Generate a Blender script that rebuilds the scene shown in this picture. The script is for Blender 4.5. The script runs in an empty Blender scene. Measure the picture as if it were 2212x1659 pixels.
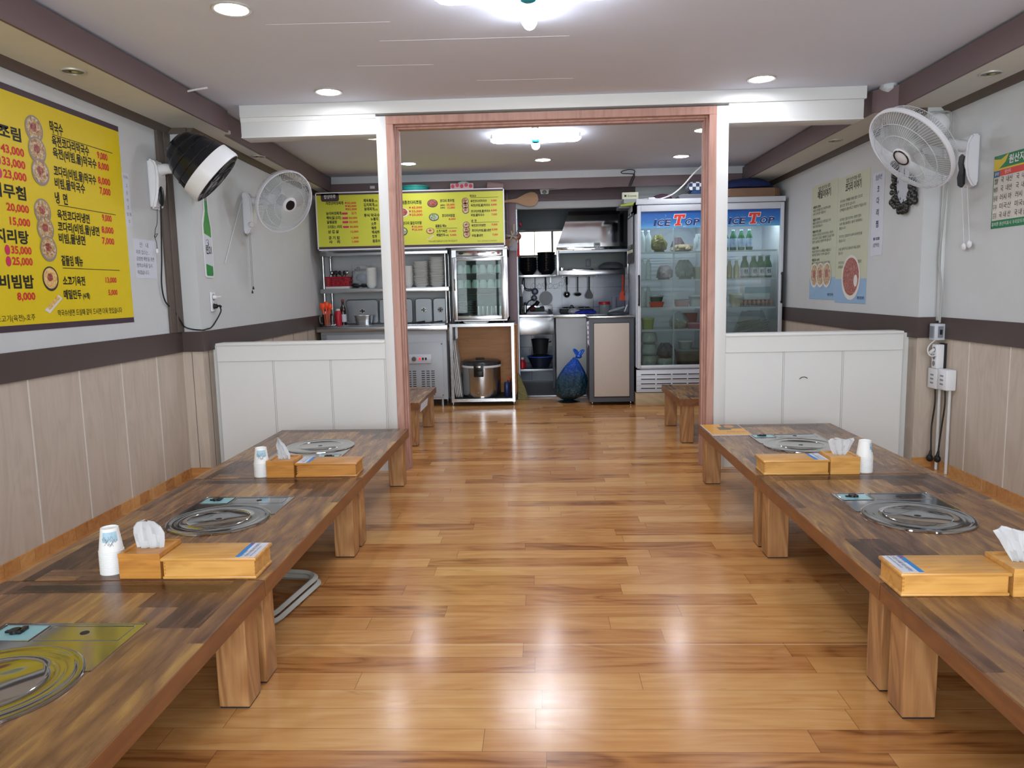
import bpy, bmesh, math, random
from mathutils import Vector, Matrix, Euler
random.seed(7)
SC = bpy.context.scene
COL = SC.collection
PI = math.pi

# ---------------------------------------------------------------- camera
cam_d = bpy.data.cameras.new('camera'); cam = bpy.data.objects.new('camera', cam_d); COL.objects.link(cam)
cam_d.sensor_width = 36.0; cam_d.lens = 1625.03 / 2212 * 36.0; cam_d.clip_start = 0.02
_r = Vector((0.99900701, 0.03924643, -0.02108808)); _u = Vector((0.01599988, 0.1257196, 0.99193679)); _f = Vector((-0.04158116, 0.99128921, -0.12496682))
_m = Matrix.Identity(4)
for i in range(3):
    _m[i][0], _m[i][1], _m[i][2] = _r[i], _u[i], -_f[i]
_m[2][3] = 1.18
cam.matrix_world = _m
SC.camera = cam

# ---------------------------------------------------------------- world, exposure, daylight
SC.view_settings.view_transform = 'Standard'; SC.view_settings.look = 'None'
SC.view_settings.gamma = 1.0; SC.view_settings.use_curve_mapping = False
SC.view_settings.exposure = 0.78
w = bpy.data.worlds.new('world'); SC.world = w; w.use_nodes = True
w.node_tree.nodes['Background'].inputs[0].default_value = (0.86, 0.93, 1.0, 1)
w.node_tree.nodes['Background'].inputs[1].default_value = 1.8
def area(name, loc, rot, sx, sy, power, col=(1, 1, 1)):
    l = bpy.data.lights.new(name, 'AREA'); l.shape = 'RECTANGLE'; l.size = sx; l.size_y = sy
    l.energy = power; l.color = col
    o = bpy.data.objects.new(name, l); COL.objects.link(o); o.location = loc; o.rotation_euler = rot
    return o
area('daylight', (0.1, -1.35, 1.25), (math.radians(90), 0, 0), 3.9, 2.1, 95, (0.9, 0.95, 1.0))

# ---------------------------------------------------------------- node materials
def lin(c):
    if isinstance(c, str):
        c = c.lstrip('#'); c = [int(c[i:i + 2], 16) / 255 for i in (0, 2, 4)]
    return tuple((x / 12.92 if x <= 0.04045 else ((x + 0.055) / 1.055) ** 2.4) for x in c) + (1.0,)
class NT:
    def __init__(s, name):
        s.m = bpy.data.materials.new(name); s.m.use_nodes = True; s.t = s.m.node_tree
        s.b = s.t.nodes['Principled BSDF']; s.out = s.t.nodes['Material Output']
    def n(s, typ, ins=None, **pr):
        k = s.t.nodes.new(typ)
        for a, v in pr.items(): setattr(k, a, v)
        for a, v in (ins or {}).items(): s.put(k.inputs[a], v)
        return k
    def put(s, sock, v):
        if hasattr(v, 'links') or isinstance(v, bpy.types.NodeSocket): s.t.links.new(v, sock)
        else: sock.default_value = v
    def math(s, op, a, b=0.0, c=0.0):
        return s.n('ShaderNodeMath', {0: a, 1: b, 2: c}, operation=op).outputs[0]
    def ramp(s, f, stops):
        k = s.n('ShaderNodeValToRGB', {0: f}); e = k.color_ramp.elements
        while len(e) < len(stops): e.new(0.5)
        for i, (p, c) in enumerate(stops): e[i].position = p; e[i].color = c if len(c) == 4 else lin(c)
        return k.outputs[0]
    def mix(s, f, a, b, blend='MIX'):
        k = s.n('ShaderNodeMix', data_type='RGBA', blend_type=blend)
        s.put(k.inputs[0], f); s.put(k.inputs[6], a); s.put(k.inputs[7], b); return k.outputs[2]
    def xyz(s, v): return s.n('ShaderNodeSeparateXYZ', {0: v}).outputs
    def vec(s, x, y, z): return s.n('ShaderNodeCombineXYZ', {0: x, 1: y, 2: z}).outputs[0]
    def noise(s, v, sc, det=2.0, dist=0.0, rough=0.5):
        return s.n('ShaderNodeTexNoise', {'Vector': v, 'Scale': sc, 'Detail': det, 'Distortion': dist, 'Roughness': rough}).outputs[0]
    def bump(s, h, st, d=0.01):
        s.put(s.b.inputs['Normal'], s.n('ShaderNodeBump', {'Strength': st, 'Distance': d, 'Height': h}).outputs[0])
    def obj(s): return s.n('ShaderNodeTexCoord').outputs['Object']
MATS = {}
def mat(name, col, rough=0.5, metal=0.0, spec=0.5, var=0.04, vs=9.0, bump=0.0, bs=60.0, emit=None, es=0.0, trans=0.0, alpha=1.0, stretch=None, coat=0.0, ior=1.45, sub=0.0):
    if name in MATS: return MATS[name]
    t = NT(name); b = t.b; c = lin(col)
    v = t.obj()
    if stretch: v = t.n('ShaderNodeMapping', {0: v, 3: stretch}).outputs[0]
    if var > 0:
        nz = t.noise(v, vs, 3.0)
        t.put(b.inputs['Base Color'], t.mix(nz, tuple(x * (1 - var * 1.6) for x in c[:3]) + (1,), tuple(min(1, x * (1 + var * 1.6)) for x in c[:3]) + (1,)))
        t.put(b.inputs['Roughness'], t.math('MULTIPLY_ADD', nz, 0.1, rough - 0.05))
    else:
        b.inputs['Base Color'].default_value = c; b.inputs['Roughness'].default_value = rough
    b.inputs['Metallic'].default_value = metal; b.inputs['Specular IOR Level'].default_value = spec
    b.inputs['IOR'].default_value = ior
    if bump > 0: t.bump(t.noise(v, bs, 3.0), bump, 0.003)
    if emit: b.inputs['Emission Color'].default_value = lin(emit); b.inputs['Emission Strength'].default_value = es
    if trans: b.inputs['Transmission Weight'].default_value = trans
    if alpha < 1: b.inputs['Alpha'].default_value = alpha
    if coat: b.inputs['Coat Weight'].default_value = coat; b.inputs['Coat Roughness'].default_value = 0.05
    MATS[name] = t.m
    return t.m
def wood(name, stops, axis='X', pw=0.1, pl=0.9, rough=0.25, grain=1.0, planks=True, bump=0.08, gapd=0.6, tone=0.75, seams=(), ringw=0.22):
    if name in MATS: return MATS[name]
    t = NT(name); x, y, z = t.xyz(t.obj())[:3]
    u, v, q = {'X': (x, y, z), 'Y': (y, x, z), 'Z': (z, x, y)}[axis]
    if planks:
        row = t.math('FLOOR', t.math('DIVIDE', v, pw))
        r1 = t.n('ShaderNodeTexWhiteNoise', {'W': row}, noise_dimensions='1D').outputs[0]
        uu = t.math('ADD', u, t.math('MULTIPLY', r1, 7.3))
        cp = t.math('DIVIDE', uu, pl); col = t.math('FLOOR', cp)
        rnd = t.n('ShaderNodeTexWhiteNoise', {'Vector': t.vec(row, col, 0.0)}, noise_dimensions='3D').outputs[0]
    else:
        rnd = 0.37
    off = t.math('MULTIPLY', rnd, 31.0)
    gv = t.vec(t.math('ADD', t.math('MULTIPLY', u, 1.3), off), t.math('MULTIPLY', v, 30.0), t.math('MULTIPLY', q, 30.0))
    g1 = t.noise(gv, 1.6 * grain, 5.0, 0.5, 0.62)
    bv = t.vec(t.math('ADD', t.math('MULTIPLY', u, 1.1), off), t.math('MULTIPLY', v, 4.5), t.math('MULTIPLY', q, 4.5))
    b1 = t.noise(bv, 1.3, 2.0, 0.9, 0.5)
    rings = t.math('PINGPONG', t.math('MULTIPLY', b1, 11.0 * grain), 1.0)
    mixv = t.math('ADD', t.math('ADD', t.math('MULTIPLY', rnd, tone), t.math('MULTIPLY', g1, 0.72)), t.math('MULTIPLY', rings, ringw))
    f = t.math('MULTIPLY_ADD', mixv, 0.75, -0.24 + 0.15 * (0.75 - tone))
    c = t.ramp(f, stops)
    kn = t.ramp(t.noise(t.vec(t.math('ADD', t.math('MULTIPLY', u, 3.4), off), t.math('MULTIPLY', v, 12.0), t.math('MULTIPLY', q, 12.0)), 1.0, 3.0, 1.2), [(0.66, (0, 0, 0, 1)), (0.78, (1, 1, 1, 1))])
    c = t.mix(t.math('MULTIPLY', kn, 0.55), c, stops[0][1] if len(stops[0][1]) == 4 else lin(stops[0][1]))
    if planks:
        fv = t.math('FRACT', t.math('DIVIDE', v, pw)); fu = t.math('FRACT', cp)
        dv = t.math('MULTIPLY', t.math('MINIMUM', fv, t.math('SUBTRACT', 1.0, fv)), pw)
        du = t.math('MULTIPLY', t.math('MINIMUM', fu, t.math('SUBTRACT', 1.0, fu)), pl)
        gap = t.math('LESS_THAN', t.math('MINIMUM', dv, du), 0.0009)
        c = t.mix(t.math('MULTIPLY', gap, gapd), c, (0.05, 0.02, 0.01, 1))
        for sy in seams:
            sm = t.math('LESS_THAN', t.math('ABSOLUTE', t.math('SUBTRACT', v, sy)), 0.0022)
            c = t.mix(t.math('MULTIPLY', sm, 0.55), c, lin('#e6cfae'))
    t.put(t.b.inputs['Base Color'], c)
    t.put(t.b.inputs['Roughness'], t.math('MULTIPLY_ADD', g1, 0.16, rough - 0.08))
    if bump: t.bump(g1, bump, 0.002)
    MATS[name] = t.m
    return t.m
def clear(name, col='#ffffff', gl=0.12, rough=0.03, tint=1.0):
    """thin pane: light passes straight through, mirror share grows at grazing view"""
    if name in MATS: return MATS[name]
    t = NT(name); t.t.nodes.remove(t.b)
    tr = t.n('ShaderNodeBsdfTransparent', {0: tuple(x * tint for x in lin(col)[:3]) + (1,)})
    gs = t.n('ShaderNodeBsdfGlossy', {0: (1, 1, 1, 1), 'Roughness': rough})
    fr = t.n('ShaderNodeFresnel', {0: 1.5}).outputs[0]
    mx = t.n('ShaderNodeMixShader', {0: t.math('ADD', t.math('MULTIPLY', fr, 0.9), gl), 1: tr.outputs[0], 2: gs.outputs[0]})
    t.t.links.new(mx.outputs[0], t.out.inputs[0]); MATS[name] = t.m
    return t.m
def film(name, col, alpha=0.5, rough=0.25):
    """wrinkled plastic film"""
    if name in MATS: return MATS[name]
    t = NT(name); b = t.b; b.inputs['Base Color'].default_value = lin(col); b.inputs['Roughness'].default_value = rough
    b.inputs['Alpha'].default_value = alpha
    t.bump(t.noise(t.obj(), 22.0, 4.0, 1.5), 0.9, 0.02); MATS[name] = t.m
    return t.m

# ---------------------------------------------------------------- mesh collector
class MB:
    def __init__(s): s.b = bmesh.new(); s.mi = 0
    def _f(s, vs, sm=False):
        try: f = s.b.faces.new(vs)
        except ValueError: return None
        f.material_index = s.mi; f.smooth = sm; return f
    def v(s, p): return s.b.verts.new(p)
    def box(s, x0, x1, y0, y1, z0, z1, bev=0.0, seg=2, m=None):
        if m is not None: s.mi = m
        v = [s.v((x, y, z)) for x in (x0, x1) for y in (y0, y1) for z in (z0, z1)]
        fs = [s._f([v[i] for i in q]) for q in ((0, 1, 3, 2), (4, 6, 7, 5), (0, 4, 5, 1), (2, 3, 7, 6), (0, 2, 6, 4), (1, 5, 7, 3))]
        if bev > 0:
            es = list({e for f in fs for e in f.edges})
            r = bmesh.ops.bevel(s.b, geom=es, offset=bev, segments=seg, affect='EDGES', profile=0.5, clamp_overlap=True)
            for f in r['faces']: f.material_index = s.mi; f.smooth = seg > 1
        return s
    def ring(s, c, e1, e2, r, n, r2=None):
        r2 = r if r2 is None else r2
        return [s.v(c + e1 * (r * math.cos(2 * PI * k / n)) + e2 * (r2 * math.sin(2 * PI * k / n))) for k in range(n)]
    def skin(s, a, b, sm=True):
        n = len(a)
        for k in range(n): s._f([a[k], a[(k + 1) % n], b[(k + 1) % n], b[k]], sm)
    def cyl(s, p0, p1, r0, r1=None, n=16, m=None, caps=True):
        if m is not None: s.mi = m
        p0, p1 = Vector(p0), Vector(p1); r1 = r0 if r1 is None else r1
        a = (p1 - p0).normalized(); e1 = a.orthogonal().normalized(); e2 = a.cross(e1)
        A = s.ring(p0, e1, e2, r0, n); B = s.ring(p1, e1, e2, r1, n); s.skin(A, B)
        if caps: s._f(A[::-1]); s._f(B)
        return s
    def tube(s, pts, r, n=6, m=None, closed=False, caps=True):
        if m is not None: s.mi = m
        P = [Vector(p) for p in pts]; L = len(P); rs = r if isinstance(r, (list, tuple)) else [r] * L
        rings = []; e1 = None
        for i in range(L):
            d = (P[(i + 1) % L] - P[i - 1]) if closed else (P[min(i + 1, L - 1)] - P[max(i - 1, 0)])
            d = d.normalized() if d.length > 1e-9 else Vector((0, 0, 1))
            e1 = d.orthogonal().normalized() if e1 is None else (e1 - d * e1.dot(d)).normalized()
            rings.append(s.ring(P[i], e1, d.cross(e1), rs[i], n))
        for i in range(L - 1): s.skin(rings[i], rings[i + 1])
        if closed: s.skin(rings[-1], rings[0])
        elif caps: s._f(rings[0][::-1]); s._f(rings[-1])
        return s
    def lathe(s, prof, n=24, c=(0, 0, 0), m=None, sx=1.0, sy=1.0, sup=2.0):
        """profile of (radius, height) turned about the vertical through c; sup > 2 squares the plan"""
        if m is not None: s.mi = m
        c = Vector(c); prev = None
        for r, z in prof:
            if r <= 1e-6: cur = [s.v(c + Vector((0, 0, z)))]
            else:
                cur = []
                for k in range(n):
                    a = 2 * PI * k / n; ca, sa = math.cos(a), math.sin(a)
                    q = (abs(ca) ** sup + abs(sa) ** sup) ** (-1 / sup)
                    cur.append(s.v(c + Vector((r * q * ca * sx, r * q * sa * sy, z))))
            if prev:
                if len(prev) == 1 and len(cur) > 1:
                    for k in range(n): s._f([prev[0], cur[k], cur[(k + 1) % n]], True)
                elif len(cur) == 1 and len(prev) > 1:
                    for k in range(n): s._f([prev[(k + 1) % n], prev[k], cur[0]], True)
                elif len(cur) > 1: s.skin(prev, cur)
            prev = cur
        return s
    def prism(s, pts, a0, a1, plane='xy', m=None, sm=False):
        """outline pts extruded from a0 to a1 along the axis normal to plane"""
        if m is not None: s.mi = m
        f3 = {'xy': lambda p, h: (p[0], p[1], h), 'xz': lambda p, h: (p[0], h, p[1]), 'yz': lambda p, h: (h, p[0], p[1])}[plane]
        A = [s.v(f3(p, a0)) for p in pts]; B = [s.v(f3(p, a1)) for p in pts]
        s.skin(A, B, sm); s._f(A[::-1]); s._f(B); return s
    def ball(s, c, r, sx=1, sy=1, sz=1, n=12, k=8, m=None, jit=0.0):
        if m is not None: s.mi = m
        pr = [(0 if i in (0, k) else r * math.sin(PI * i / k), -r * math.cos(PI * i / k) * sz) for i in range(k + 1)]
        st = len(s.b.verts); s.lathe(pr, n, c, sx=sx, sy=sy)
        if jit:
            s.b.verts.ensure_lookup_table()
            for v in s.b.verts[st:]: v.co += Vector((random.uniform(-1, 1), random.uniform(-1, 1), random.uniform(-1, 1))) * jit
        return s
    def xf(s, M): bmesh.ops.transform(s.b, matrix=M, verts=s.b.verts); return s
    def add(s, o, m=None):
        me = bpy.data.meshes.new('t'); o.b.to_mesh(me); k = len(s.b.faces); s.b.from_mesh(me); bpy.data.meshes.remove(me)
        if m is not None:
            s.b.faces.ensure_lookup_table()
            for f in s.b.faces[k:]: f.material_index = m
        return s
    def mesh(s, name, mats):
        bmesh.ops.recalc_face_normals(s.b, faces=s.b.faces)
        me = bpy.data.meshes.new(name); s.b.to_mesh(me); s.b.free()
        for m in (mats if isinstance(mats, (list, tuple)) else [mats]): me.materials.append(m)
        try: me.set_sharp_from_angle(angle=math.radians(38))
        except Exception: pass
        return me
def rrect(x0, x1, y0, y1, r, n=5):
    out = []
    for cx, cy, a in ((x1 - r, y1 - r, 0), (x0 + r, y1 - r, PI / 2), (x0 + r, y0 + r, PI), (x1 - r, y0 + r, 1.5 * PI)):
        for k in range(n + 1): out.append((cx + r * math.cos(a + PI / 2 * k / n), cy + r * math.sin(a + PI / 2 * k / n)))
    return out
def ell(cx, cy, rx, ry, n=24): return [(cx + rx * math.cos(2 * PI * k / n), cy + ry * math.sin(2 * PI * k / n)) for k in range(n)]
def curve(pts, n=8):
    """smooth path through points (Catmull-Rom)"""
    P = [Vector(p) for p in pts]; P = [P[0] * 2 - P[1]] + P + [P[-1] * 2 - P[-2]]; out = []
    for i in range(1, len(P) - 2):
        for k in range(n):
            t = k / n; a, b, c, d = P[i - 1], P[i], P[i + 1], P[i + 2]
            out.append(0.5 * ((2 * b) + (c - a) * t + (2 * a - 5 * b + 4 * c - d) * t * t + (3 * b - a - 3 * c + d) * t ** 3))
    out.append(P[-2]); return out

# ---------------------------------------------------------------- objects
MW = {}
def tag(o, label=None, cat=None, group=None, kind=None):
    for k, v in (('label', label), ('category', cat), ('group', group), ('kind', kind)):
        if v: o[k] = v
    return o
def thing(name, label, cat, loc, rz=0.0, group=None):
    o = bpy.data.objects.new(name, None); COL.objects.link(o); o.empty_display_size = 0.05
    o.location = loc; o.rotation_euler = (0, 0, rz); MW[o.name] = Matrix.Translation(Vector(loc)) @ Matrix.Rotation(rz, 4, 'Z')
    return tag(o, label, cat, group)
def part(name, mb, mats, parent, local=False, label=None, kind=None):
    M = MW[parent.name]
    if not local: mb.xf(M.inverted())
    o = bpy.data.objects.new(name, mb.mesh(name, mats)); COL.objects.link(o); o.parent = parent; MW[o.name] = M
    return tag(o, label, kind=kind)
def solo(name, mb, mats, label, cat, loc, rz=0.0, group=None, local=False, kind=None):
    M = Matrix.Translation(Vector(loc)) @ Matrix.Rotation(rz, 4, 'Z')
    if not local: mb.xf(M.inverted())
    o = bpy.data.objects.new(name, mb.mesh(name, mats)); COL.objects.link(o); o.location = loc; o.rotation_euler = (0, 0, rz); MW[o.name] = M
    return tag(o, label, cat, group, kind)
def struct(name, mb, mats, parent=None):
    o = bpy.data.objects.new(name, mb.mesh(name, mats)); COL.objects.link(o); MW[o.name] = Matrix.Identity(4)
    if parent: o.parent = parent
    o['kind'] = 'structure'; return o
def dup(root, loc, rz=None, label=None, group=None):
    r = root.copy(); COL.objects.link(r); r.location = loc
    if rz is not None: r.rotation_euler = (0, 0, rz)
    if label: r['label'] = label
    if group: r['group'] = group
    MW[r.name] = Matrix.Translation(Vector(loc)) @ Matrix.Rotation(r.rotation_euler[2], 4, 'Z')
    def rec(a, b):
        for ch in [c for c in a.children]:
            k = ch.copy(); COL.objects.link(k); k.parent = b; MW[k.name] = MW[r.name]; rec(ch, k)
    rec(root, r); return r
_tn = [0]
def trim(mb, mats):
    _tn[0] += 1; return struct('trim_%d' % _tn[0], mb, mats)

_TC = bpy.data.curves.new('t', 'FONT'); _TC.size = 1.0; _TC.resolution_u = 2
_TO = bpy.data.objects.new('t', _TC)
_GC = {}
def _eval(body, wt):
    _TC.body = body; _TC.offset = wt; _TC.update_tag(); me = _TO.to_mesh()
    r = ([tuple(v.co) for v in me.vertices], [tuple(p.vertices) for p in me.polygons]); _TO.to_mesh_clear(); return r
def glyph(run, wt):
    """outline and advance of one syllable or one run of Latin characters"""
    if (run, wt) in _GC: return _GC[run, wt]
    V, F = _eval(run, wt)
    if ord(run[0]) > 0x1100 and ord(run[0]) != 0x20a9:
        if 'adv' not in _GC:
            q = _eval('\uad6d', 0)[0]; q2 = _eval('\uad6d\uad6d', 0)[0]; _GC['adv'] = max(p[0] for p in q2) - max(p[0] for p in q)
        ad = _GC['adv']
    else: ad = max(p[0] for p in _eval(run + 'l', 0)[0]) - max(p[0] for p in _eval('l', 0)[0])
    _GC[run, wt] = (V, F, ad); return _GC[run, wt]
def text_mb(lines, y=-0.001, m=0):
    """lines of (text, x, z, glyph height, width or None, align l/c/r, weight) as flat lettering in the XZ plane facing -Y"""
    out = MB(); out.mi = m
    for ln in lines:
        s, x, z, h = ln[:4]; w = ln[4] if len(ln) > 4 else None; al = ln[5] if len(ln) > 5 else 'l'; wt = ln[6] if len(ln) > 6 else 0.0
        runs = []
        for ch in s:
            han = ord(ch) > 0x1100 and ord(ch) != 0x20a9
            if han or not runs or runs[-1][1]: runs.append([ch, han])
            else: runs[-1][0] += ch
        cx = 0.0; items = []
        for r, han in runs:
            V, F, ad = glyph(r, wt); items.append((cx, V, F)); cx += ad
        xs = [c + p[0] for c, V, F in items for p in V]
        if not xs: continue
        x0, x1 = min(xs), max(xs); k = h / 0.86; kx = (w / (x1 - x0)) if w else k
        ox = x - (0 if al == 'l' else (x1 - x0) * kx * (0.5 if al == 'c' else 1.0))
        for c, V, F in items:
            vs = [out.v((ox + (c + p[0] - x0) * kx, y, z + (p[1] + 0.08) * k)) for p in V]
            for f in F:
                try: q = out.b.faces.new([vs[i] for i in f]); q.material_index = m
                except ValueError: pass
    return out
def lines_parts(name, lines, y, mt, t):
    for ln in lines: part(name, text_mb([ln], y), mt, t, True)

# ---------------------------------------------------------------- palette
M_FLOOR = wood('floor vinyl planks', [(0.0, '#744422'), (0.18, '#ac7440'), (0.42, '#be8951'), (0.62, '#ca995f'), (0.82, '#d4a971'), (1.0, '#deb987')], 'X', 0.1, 0.86, 0.185, tone=0.62, bump=0.03, seams=(2.385, 4.245, 5.56, 6.89))
M_TOP = wood('walnut tabletop', [(0.0, '#2b1b10'), (0.25, '#553a2a'), (0.45, '#70503a'), (0.65, '#8c6743'), (0.85, '#b38d4e'), (1.0, '#c9a55e')], 'Y', 0.115, 0.75, 0.27, grain=1.0, bump=0.03, gapd=0.15, ringw=0.34)
M_TOPX = wood('walnut end board', [(0.0, '#2b1b10'), (0.25, '#553a2a'), (0.45, '#70503a'), (0.65, '#8c6743'), (0.85, '#b38d4e'), (1.0, '#c9a55e')], 'X', 0.115, 0.9, 0.27, grain=1.0, bump=0.03, gapd=0.15, ringw=0.34)
for _m in (M_TOP, M_TOPX): _m.node_tree.nodes['Principled BSDF'].inputs['Specular IOR Level'].default_value = 0.38
M_EDGE = wood('reddish apron wood', [(0.0, '#573420'), (0.4, '#86552f'), (0.7, '#9d6a3e'), (1.0, '#b47f4e')], 'Y', planks=False, rough=0.35)
M_LEG = wood('table leg wood', [(0.0, '#6a4426'), (0.35, '#a27347'), (0.65, '#be9160'), (1.0, '#d2aa78')], 'Z', planks=False, rough=0.4, grain=1.5, ringw=0.4)
M_BAMB = wood('bamboo', [(0.0, '#a36d2e'), (0.35, '#d29c52'), (0.65, '#e0b066'), (1.0, '#ecc784')], 'X', planks=False, rough=0.35, grain=1.3)
M_BAMB2 = wood('bamboo darker', [(0.0, '#8f5824'), (0.35, '#c1843c'), (0.65, '#d0964a'), (1.0, '#dfac62')], 'X', planks=False, rough=0.35, grain=1.3)
M_FRAME = wood('salmon door frame wood', [(0.0, '#8c6053'), (0.35, '#b58a7b'), (0.7, '#c49b8b'), (1.0, '#cfaa9b')], 'Z', planks=False, rough=0.4)
M_WAIN = wood('beige wainscot panel', [(0.0, '#a89a8a'), (0.35, '#bdafa0'), (0.7, '#c9bcad'), (1.0, '#d8ccbd')], 'Z', planks=False, rough=0.55, bump=0.05)
M_PINE = wood('knotty pine board', [(0.0, '#6d3d1c'), (0.3, '#b47a44'), (0.65, '#c88f58'), (1.0, '#d9a56d')], 'X', 0.14, 1.5, 0.5)
M_PALEW = wood('pale plinth wood', [(0.0, '#8e7858'), (0.4, '#b39d79'), (0.7, '#c2ae8b'), (1.0, '#d1bf9e')], 'X', planks=False, rough=0.5)
M_PAPER = mat('wallpaper', '#c3c6c6', 0.75, var=0.03, vs=5, bump=0.25, bs=220)
M_CEIL = mat('ceiling paper', '#d7dce9', 0.8, var=0.02, vs=3, bump=0.15, bs=160)
M_SOFF = mat('soffit paper', '#d0cfc6', 0.8, var=0.03, bump=0.15, bs=160)
M_WHITEB = mat('white laminate board', '#d8d9d7', 0.42, var=0.015, vs=4, bump=0.05, bs=180)
M_BAND = mat('dark brown band', '#4a3d3a', 0.45, var=0.06, stretch=(1, 1, 12))
M_FASC = mat('mauve brown fascia', '#6c5a5b', 0.5, var=0.05, stretch=(12, 1, 12))
M_DTRIM = mat('grey brown moulding', '#5b5048', 0.55, var=0.08, vs=20)
M_WHITE = mat('white plastic', '#dcdde0', 0.32, var=0.01)
M_WHITE2 = mat('aged white plastic', '#cfd0cf', 0.4, var=0.02)
M_BLACK = mat('black plastic', '#16181c', 0.28, var=0.03)
M_DARK = mat('matte dark', '#1b1c20', 0.6, var=0.05)
M_RUB = mat('black cable', '#141517', 0.5, var=0)
M_GREYP = mat('grey plastic', '#7d8288', 0.4)
M_STEEL = mat('stainless steel', '#b9bcbf', 0.24, 1.0, var=0.05, vs=14, bump=0.05, bs=40, stretch=(1, 8, 8))
M_STEELM = mat('polished steel', '#b4b6b8', 0.09, 1.0, var=0.03, vs=6, bump=0.02, bs=12)
M_STEELD = mat('dull steel', '#8f9498', 0.38, 1.0, var=0.06, vs=12)
M_DGREY = mat('dark grey frame', '#4c4f55', 0.45, var=0.04)
M_PREP = mat('pale blue grey enamel', '#a9b0b6', 0.35, var=0.02)
M_FRIDGE = mat('fridge white enamel', '#c3c8d0', 0.33, var=0.015)
M_CERAM = mat('white ceramic', '#dfe1de', 0.2, var=0.01, coat=0.3)
M_CERAMB = mat('black glazed ceramic', '#10151b', 0.12, var=0.1, coat=0.6)
M_GLASS = clear('clear glass', '#f2faf8', 0.06)
M_GLASSD = clear('cabinet door glass', '#e4f0ec', -0.02, 0.02)
M_GLASSF = clear('fridge door glass', '#e6eeec', 0.03, 0.03)
M_RED = mat('red plastic', '#b3182a', 0.35)
M_ORNG = mat('orange plastic', '#e8481c', 0.35)
M_TEAL = mat('teal plastic', '#35a79c', 0.35)
M_NAVY = mat('navy cloth', '#1d2a55', 0.9, var=0.15, vs=30, bump=0.4, bs=60)
M_YEL = mat('yellow print', '#d8bf0e', 0.42, var=0.02, vs=3)
M_YEL2 = mat('yellow green print', '#c4c63e', 0.35, var=0.03, vs=3)
M_PLUM = mat('plum print', '#44333f', 0.4, var=0.02)
M_INK = mat('black ink', '#15140f', 0.5, var=0)
M_INKR = mat('red ink', '#c8222b', 0.5, var=0)
M_INKB = mat('blue ink', '#2a3358', 0.5, var=0)
M_INKW = mat('white ink', '#e8e8e8', 0.5, var=0)
M_INKG = mat('faded grey ink', '#74777f', 0.6, var=0)
M_NOTE = mat('note paper', '#c9ccd6', 0.7, var=0.02)
M_TISSUE = mat('tissue paper', '#eceef0', 0.9, var=0.01, bump=0.2, bs=90)
M_CUP = mat('paper cup', '#e9e9e7', 0.5, var=0.01)
M_LED = mat('lit white cover', '#ffffff', 0.4, var=0, emit='#eef4ff', es=31.0)
M_DLED = mat('lit downlight', '#ffffff', 0.4, var=0, emit='#f4f6ff', es=60.0)

# ---------------------------------------------------------------- setting
DP = 4.854                     # front face of the partition
def xl(y): return -2.187 - 0.045 * (y - 4.75)      # inner face of the left wall behind the partition
def xr(y): return 2.346 + 0.012 * (y - 4.81)       # inner face of the right wall behind the partition
m = MB().box(-2.6, 2.75, -1.1, 8.17, -0.08, 0.0); struct('floor', m, M_FLOOR)
M_KFL = mat('kitchen floor tile', '#4e4f52', 0.35, var=0.12, vs=6)
m = MB().box(-1.6, 2.3, 8.17, 10.0, -0.08, -0.005); struct('floor', m, M_KFL)
m = MB().box(-2.6, 2.75, -1.1, 8.2, 2.362, 2.44); struct('ceiling', m, M_CEIL)
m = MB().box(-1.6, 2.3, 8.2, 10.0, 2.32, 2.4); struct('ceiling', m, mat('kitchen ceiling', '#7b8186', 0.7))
m = MB()
for xa, xb, y, q in ((-0.75, 0.15, 3.72, 0.0015), (-0.95, -0.55, 4.10, 0.003), (-0.35, 0.20, 4.45, 0.0015), (-1.2, -0.65, 3.45, 0.0012), (0.5, 1.1, 3.3, 0.0012)): m.prism([(xa, y), (xb, y + 0.02), (xb, y + 0.02 + q), (xa, y + q)], 2.3612, 2.3625, 'xy')
ceil_seams = m

def wall_side(name, pts, grooves):
    """footprint pts of the inner face, extruded: wainscot below, paper above"""
    m = MB()
    for z0, z1, mi in ((0, 0.828, 0), (0.828, 2.362, 1)): m.prism(pts, z0, z1, 'xy', m=mi)
    return struct(name, m, [M_WAIN, M_PAPER])
WL = [(-2.32, -1.1), (-2.32, 4.75), (-2.187, 4.75), (xl(8.2), 8.2), (-2.6, 8.2), (-2.6, -1.1)]
WR = [(2.47, -1.1), (2.47, 4.81), (2.346, 4.81), (xr(8.2), 8.2), (2.75, 8.2), (2.75, -1.1)]
wl = wall_side('wall_left', WL, 0); wr = wall_side('wall_right', WR, 0)
# light joints between the wainscot sheets
M_JOINT = mat('wainscot joint', '#cfc8be', 0.6, var=0)
m = MB(); k = 3.274 - 0.38 * 10
while k < 4.7: m.box(-2.3205, -2.3178, k - 0.004, k + 0.004, 0.06, 0.828); k += 0.38
trim(m, M_JOINT)
m = MB(); k = 4.45 - 0.385 * 13
while k < 4.7: m.box(2.4678, 2.4705, k - 0.004, k + 0.004, 0.06, 0.828); k += 0.385
trim(m, M_JOINT)
M_GROOVE = mat('dark joint', '#5d5851', 0.7, var=0)
m = MB()
for yy in (4.84, 5.6, 6.2, 6.8, 7.3): m.box(xl(yy) - 0.001, xl(yy) + 0.0012, yy - 0.003, yy + 0.003, 0.02, 0.828)
m.box(-2.2605, -2.2575, 4.7485, 4.7515, 0.02, 0.828)
trim(m, M_GROOVE)
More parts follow.
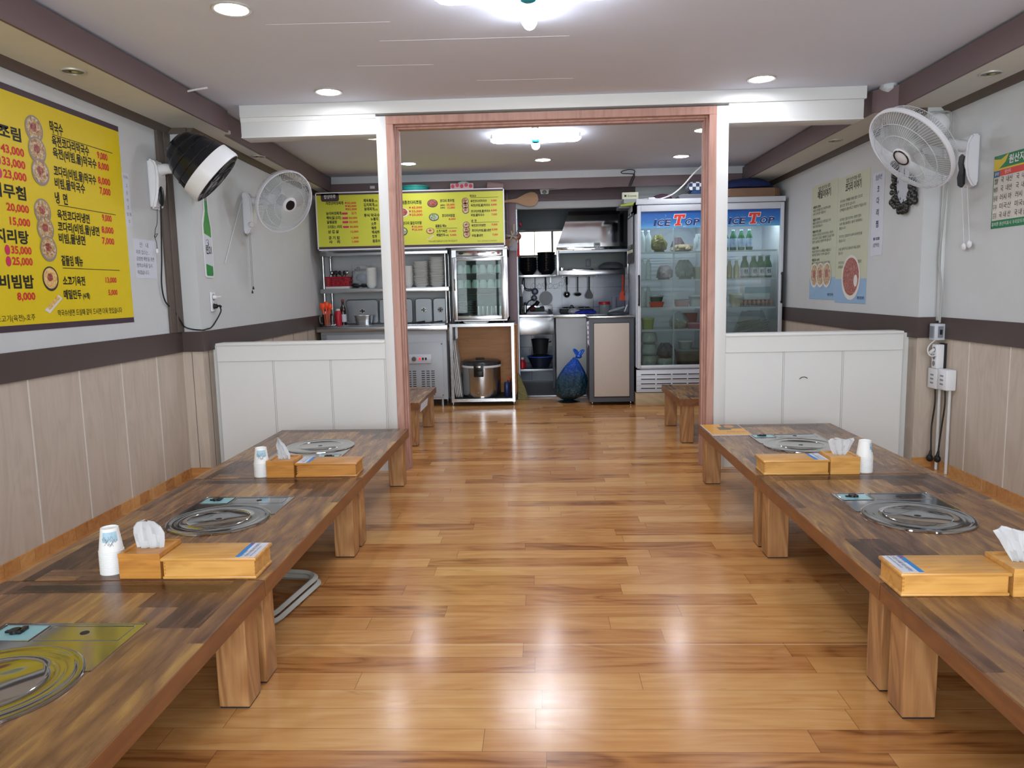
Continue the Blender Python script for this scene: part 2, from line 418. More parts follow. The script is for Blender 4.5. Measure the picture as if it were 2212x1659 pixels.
# brown bands along the walls
def band(pl, side):
    o = 0.012 * side
    m = MB()
    for (xa, ya), (xb, yb) in pl:
        d = Vector((yb - ya, -(xb - xa), 0)); d.normalize()
        if d.x * side < 0: d = -d
        if abs(d.x) < 0.3: d = Vector((0, -1, 0))
        q = [(xa, ya), (xb, yb), (xb + d.x * 0.012, yb + d.y * 0.012), (xa + d.x * 0.012, ya + d.y * 0.012)]
        m.prism(q, 0.824, 0.953, 'xy')
    trim(m, M_BAND)
band([((-2.32, -1.1), (-2.32, 4.75)), ((-2.32, 4.75), (-2.187, 4.75)), ((-2.187, 4.738), (xl(8.15), 8.15))], 1)
band([((2.47, -1.1), (2.47, 4.81)), ((2.47, 4.81), (2.346, 4.81)), ((2.346, 4.798), (xr(8.15), 8.15))], -1)
# floor vinyl turned up the foot of the walls
struct('baseboard_left', MB().box(-2.32, -2.314, -1.0, 4.744, 0, 0.06).box(-2.32, -2.187, 4.744, 4.75, 0, 0.06), M_FLOOR)
struct('baseboard_right', MB().box(2.464, 2.47, -1.0, 4.804, 0, 0.06).box(2.346, 2.47, 4.804, 4.81, 0, 0.06), M_FLOOR)
# lowered soffits, fascias, crown mouldings
SZ = 2.215
m = MB(); m.prism([(-2.6, -1.1), (-2.0, -1.1), (-2.0, 4.97), (-2.06, 5.0), (-2.185, 7.88), (-2.6, 7.88)], SZ, SZ + 0.02, 'xy'); struct('ceiling', m, M_SOFF)
m = MB(); m.prism([(2.75, -1.1), (2.169, -1.1), (2.169, 4.77), (2.066, 4.9), (2.05, 7.88), (2.75, 7.88)], SZ, SZ + 0.02, 'xy'); struct('ceiling', m, M_SOFF)
m = MB(); m.box(-2.0, -1.985, -1.1, 4.9, SZ - 0.002, 2.346); m.prism([(-2.04, 4.97), (-2.025, 4.97), (-2.155, 7.88), (-2.17, 7.88)], SZ - 0.002, 2.346, 'xy'); trim(m, M_FASC)
m = MB(); m.box(2.152, 2.169, -1.1, 4.77, SZ - 0.002, 2.346); m.prism([(2.152, 4.77), (2.169, 4.765), (2.069, 4.895), (2.052, 4.9)], SZ - 0.004, 2.344, 'xy')
m.prism([(2.052, 4.9), (2.069, 4.9), (2.055, 7.88), (2.038, 7.88)], SZ - 0.002, 2.346, 'xy'); trim(m, M_FASC)
m = MB(); m.box(2.05, 2.0, 4.9, 4.9, 0, 0) if False else None
m.box(-2.17, 2.06, 7.88, 7.895, 2.19, 2.292); trim(m, M_FASC)
m = MB().box(-2.15, 2.06, 7.872, 7.888, 2.292, 2.362); trim(m, mat('pale crown board', '#c5c9cc', 0.5))
def crown(pts, sx):
    m = MB()
    for (xa, ya), (xb, yb) in pts:
        prof = [(0, 0), (0.018, 0), (0.03, 0.02), (0.045, 0.035), (0, 0.035)]
        A = [m.v((xa + sx * p[0], ya, 2.18 + p[1])) for p in prof]; B = [m.v((xb + sx * p[0], yb, 2.18 + p[1])) for p in prof]
        m.skin(A, B, False); m._f(A[::-1]); m._f(B)
    trim(m, M_DTRIM)
crown([((-2.32, -1.0), (-2.32, 4.75)), ((xl(4.75), 4.75), (xl(8.1), 8.1))], 1)
crown([((2.47, -1.0), (2.47, 4.81)), ((xr(4.81), 4.81), (xr(8.1), 8.1))], -1)
m = MB().box(-2.32, -2.187, 4.735, 4.75, 2.18, 2.215); trim(m, M_DTRIM)
m = MB().box(-2.32, -2.302, 4.60, 4.668, 0.953, 2.18, 0.002).box(-2.32, -2.296, 4.672, 4.75, 0.953, 2.18, 0.002); trim(m, M_DTRIM)

trim(ceil_seams, mat('ceiling paper seam', '#e4e4ea', 0.7, var=0))
# partition: low walls, header, posts, wooden door frame
def low_wall(x0, x1, seams, xw):
    m = MB().box(x0, x1, DP, DP + 0.11, 0, 0.85); m.box(x0, x1, DP - 0.004, DP, 0.748, 0.85)
    m.box(x0 - 0.004, x1, DP - 0.012, DP + 0.12, 0.85, 0.868, 0.003)
    if xw: m.box(min(xw, x0 if xw < x0 else x1), max(xw, x0 if xw < x0 else x1), DP + 0.07, DP + 0.11, 0, 0.85)
    w_ = struct('wall_partition', m, M_WHITEB)
    g = MB()
    for x in seams: g.box(x - 0.006, x - 0.004, DP - 0.001, DP + 0.001, 0.01, 0.747).box(x + 0.004, x + 0.0055, DP - 0.001, DP + 0.001, 0.01, 0.747)
    g.box(x0, x1, DP - 0.0045, DP, 0.7465, 0.748)
    struct('trim_joint', g, mat('panel joint', '#8c8a86', 0.7, var=0), w_)
    return w_
low_wall(-2.14, -1.025, (-1.77, -1.389, -1.03), -2.2)
wp = low_wall(1.169, 2.28, (1.537, 1.909), 2.35)
m = MB().tube(curve([(1.638, DP - 0.002, 0.570), (1.655, DP - 0.002, 0.582), (1.675, DP - 0.002, 0.583), (1.69, DP - 0.002, 0.574)], 4), [0.001] + [0.003] * 11 + [0.002], 5)
struct('trim_scuff', m, M_GROOVE, wp)
m = MB().box(-1.885, 1.996, DP - 0.012, DP + 0.14, 2.288, 2.362, 0.002).box(-0.4025, -0.4005, DP - 0.0128, DP, 2.288, 2.362); trim(m, M_WHITEB)
m = MB().box(-1.885, -1.025, DP, DP + 0.15, 2.165, 2.288, 0.002).box(-1.885, -1.025, DP - 0.004, DP, 2.165, 2.172).box(-1.885, -1.025, DP - 0.003, DP, 2.262, 2.288); trim(m, M_WHITEB)
m = MB().box(1.169, 1.985, DP, DP + 0.15, 2.168, 2.288, 0.002).box(1.169, 1.985, DP - 0.004, DP, 2.168, 2.176); trim(m, M_WHITEB)
for x0, x1 in ((-1.024, -0.96), (1.093, 1.168)):
    m = MB().box(x0, x1, DP - 0.006, DP + 0.13, 0, 2.272, 0.002); trim(m, M_WHITEB)
df = bpy.data.objects.new('door_1', None); COL.objects.link(df); df['kind'] = 'structure'; MW['door_1'] = Matrix.Identity(4)
def dframe(a, b, z, y0, y1):
    """jambs and head whose inner edges are at x=a, x=b and height z"""
    return a, b, z, y0, y1
m = MB()
for (ao, ai, bi, bo, zi, zo, y0, y1) in ((-0.96, -0.914, 1.047, 1.093, 2.221, 2.270, DP - 0.014, DP + 0.15), (-0.95, -0.904, 1.037, 1.08, 2.211, 2.26, DP + 0.03, DP + 0.134), (-0.95, -0.893, 1.026, 1.08, 2.200, 2.26, DP + 0.055, DP + 0.11)):
    m.box(ao, ai, y0, y1, 0, zi, 0.002, 1).box(bi, bo, y0, y1, 0, zi, 0.002, 1).box(ao, bo, y0, y1, zi, zo, 0.002, 1)
struct('door_frame', m, M_FRAME, df)

# back wall with the kitchen opening
M_BRN = mat('brown painted wall', '#57484c', 0.6, var=0.05)
m = MB().box(-2.6, -0.42, 8.15, 8.25, 0, 2.362, m=0).box(1.0, 2.75, 8.15, 8.25, 0, 2.362).box(-0.42, -0.262, 8.13, 8.25, 0, 2.362, m=1).box(-0.42, 1.0, 8.15, 8.25, 2.095, 2.362, m=1).box(0.985, 1.05, 8.13, 8.25, 0, 2.095, m=0)
struct('wall_back', m, [mat('grey tile wall', '#c2c6c6', 0.5), M_BRN])
m = MB().box(-0.262, 0.985, 8.14, 8.2, 2.02, 2.095, 0.003); trim(m, mat('pale lintel board', '#a5a5a6', 0.5))
m = MB().box(-0.345, -0.262, 8.125, 8.135, 0, 2.09, 0.002).box(-0.36, -0.348, 8.118, 8.13, 0.02, 2.19, 0.002); trim(m, mat('brown post cladding', '#7a676b', 0.5, stretch=(10, 10, 1)))
m = MB().box(-0.262, -0.25, 8.15, 8.25, 0, 2.02).box(-0.25, 0.985, 8.165, 8.2, 0.0, 0.02, 0.003); trim(m, M_STEELD)
# kitchen room
KY = 9.72
def tile_mat():
    t = NT('kitchen wall tile'); x, y, z = t.xyz(t.obj())[:3]
    fx = t.math('FRACT', t.math('DIVIDE', t.math('ADD', x, 0.147), 0.40)); fz = t.math('FRACT', t.math('DIVIDE', t.math('SUBTRACT', z, 0.93), 0.25))
    g = t.math('MAXIMUM', t.math('LESS_THAN', fx, 0.012), t.math('LESS_THAN', fz, 0.02))
    c = t.mix(t.noise(t.obj(), 2.0), lin('#8e97ac'), lin('#a7afc2')); t.put(t.b.inputs['Base Color'], t.mix(g, c, lin('#3a3f4c')))
    t.b.inputs['Roughness'].default_value = 0.18; return t.m
m = MB()
m.box(-1.5, 2.2, KY, KY + 0.1, 0, 1.60, m=0).box(-1.5, -0.29, KY, KY + 0.1, 1.60, 2.32, m=1).box(0.66, 2.2, KY, KY + 0.1, 1.60, 2.32).box(-0.29, 0.66, KY, KY + 0.1, 1.905, 2.32)
m.box(-1.55, -1.45, 8.25, KY, 0, 2.32, m=1).box(1.25, 1.35, 8.25, KY, 0, 2.32, m=0)
struct('wall_kitchen', m, [tile_mat(), mat('kitchen upper wall', '#6b757d', 0.5)])
wn = bpy.data.objects.new('window_1', None); COL.objects.link(wn); wn['kind'] = 'structure'; MW['window_1'] = Matrix.Identity(4)
m = MB().box(-0.29, 0.66, KY - 0.03, KY + 0.05, 1.585, 1.605, 0.003).box(-0.29, 0.66, KY - 0.03, KY + 0.05, 1.895, 1.925, 0.003)
for x0, x1 in ((-0.3, -0.275), (-0.088, -0.08), (0.13, 0.155), (0.40, 0.415), (0.64, 0.67)): m.box(x0, x1, KY - 0.03, KY + 0.05, 1.6, 1.9, 0.002)
struct('window_frame', m, mat('window frame grey', '#7f878b', 0.4), wn)
m = MB().box(-0.28, 0.65, KY + 0.02, KY + 0.026, 1.6, 1.9); struct('pane', m, mat('frosted pane in daylight', '#fff6e4', 0.5, var=0, emit='#fff2d8', es=1.6), wn)
# front wall behind the camera, glazed to the street
m = MB().box(-2.6, -1.95, -1.1, -1.0, 0, 2.44).box(2.1, 2.75, -1.1, -1.0, 0, 2.44).box(-1.95, 2.1, -1.1, -1.0, 2.2, 2.44).box(-1.95, 2.1, -1.1, -1.0, 0, 0.12)
struct('wall_front', m, M_PAPER)
wn = bpy.data.objects.new('window_2', None); COL.objects.link(wn); wn['kind'] = 'structure'; MW['window_2'] = Matrix.Identity(4)
m = MB()
for x in (-1.95, -0.98, 0.03, 1.04, 2.06): m.box(x, x + 0.05, -1.09, -1.02, 0.12, 2.2, 0.004)
m.box(-1.95, 2.1, -1.09, -1.02, 0.12, 0.18).box(-1.95, 2.1, -1.09, -1.02, 2.14, 2.2)
struct('window_frame', m, M_STEELD, wn)
m = MB().box(-1.93, 2.08, -1.06, -1.056, 0.15, 2.17); struct('pane', m, clear('street glazing', '#ffffff', 0.02), wn)

# ---------------------------------------------------------------- lights on the ceiling
def downlight(x, y, lit, label, z=2.362, group=None, proto=[]):
    t = thing('downlight', label, 'ceiling light', (x, y, z), 0, group)
    r = 0.083 if lit else 0.055
    m = MB().lathe([(r * 0.80, 0.002), (r * 0.82, -0.006), (r * 0.95, -0.008), (r, -0.004), (r, 0.0)], 32); part('rim', m, mat('downlight rim', '#b9b8b0', 0.35, 0.3), t, True)
    if lit: part('diffuser', MB().lathe([(0, -0.004), (r * 0.5, -0.0045), (r * 0.80, -0.002)], 28), M_DLED, t, True)
    else:
        part('reflector', MB().lathe([(0, 0.001), (r * 0.35, -0.001), (r * 0.36, -0.004), (r * 0.6, -0.002), (r * 0.80, -0.003)], 24), mat('unlit brassy reflector', '#6d6748', 0.3, 0.8), t, True)
        part('bulb', MB().ball((0.008, 0, -0.004), 0.016, sz=0.5), mat('unlit bulb', '#8b8566', 0.2), t, True)
    return t
for x, y, lb in ((-1.27, 3.25, 'lit round downlight at the top left, nearest the entrance'), (1.33, 3.25, 'lit round downlight at the top right edge of the photo'),
                 (-1.24, 4.58, 'lit round downlight just in front of the partition, left side'), (1.293, 4.604, 'lit round downlight just in front of the partition, right side'),
                 (-1.27, 5.93, 'lit downlight behind the partition, peeping past the left white post'), (1.261, 6.02, 'lit downlight half hidden by the right jamb of the wooden frame'),
                 (-1.222, 7.16, 'lit downlight above the left part of the yellow menu board'), (0.03, 7.16, 'lit downlight at the far end in line with the cross lamp'),
                 (1.3, 7.18, 'lit downlight above the glass door fridge')): downlight(x, y, True, lb)
for x, y, lb in ((-2.13, 3.52, 'unlit brass spotlight in the left soffit over the yellow menu banner'), (-2.12, 5.76, 'unlit spotlight in the left soffit behind the partition'),
                 (2.29, 4.07, 'unlit spotlight in the right soffit near the wall fan'), (2.17, 5.80, 'unlit spotlight in the right soffit behind the partition')): downlight(x, y, False, lb, SZ)
def cross_lamp(x, y, L, label):
    t = thing('cross_ceiling_lamp', label, 'ceiling lamp', (x, y, 2.362))
    m = MB()
    for a in range(4):
        c, s = round(math.cos(a * PI / 2)), round(math.sin(a * PI / 2))
        b = MB(); b.prism(rrect(0.06, L, -0.028, 0.028, 0.012), -0.03, 0.0, 'xy'); b.xf(Matrix.Rotation(a * PI / 2, 4, 'Z')); m.add(b)
    m.lathe([(0, -0.045), (0.03, -0.045), (0.055, -0.035), (0.07, -0.02), (0.07, 0)], 28); part('base_plate', m, M_WHITE, t, True)
    for a in range(4):
        b = MB(); prof = [(0.034 * math.cos(q), -0.03 - 0.034 * math.sin(q)) for q in [PI * k / 8 for k in range(9)]]
        xs = [(0.075, 0.55), (0.085, 0.85), (0.11, 1), (L - 0.05, 1), (L - 0.02, 0.85), (L + 0.002, 0.45)]; prev = None
        for xx, sc in xs:
            cur = [b.v((xx, p[0] * sc, -0.03 + (p[1] + 0.03) * sc)) for p in prof]
            if prev:
                for k in range(8): b._f([prev[k], prev[k + 1], cur[k + 1], cur[k]], True)
            else: b._f(cur)
            prev = cur
        b._f(prev[::-1]); b.xf(Matrix.Rotation(a * PI / 2, 4, 'Z')); part('tube_cover', b, M_LED, t, True)
    part('hub_cap', MB().lathe([(0, -0.066), (0.018, -0.066), (0.03, -0.06), (0.034, -0.045)], 24), mat('teal chrome hub', '#2fb3cf', 0.2, 0.6), t, True)
cross_lamp(-0.035, 3.12, 0.365, 'lit white cross shaped tube lamp at the top edge, nearest the entrance')
cross_lamp(-0.03, 6.0, 0.345, 'lit white cross shaped tube lamp seen through the wooden frame')
t = thing('ceiling_clip', 'small white cord stub hanging over the left fascia near the ceiling', 'clip', (-1.93, 4.35, 2.35))
part('cord_stub', MB().tube(curve([(-1.99, 4.36, 2.33), (-1.94, 4.35, 2.335), (-1.86, 4.33, 2.338)], 5), 0.006, 6), M_WHITE, t)
solo('wrapped_paper', MB().ball((2.13, 4.86, 2.352), 0.055, sx=0.9, sy=1.3, sz=0.9, n=12, k=8, jit=0.006), mat('crumpled white film', '#c6ccd0', 0.35, bump=0.8, bs=30), 'crumpled white wrapping tucked above the right fascia corner', 'wrapping', (2.13, 4.86, 2.30))

# ---------------------------------------------------------------- low tables with built-in burners
M_CYAN = mat('pale blue control well', '#86b4ba', 0.2, var=0.05)
M_YST = mat('polished steel burner lid', '#b5b6b6', 0.08, 1.0, var=0.03, vs=8, bump=0.08, bs=9)
def low_table(x0, x1, y0, y1, label, cx=None, cy=None, flip=False, group='low walnut tables'):
    ox, oy = (x0 + x1) / 2, (y0 + y1) / 2
    t = thing('low_table', label, 'table', (ox, oy, 0), 0, group)
    m = MB(); a, b, c, d = x0, x1, y0, y1
    m.box(a + 0.09, b - 0.09, c + 0.09, d - 0.09, 0.29, 0.34, m=0)
    m.box(a + 0.001, a + 0.0899, c + 0.001, d - 0.001, 0.293, 0.34).box(b - 0.0899, b - 0.001, c + 0.001, d - 0.001, 0.293, 0.34)
    m.box(a + 0.09, b - 0.09, c + 0.001, c + 0.0899, 0.292, 0.34, m=1).box(a + 0.09, b - 0.09, d - 0.0899, d - 0.001, 0.292, 0.34)
    part('tabletop', m, [M_TOP, M_TOPX], t)
    m = MB().box(a, a + 0.022, c, d, 0.287, 0.3385, 0.0015, 1).box(b - 0.022, b, c, d, 0.287, 0.3385, 0.0015, 1).box(a + 0.02, b - 0.02, c, c + 0.02, 0.288, 0.3385).box(a + 0.02, b - 0.02, d - 0.02, d, 0.288, 0.3385)
    part('apron', m, M_EDGE, t)
    for lx in (a + 0.022, b - 0.112):
        for ly in (c + 0.022, d - 0.112):
            m = MB().box(lx, lx + 0.09, ly, ly + 0.09, 0.004, 0.292, 0.003, 1, m=0); m.box(lx + 0.003, lx + 0.087, ly + 0.003, ly + 0.087, 0, 0.006, m=1)
            part('leg', m, [M_LEG, M_DARK], t)
    if cx is None: return t
    sg = -1 if flip else 1
    M = Matrix.Translation((cx, cy, 0.34)) @ Matrix.Rotation(PI if flip else 0, 4, 'Z')
    m = MB().prism([(-0.186, 0.07), (0.186, 0.07), (0.186, 0.312), (-0.186, 0.312)], 0, 0.0022, 'xy')
    m.prism([(-0.188, 0.07), (-0.184, 0.07), (-0.184, 0.314), (-0.188, 0.314)], 0, 0.0034, 'xy').prism([(0.184, 0.07), (0.188, 0.07), (0.188, 0.314), (0.184, 0.314)], 0, 0.0034, 'xy')
    m.box(-0.188, 0.188, 0.311, 0.315, 0, 0.0034); m.tube([(-0.05, 0.22, 0.0024), (0.165, 0.22, 0.0024), (0.165, 0.298, 0.0024), (-0.05, 0.298, 0.0024)], 0.0012, 4, closed=True)
    m.xf(M); bp_ = part('burner_plate', m, M_STEELM, t)
    m = MB().lathe([(0.187, 0.001), (0.186, 0.006), (0.178, 0.0085), (0.168, 0.006), (0.163, 0.004), (0.150, 0.0065), (0.146, 0.0055), (0.118, 0.0055), (0.112, 0.0085), (0.106, 0.0055), (0.012, 0.006), (0.010, 0.004)], 64)
    m.xf(M); lid = part('burner_lid', m, M_YST, t)
    m = MB().prism(ell(0, 0, 0.0115, 0.0115), 0.0045, 0.0064, 'xy').xf(M); part('finger_hole', m, M_DARK, lid)
    m = MB().prism(ell(0.055, 0.262, 0.011, 0.011), 0.0022, 0.003, 'xy').xf(M); part('screw_hole', m, M_DARK, bp_)
    m = MB().box(-0.172, -0.062, 0.218, 0.300, 0.0022, 0.0032, m=0)
    m.box(-0.118, -0.104, 0.25, 0.285, 0.003, 0.012, 0.002, m=1).cyl((-0.125, 0.262, 0.003), (-0.125, 0.262, 0.012), 0.014, n=14).box(-0.15, -0.128, 0.258, 0.268, 0.003, 0.008)
    m.tube([(-0.174, 0.216, 0.003), (-0.06, 0.216, 0.003), (-0.06, 0.302, 0.003), (-0.174, 0.302, 0.003)], 0.0015, 4, m=2, closed=True)
    m.xf(M); part('control_well', m, [M_CYAN, M_BLACK, M_STEELM], bp_)
    return t
LX, RX = (-1.63, -0.835), (0.935, 1.722)
low_table(*LX, 0.895, 2.108, 'left row table nearest the camera, its burner lid reflecting the yellow banner', -1.222, 1.50)
low_table(*LX, 2.114, 3.332, 'middle table of the left row with bamboo boxes at its near end', -1.228, 2.70)
low_table(*LX, 3.338, 4.55, 'far table of the left row, touching the white partition end', -1.235, 4.03, True)
low_table(*RX, 0.85, 2.062, 'right row table nearest the camera, cut by the right edge', 1.33, 1.45)
low_table(*RX, 2.068, 3.29, 'middle table of the right row with its burner beside the big bamboo box', 1.33, 2.665)
low_table(*RX, 3.296, 4.535, 'far table of the right row with the yellow menu card on its corner', 1.332, 3.895)
low_table(-1.80, -0.945, 5.61, 6.55, 'left low table behind the partition with white tape on its corner')
low_table(1.015, 1.86, 5.60, 6.45, 'right low table behind the partition in front of the fridge')
m = MB()
for k in range(7): m.prism([(5.66 + k * 0.05, 0.262), (5.70 + k * 0.05, 0.262), (5.75 + k * 0.05, 0.312), (5.70 + k * 0.05, 0.318)], -0.9445, -0.943, 'yz')
solo('torn_tape', m, M_NOTE, 'torn white tape stuck on the edge of the left low table behind the partition', 'tape', (-0.944, 5.8, 0.28))
# .cyl((0.996, 2.06 - 0.04, 0.275), (0.996, 2.06 - 0.098, 0.275), 0.01)
# stack of trays lying under the left tables
M_TRAY = mat('translucent grey plastic', '#b5b4aa', 0.22, var=0.05, alpha=0.85)
def tray(z, tilt, off):
    m = MB(); n = 6; O = rrect(-0.2, 0.2, -0.24, 0.24, 0.09, n); I = rrect(-0.172, 0.172, -0.212, 0.212, 0.066, n); L = len(O)
    A = [m.v((p[0], p[1], 0.012)) for p in O]; B = [m.v(((p[0] + q[0]) / 2, (p[1] + q[1]) / 2, 0.022)) for p, q in zip(O, I)]; C = [m.v((q[0], q[1], 0.014)) for q in I]; D = [m.v(((p[0] + q[0]) / 2, (p[1] + q[1]) / 2, 0.0)) for p, q in zip(O, I)]
    m.skin(A, B); m.skin(B, C); m.skin(C, D); m.skin(D, A)
    m.xf(Matrix.Translation((off, 0, z)) @ Matrix.Rotation(tilt, 4, 'Y') @ Matrix.Rotation(0.0, 4, 'Z')); return m
for k, (z, a, o, lb) in enumerate(((0.004, 0.0, 0.0, 'bottom rounded hoop of the pale plastic stack under the left tables'), (0.026, 0.0, -0.012, 'middle rounded hoop of the pale plastic stack under the left tables'), (0.13, -0.42, -0.045, 'tilted top hoop of the pale plastic stack under the left tables'))):
    solo('plastic_hoop', tray(z, a, o), M_TRAY, lb, 'hoop', (-1.13, 2.74, 0.0), math.radians(-8), 'plastic hoops under the left tables', local=True)

# ---------------------------------------------------------------- bamboo boxes, tissue boxes, paper cups
def cutlery_box(x, y, wx, side, label, dark=False):
    """x, y: front left foot corner; side: end of the lid that carries the paper label"""
    bm_ = M_BAMB2 if dark else M_BAMB
    t = thing('bamboo_cutlery_box', label, 'box', (x, y, 0.3402), 0, 'bamboo cutlery boxes'); dy = 0.135; h = 0.066
    m = MB().box(0.004, wx - 0.004, 0.004, dy - 0.004, 0.009, h - 0.011); part('body', m, bm_, t, True)
    part('base_moulding', MB().box(0, wx, 0, dy, 0, 0.009, 0.003), bm_, t, True)
    part('lid', MB().box(-0.003, wx + 0.003, -0.003, dy + 0.003, h - 0.011, h, 0.004), bm_, t, True)
    m = MB()
    for k in range(4):
        for xx in (0.0045, wx - 0.0045): m.box(xx - 0.001, xx + 0.0055 if xx < wx / 2 else xx + 0.001, 0.0036, 0.006, 0.014 + k * 0.011, 0.0195 + k * 0.011)
    part('finger_joint', m, M_BAMB2 if not dark else M_EDGE, t, True)
    lx0 = wx - 0.062 if side > 0 else 0.004
    s = MB().box(lx0, lx0 + 0.058, 0.004, dy - 0.004, h, h + 0.0006, m=0); bx = lx0 if side > 0 else lx0 + 0.044
    s.box(bx, bx + 0.014, 0.004, dy - 0.004, h + 0.0005, h + 0.0009, m=1)
    s.prism(ell(bx + 0.007, dy - 0.014, 0.005, 0.005), h + 0.0008, h + 0.0012, 'xy', m=2)
    tx = text_mb([('건강한 수저를 위한 위생적인', 0, 0, 0.011, 0.115), ('깨끗하게 소독한 수저입니다', 0, -0.011, 0.006, 0.09), ('위생 수저', 0, 0.0155, 0.007, 0.05)], 0, 3)
    R = Matrix.Translation((lx0 + (0.036 if side > 0 else 0.022), 0.008 if side > 0 else dy - 0.008, h + 0.0013)) @ Matrix.Rotation(PI / 2 if side > 0 else -PI / 2, 4, 'Z') @ Matrix.Rotation(-PI / 2, 4, 'X')
    tx.xf(R); s.add(tx)
    part('paper_label', s, [M_NOTE, mat('label blue', '#1f7fc4', 0.4, var=0), M_RED, M_INKB], t, True)
    return t
cutlery_box(-1.148, 2.118, 0.285, 1, 'long bamboo box on the left middle table with a label at its right end')
cutlery_box(-1.148, 3.348, 0.285, -1, 'long bamboo box on the left far table, label at its left end', True)
cutlery_box(0.968, 3.293, 0.285, 1, 'long bamboo box on the right far table, label beside the tissue box')
cutlery_box(0.948, 1.968, 0.285, -1, 'biggest looking bamboo box, front right, label on its left end')
def tissue_box(x, y, label, style, dark=True):
    t = thing('tissue_box', label, 'tissue box', (x, y, 0.3402), 0, 'bamboo tissue boxes'); wx, dy, h = 0.128, 0.135, 0.078; bm_ = M_BAMB2 if dark else M_BAMB
    m = MB().box(0, wx, 0, dy, 0, h - 0.012, 0.0015, 1).box(0, wx, 0, 0.012, h - 0.012, h).box(0, wx, dy - 0.012, dy, h - 0.012, h).box(0, 0.012, 0.012, dy - 0.012, h - 0.012, h).box(wx - 0.012, wx, 0.012, dy - 0.012, h - 0.012, h)
    part('box_body', m, bm_, t, True)
    m = MB().box(0.0125, wx - 0.0125, 0.0125, 0.062, h - 0.010, h - 0.004).box(0.0125, wx - 0.0125, 0.076, dy - 0.0125, h - 0.010, h - 0.004).box(0.0125, 0.035, 0.062, 0.076, h - 0.010, h - 0.004).box(wx - 0.035, wx - 0.0125, 0.062, 0.076, h - 0.010, h - 0.004)
    part('sliding_top', m, bm_, t, True)
    rs = random.Random(style); m = MB(); rows = []
    shp = {0: [(0.042, 0), (0.046, 0.02), (0.05, 0.045), (0.044, 0.066), (0.028, 0.082), (0.006, 0.086)], 1: [(0.028, 0), (0.03, 0.02), (0.026, 0.045), (0.02, 0.07), (0.008, 0.09), (0.002, 0.1)], 2: [(0.026, 0), (0.04, 0.02), (0.05, 0.045), (0.058, 0.064), (0.05, 0.075), (0.028, 0.07)], 3: [(0.028, 0), (0.036, 0.03), (0.045, 0.06), (0.055, 0.08), (0.06, 0.09), (0.05, 0.094)]}[style]
    lean = (-0.1, -0.25, 0.12, -0.3)[style]
    for hw, zz in shp:
        rows.append([m.v((0.064 + lean * zz + hw * (k / 5 - 1), 0.069 + 0.007 * math.sin(k * 1.9 + zz * 40) + rs.uniform(-0.002, 0.002), h - 0.006 + zz + 0.006 * math.sin(k * 0.7) * (zz / 0.1))) for k in range(11)])
    for a, b in zip(rows, rows[1:]):
        for k in range(10): m._f([a[k], a[k + 1], b[k + 1], b[k]], True)
    st = list(m.b.faces); bmesh.ops.solidify(m.b, geom=st, thickness=0.0012)
    part('tissue', m, M_TISSUE, t, True)
tissue_box(-1.282, 2.122, 'bamboo tissue box with a rounded tissue on the left middle table', 0)
tissue_box(-1.281, 3.340, 'bamboo tissue box with a thin pointed tissue on the left far table', 1)
tissue_box(1.257, 3.290, 'bamboo tissue box with a fan shaped tissue on the right far table', 2, False)
tissue_box(1.237, 1.962, 'bamboo tissue box cut by the right edge, tissue leaning left', 3, False)
ORD = ['', 'first', 'second', 'third', 'fourth', 'fifth', 'sixth', 'seventh', 'eighth', 'ninth', 'tenth', 'eleventh', 'twelfth', 'thirteenth', 'fourteenth', 'fifteenth', 'sixteenth', 'seventeenth', 'eighteenth', 'nineteenth', 'twentieth']
M_CPR = mat('cup print blue', '#a9c9e6', 0.5, var=0.35, vs=30)
def cups(x, y, n, where, rot):
    t = thing('paper_cup', 'white paper cup nested in the upturned stack ' + where, 'paper cup', (x, y, 0.3402), rot, 'upturned paper cups ' + where)
    m = MB().lathe([(0.0345, 0.001), (0.0362, 0.0), (0.0362, 0.003), (0.0348, 0.0035), (0.0255, 0.073), (0.0245, 0.0735), (0.0240, 0.067), (0.0, 0.067)], 36)
    part('cup_wall', m, M_CUP, t, True)
    t['label'] = 'lowest paper cup of the upturned stack ' + where
    for k in range(1, n): last = dup(t, (x, y, 0.3402 + k * 0.0068), label=ORD[n - k] + ' paper cup from the top of the upturned stack ' + where)
    last['label'] = 'topmost printed paper cup of the upturned stack ' + where
    m = MB(); n_ = 14
    rows = [[m.v((rr * math.sin(a), -rr * math.cos(a), zz)) for a in [(-0.55 + 1.5 * k / n_) for k in range(n_ + 1)]] for rr, zz in ((0.0311, 0.034), (0.0271, 0.064))]
    for k in range(n_): m._f([rows[0][k], rows[0][k + 1], rows[1][k + 1], rows[1][k]], True)
    o = part('print', m, M_CPR, last, True)
    m = MB(); rs = random.Random(3)
    for q in range(9):
        a0 = rs.uniform(-0.4, 0.6); z0 = rs.uniform(0.024, 0.05); pts = []
        for k in range(7):
            a = a0 + k * 0.07 - 0.2; z = z0 + 0.006 * math.sin(k * 1.4 + q); rr = 0.0352 - (z - 0.0035) * 0.134
            pts.append((rr * math.sin(a), -rr * math.cos(a), z))
        m.tube(pts, 0.0006, 4)
    part('line_drawing', m, M_INKG, last, True)
cups(-1.338, 2.185, 11, 'on the left middle table', 0.3)
cups(-1.318, 3.385, 10, 'on the left far table', 0.2)
cups(1.425, 3.345, 11, 'on the right far table', 0.9)
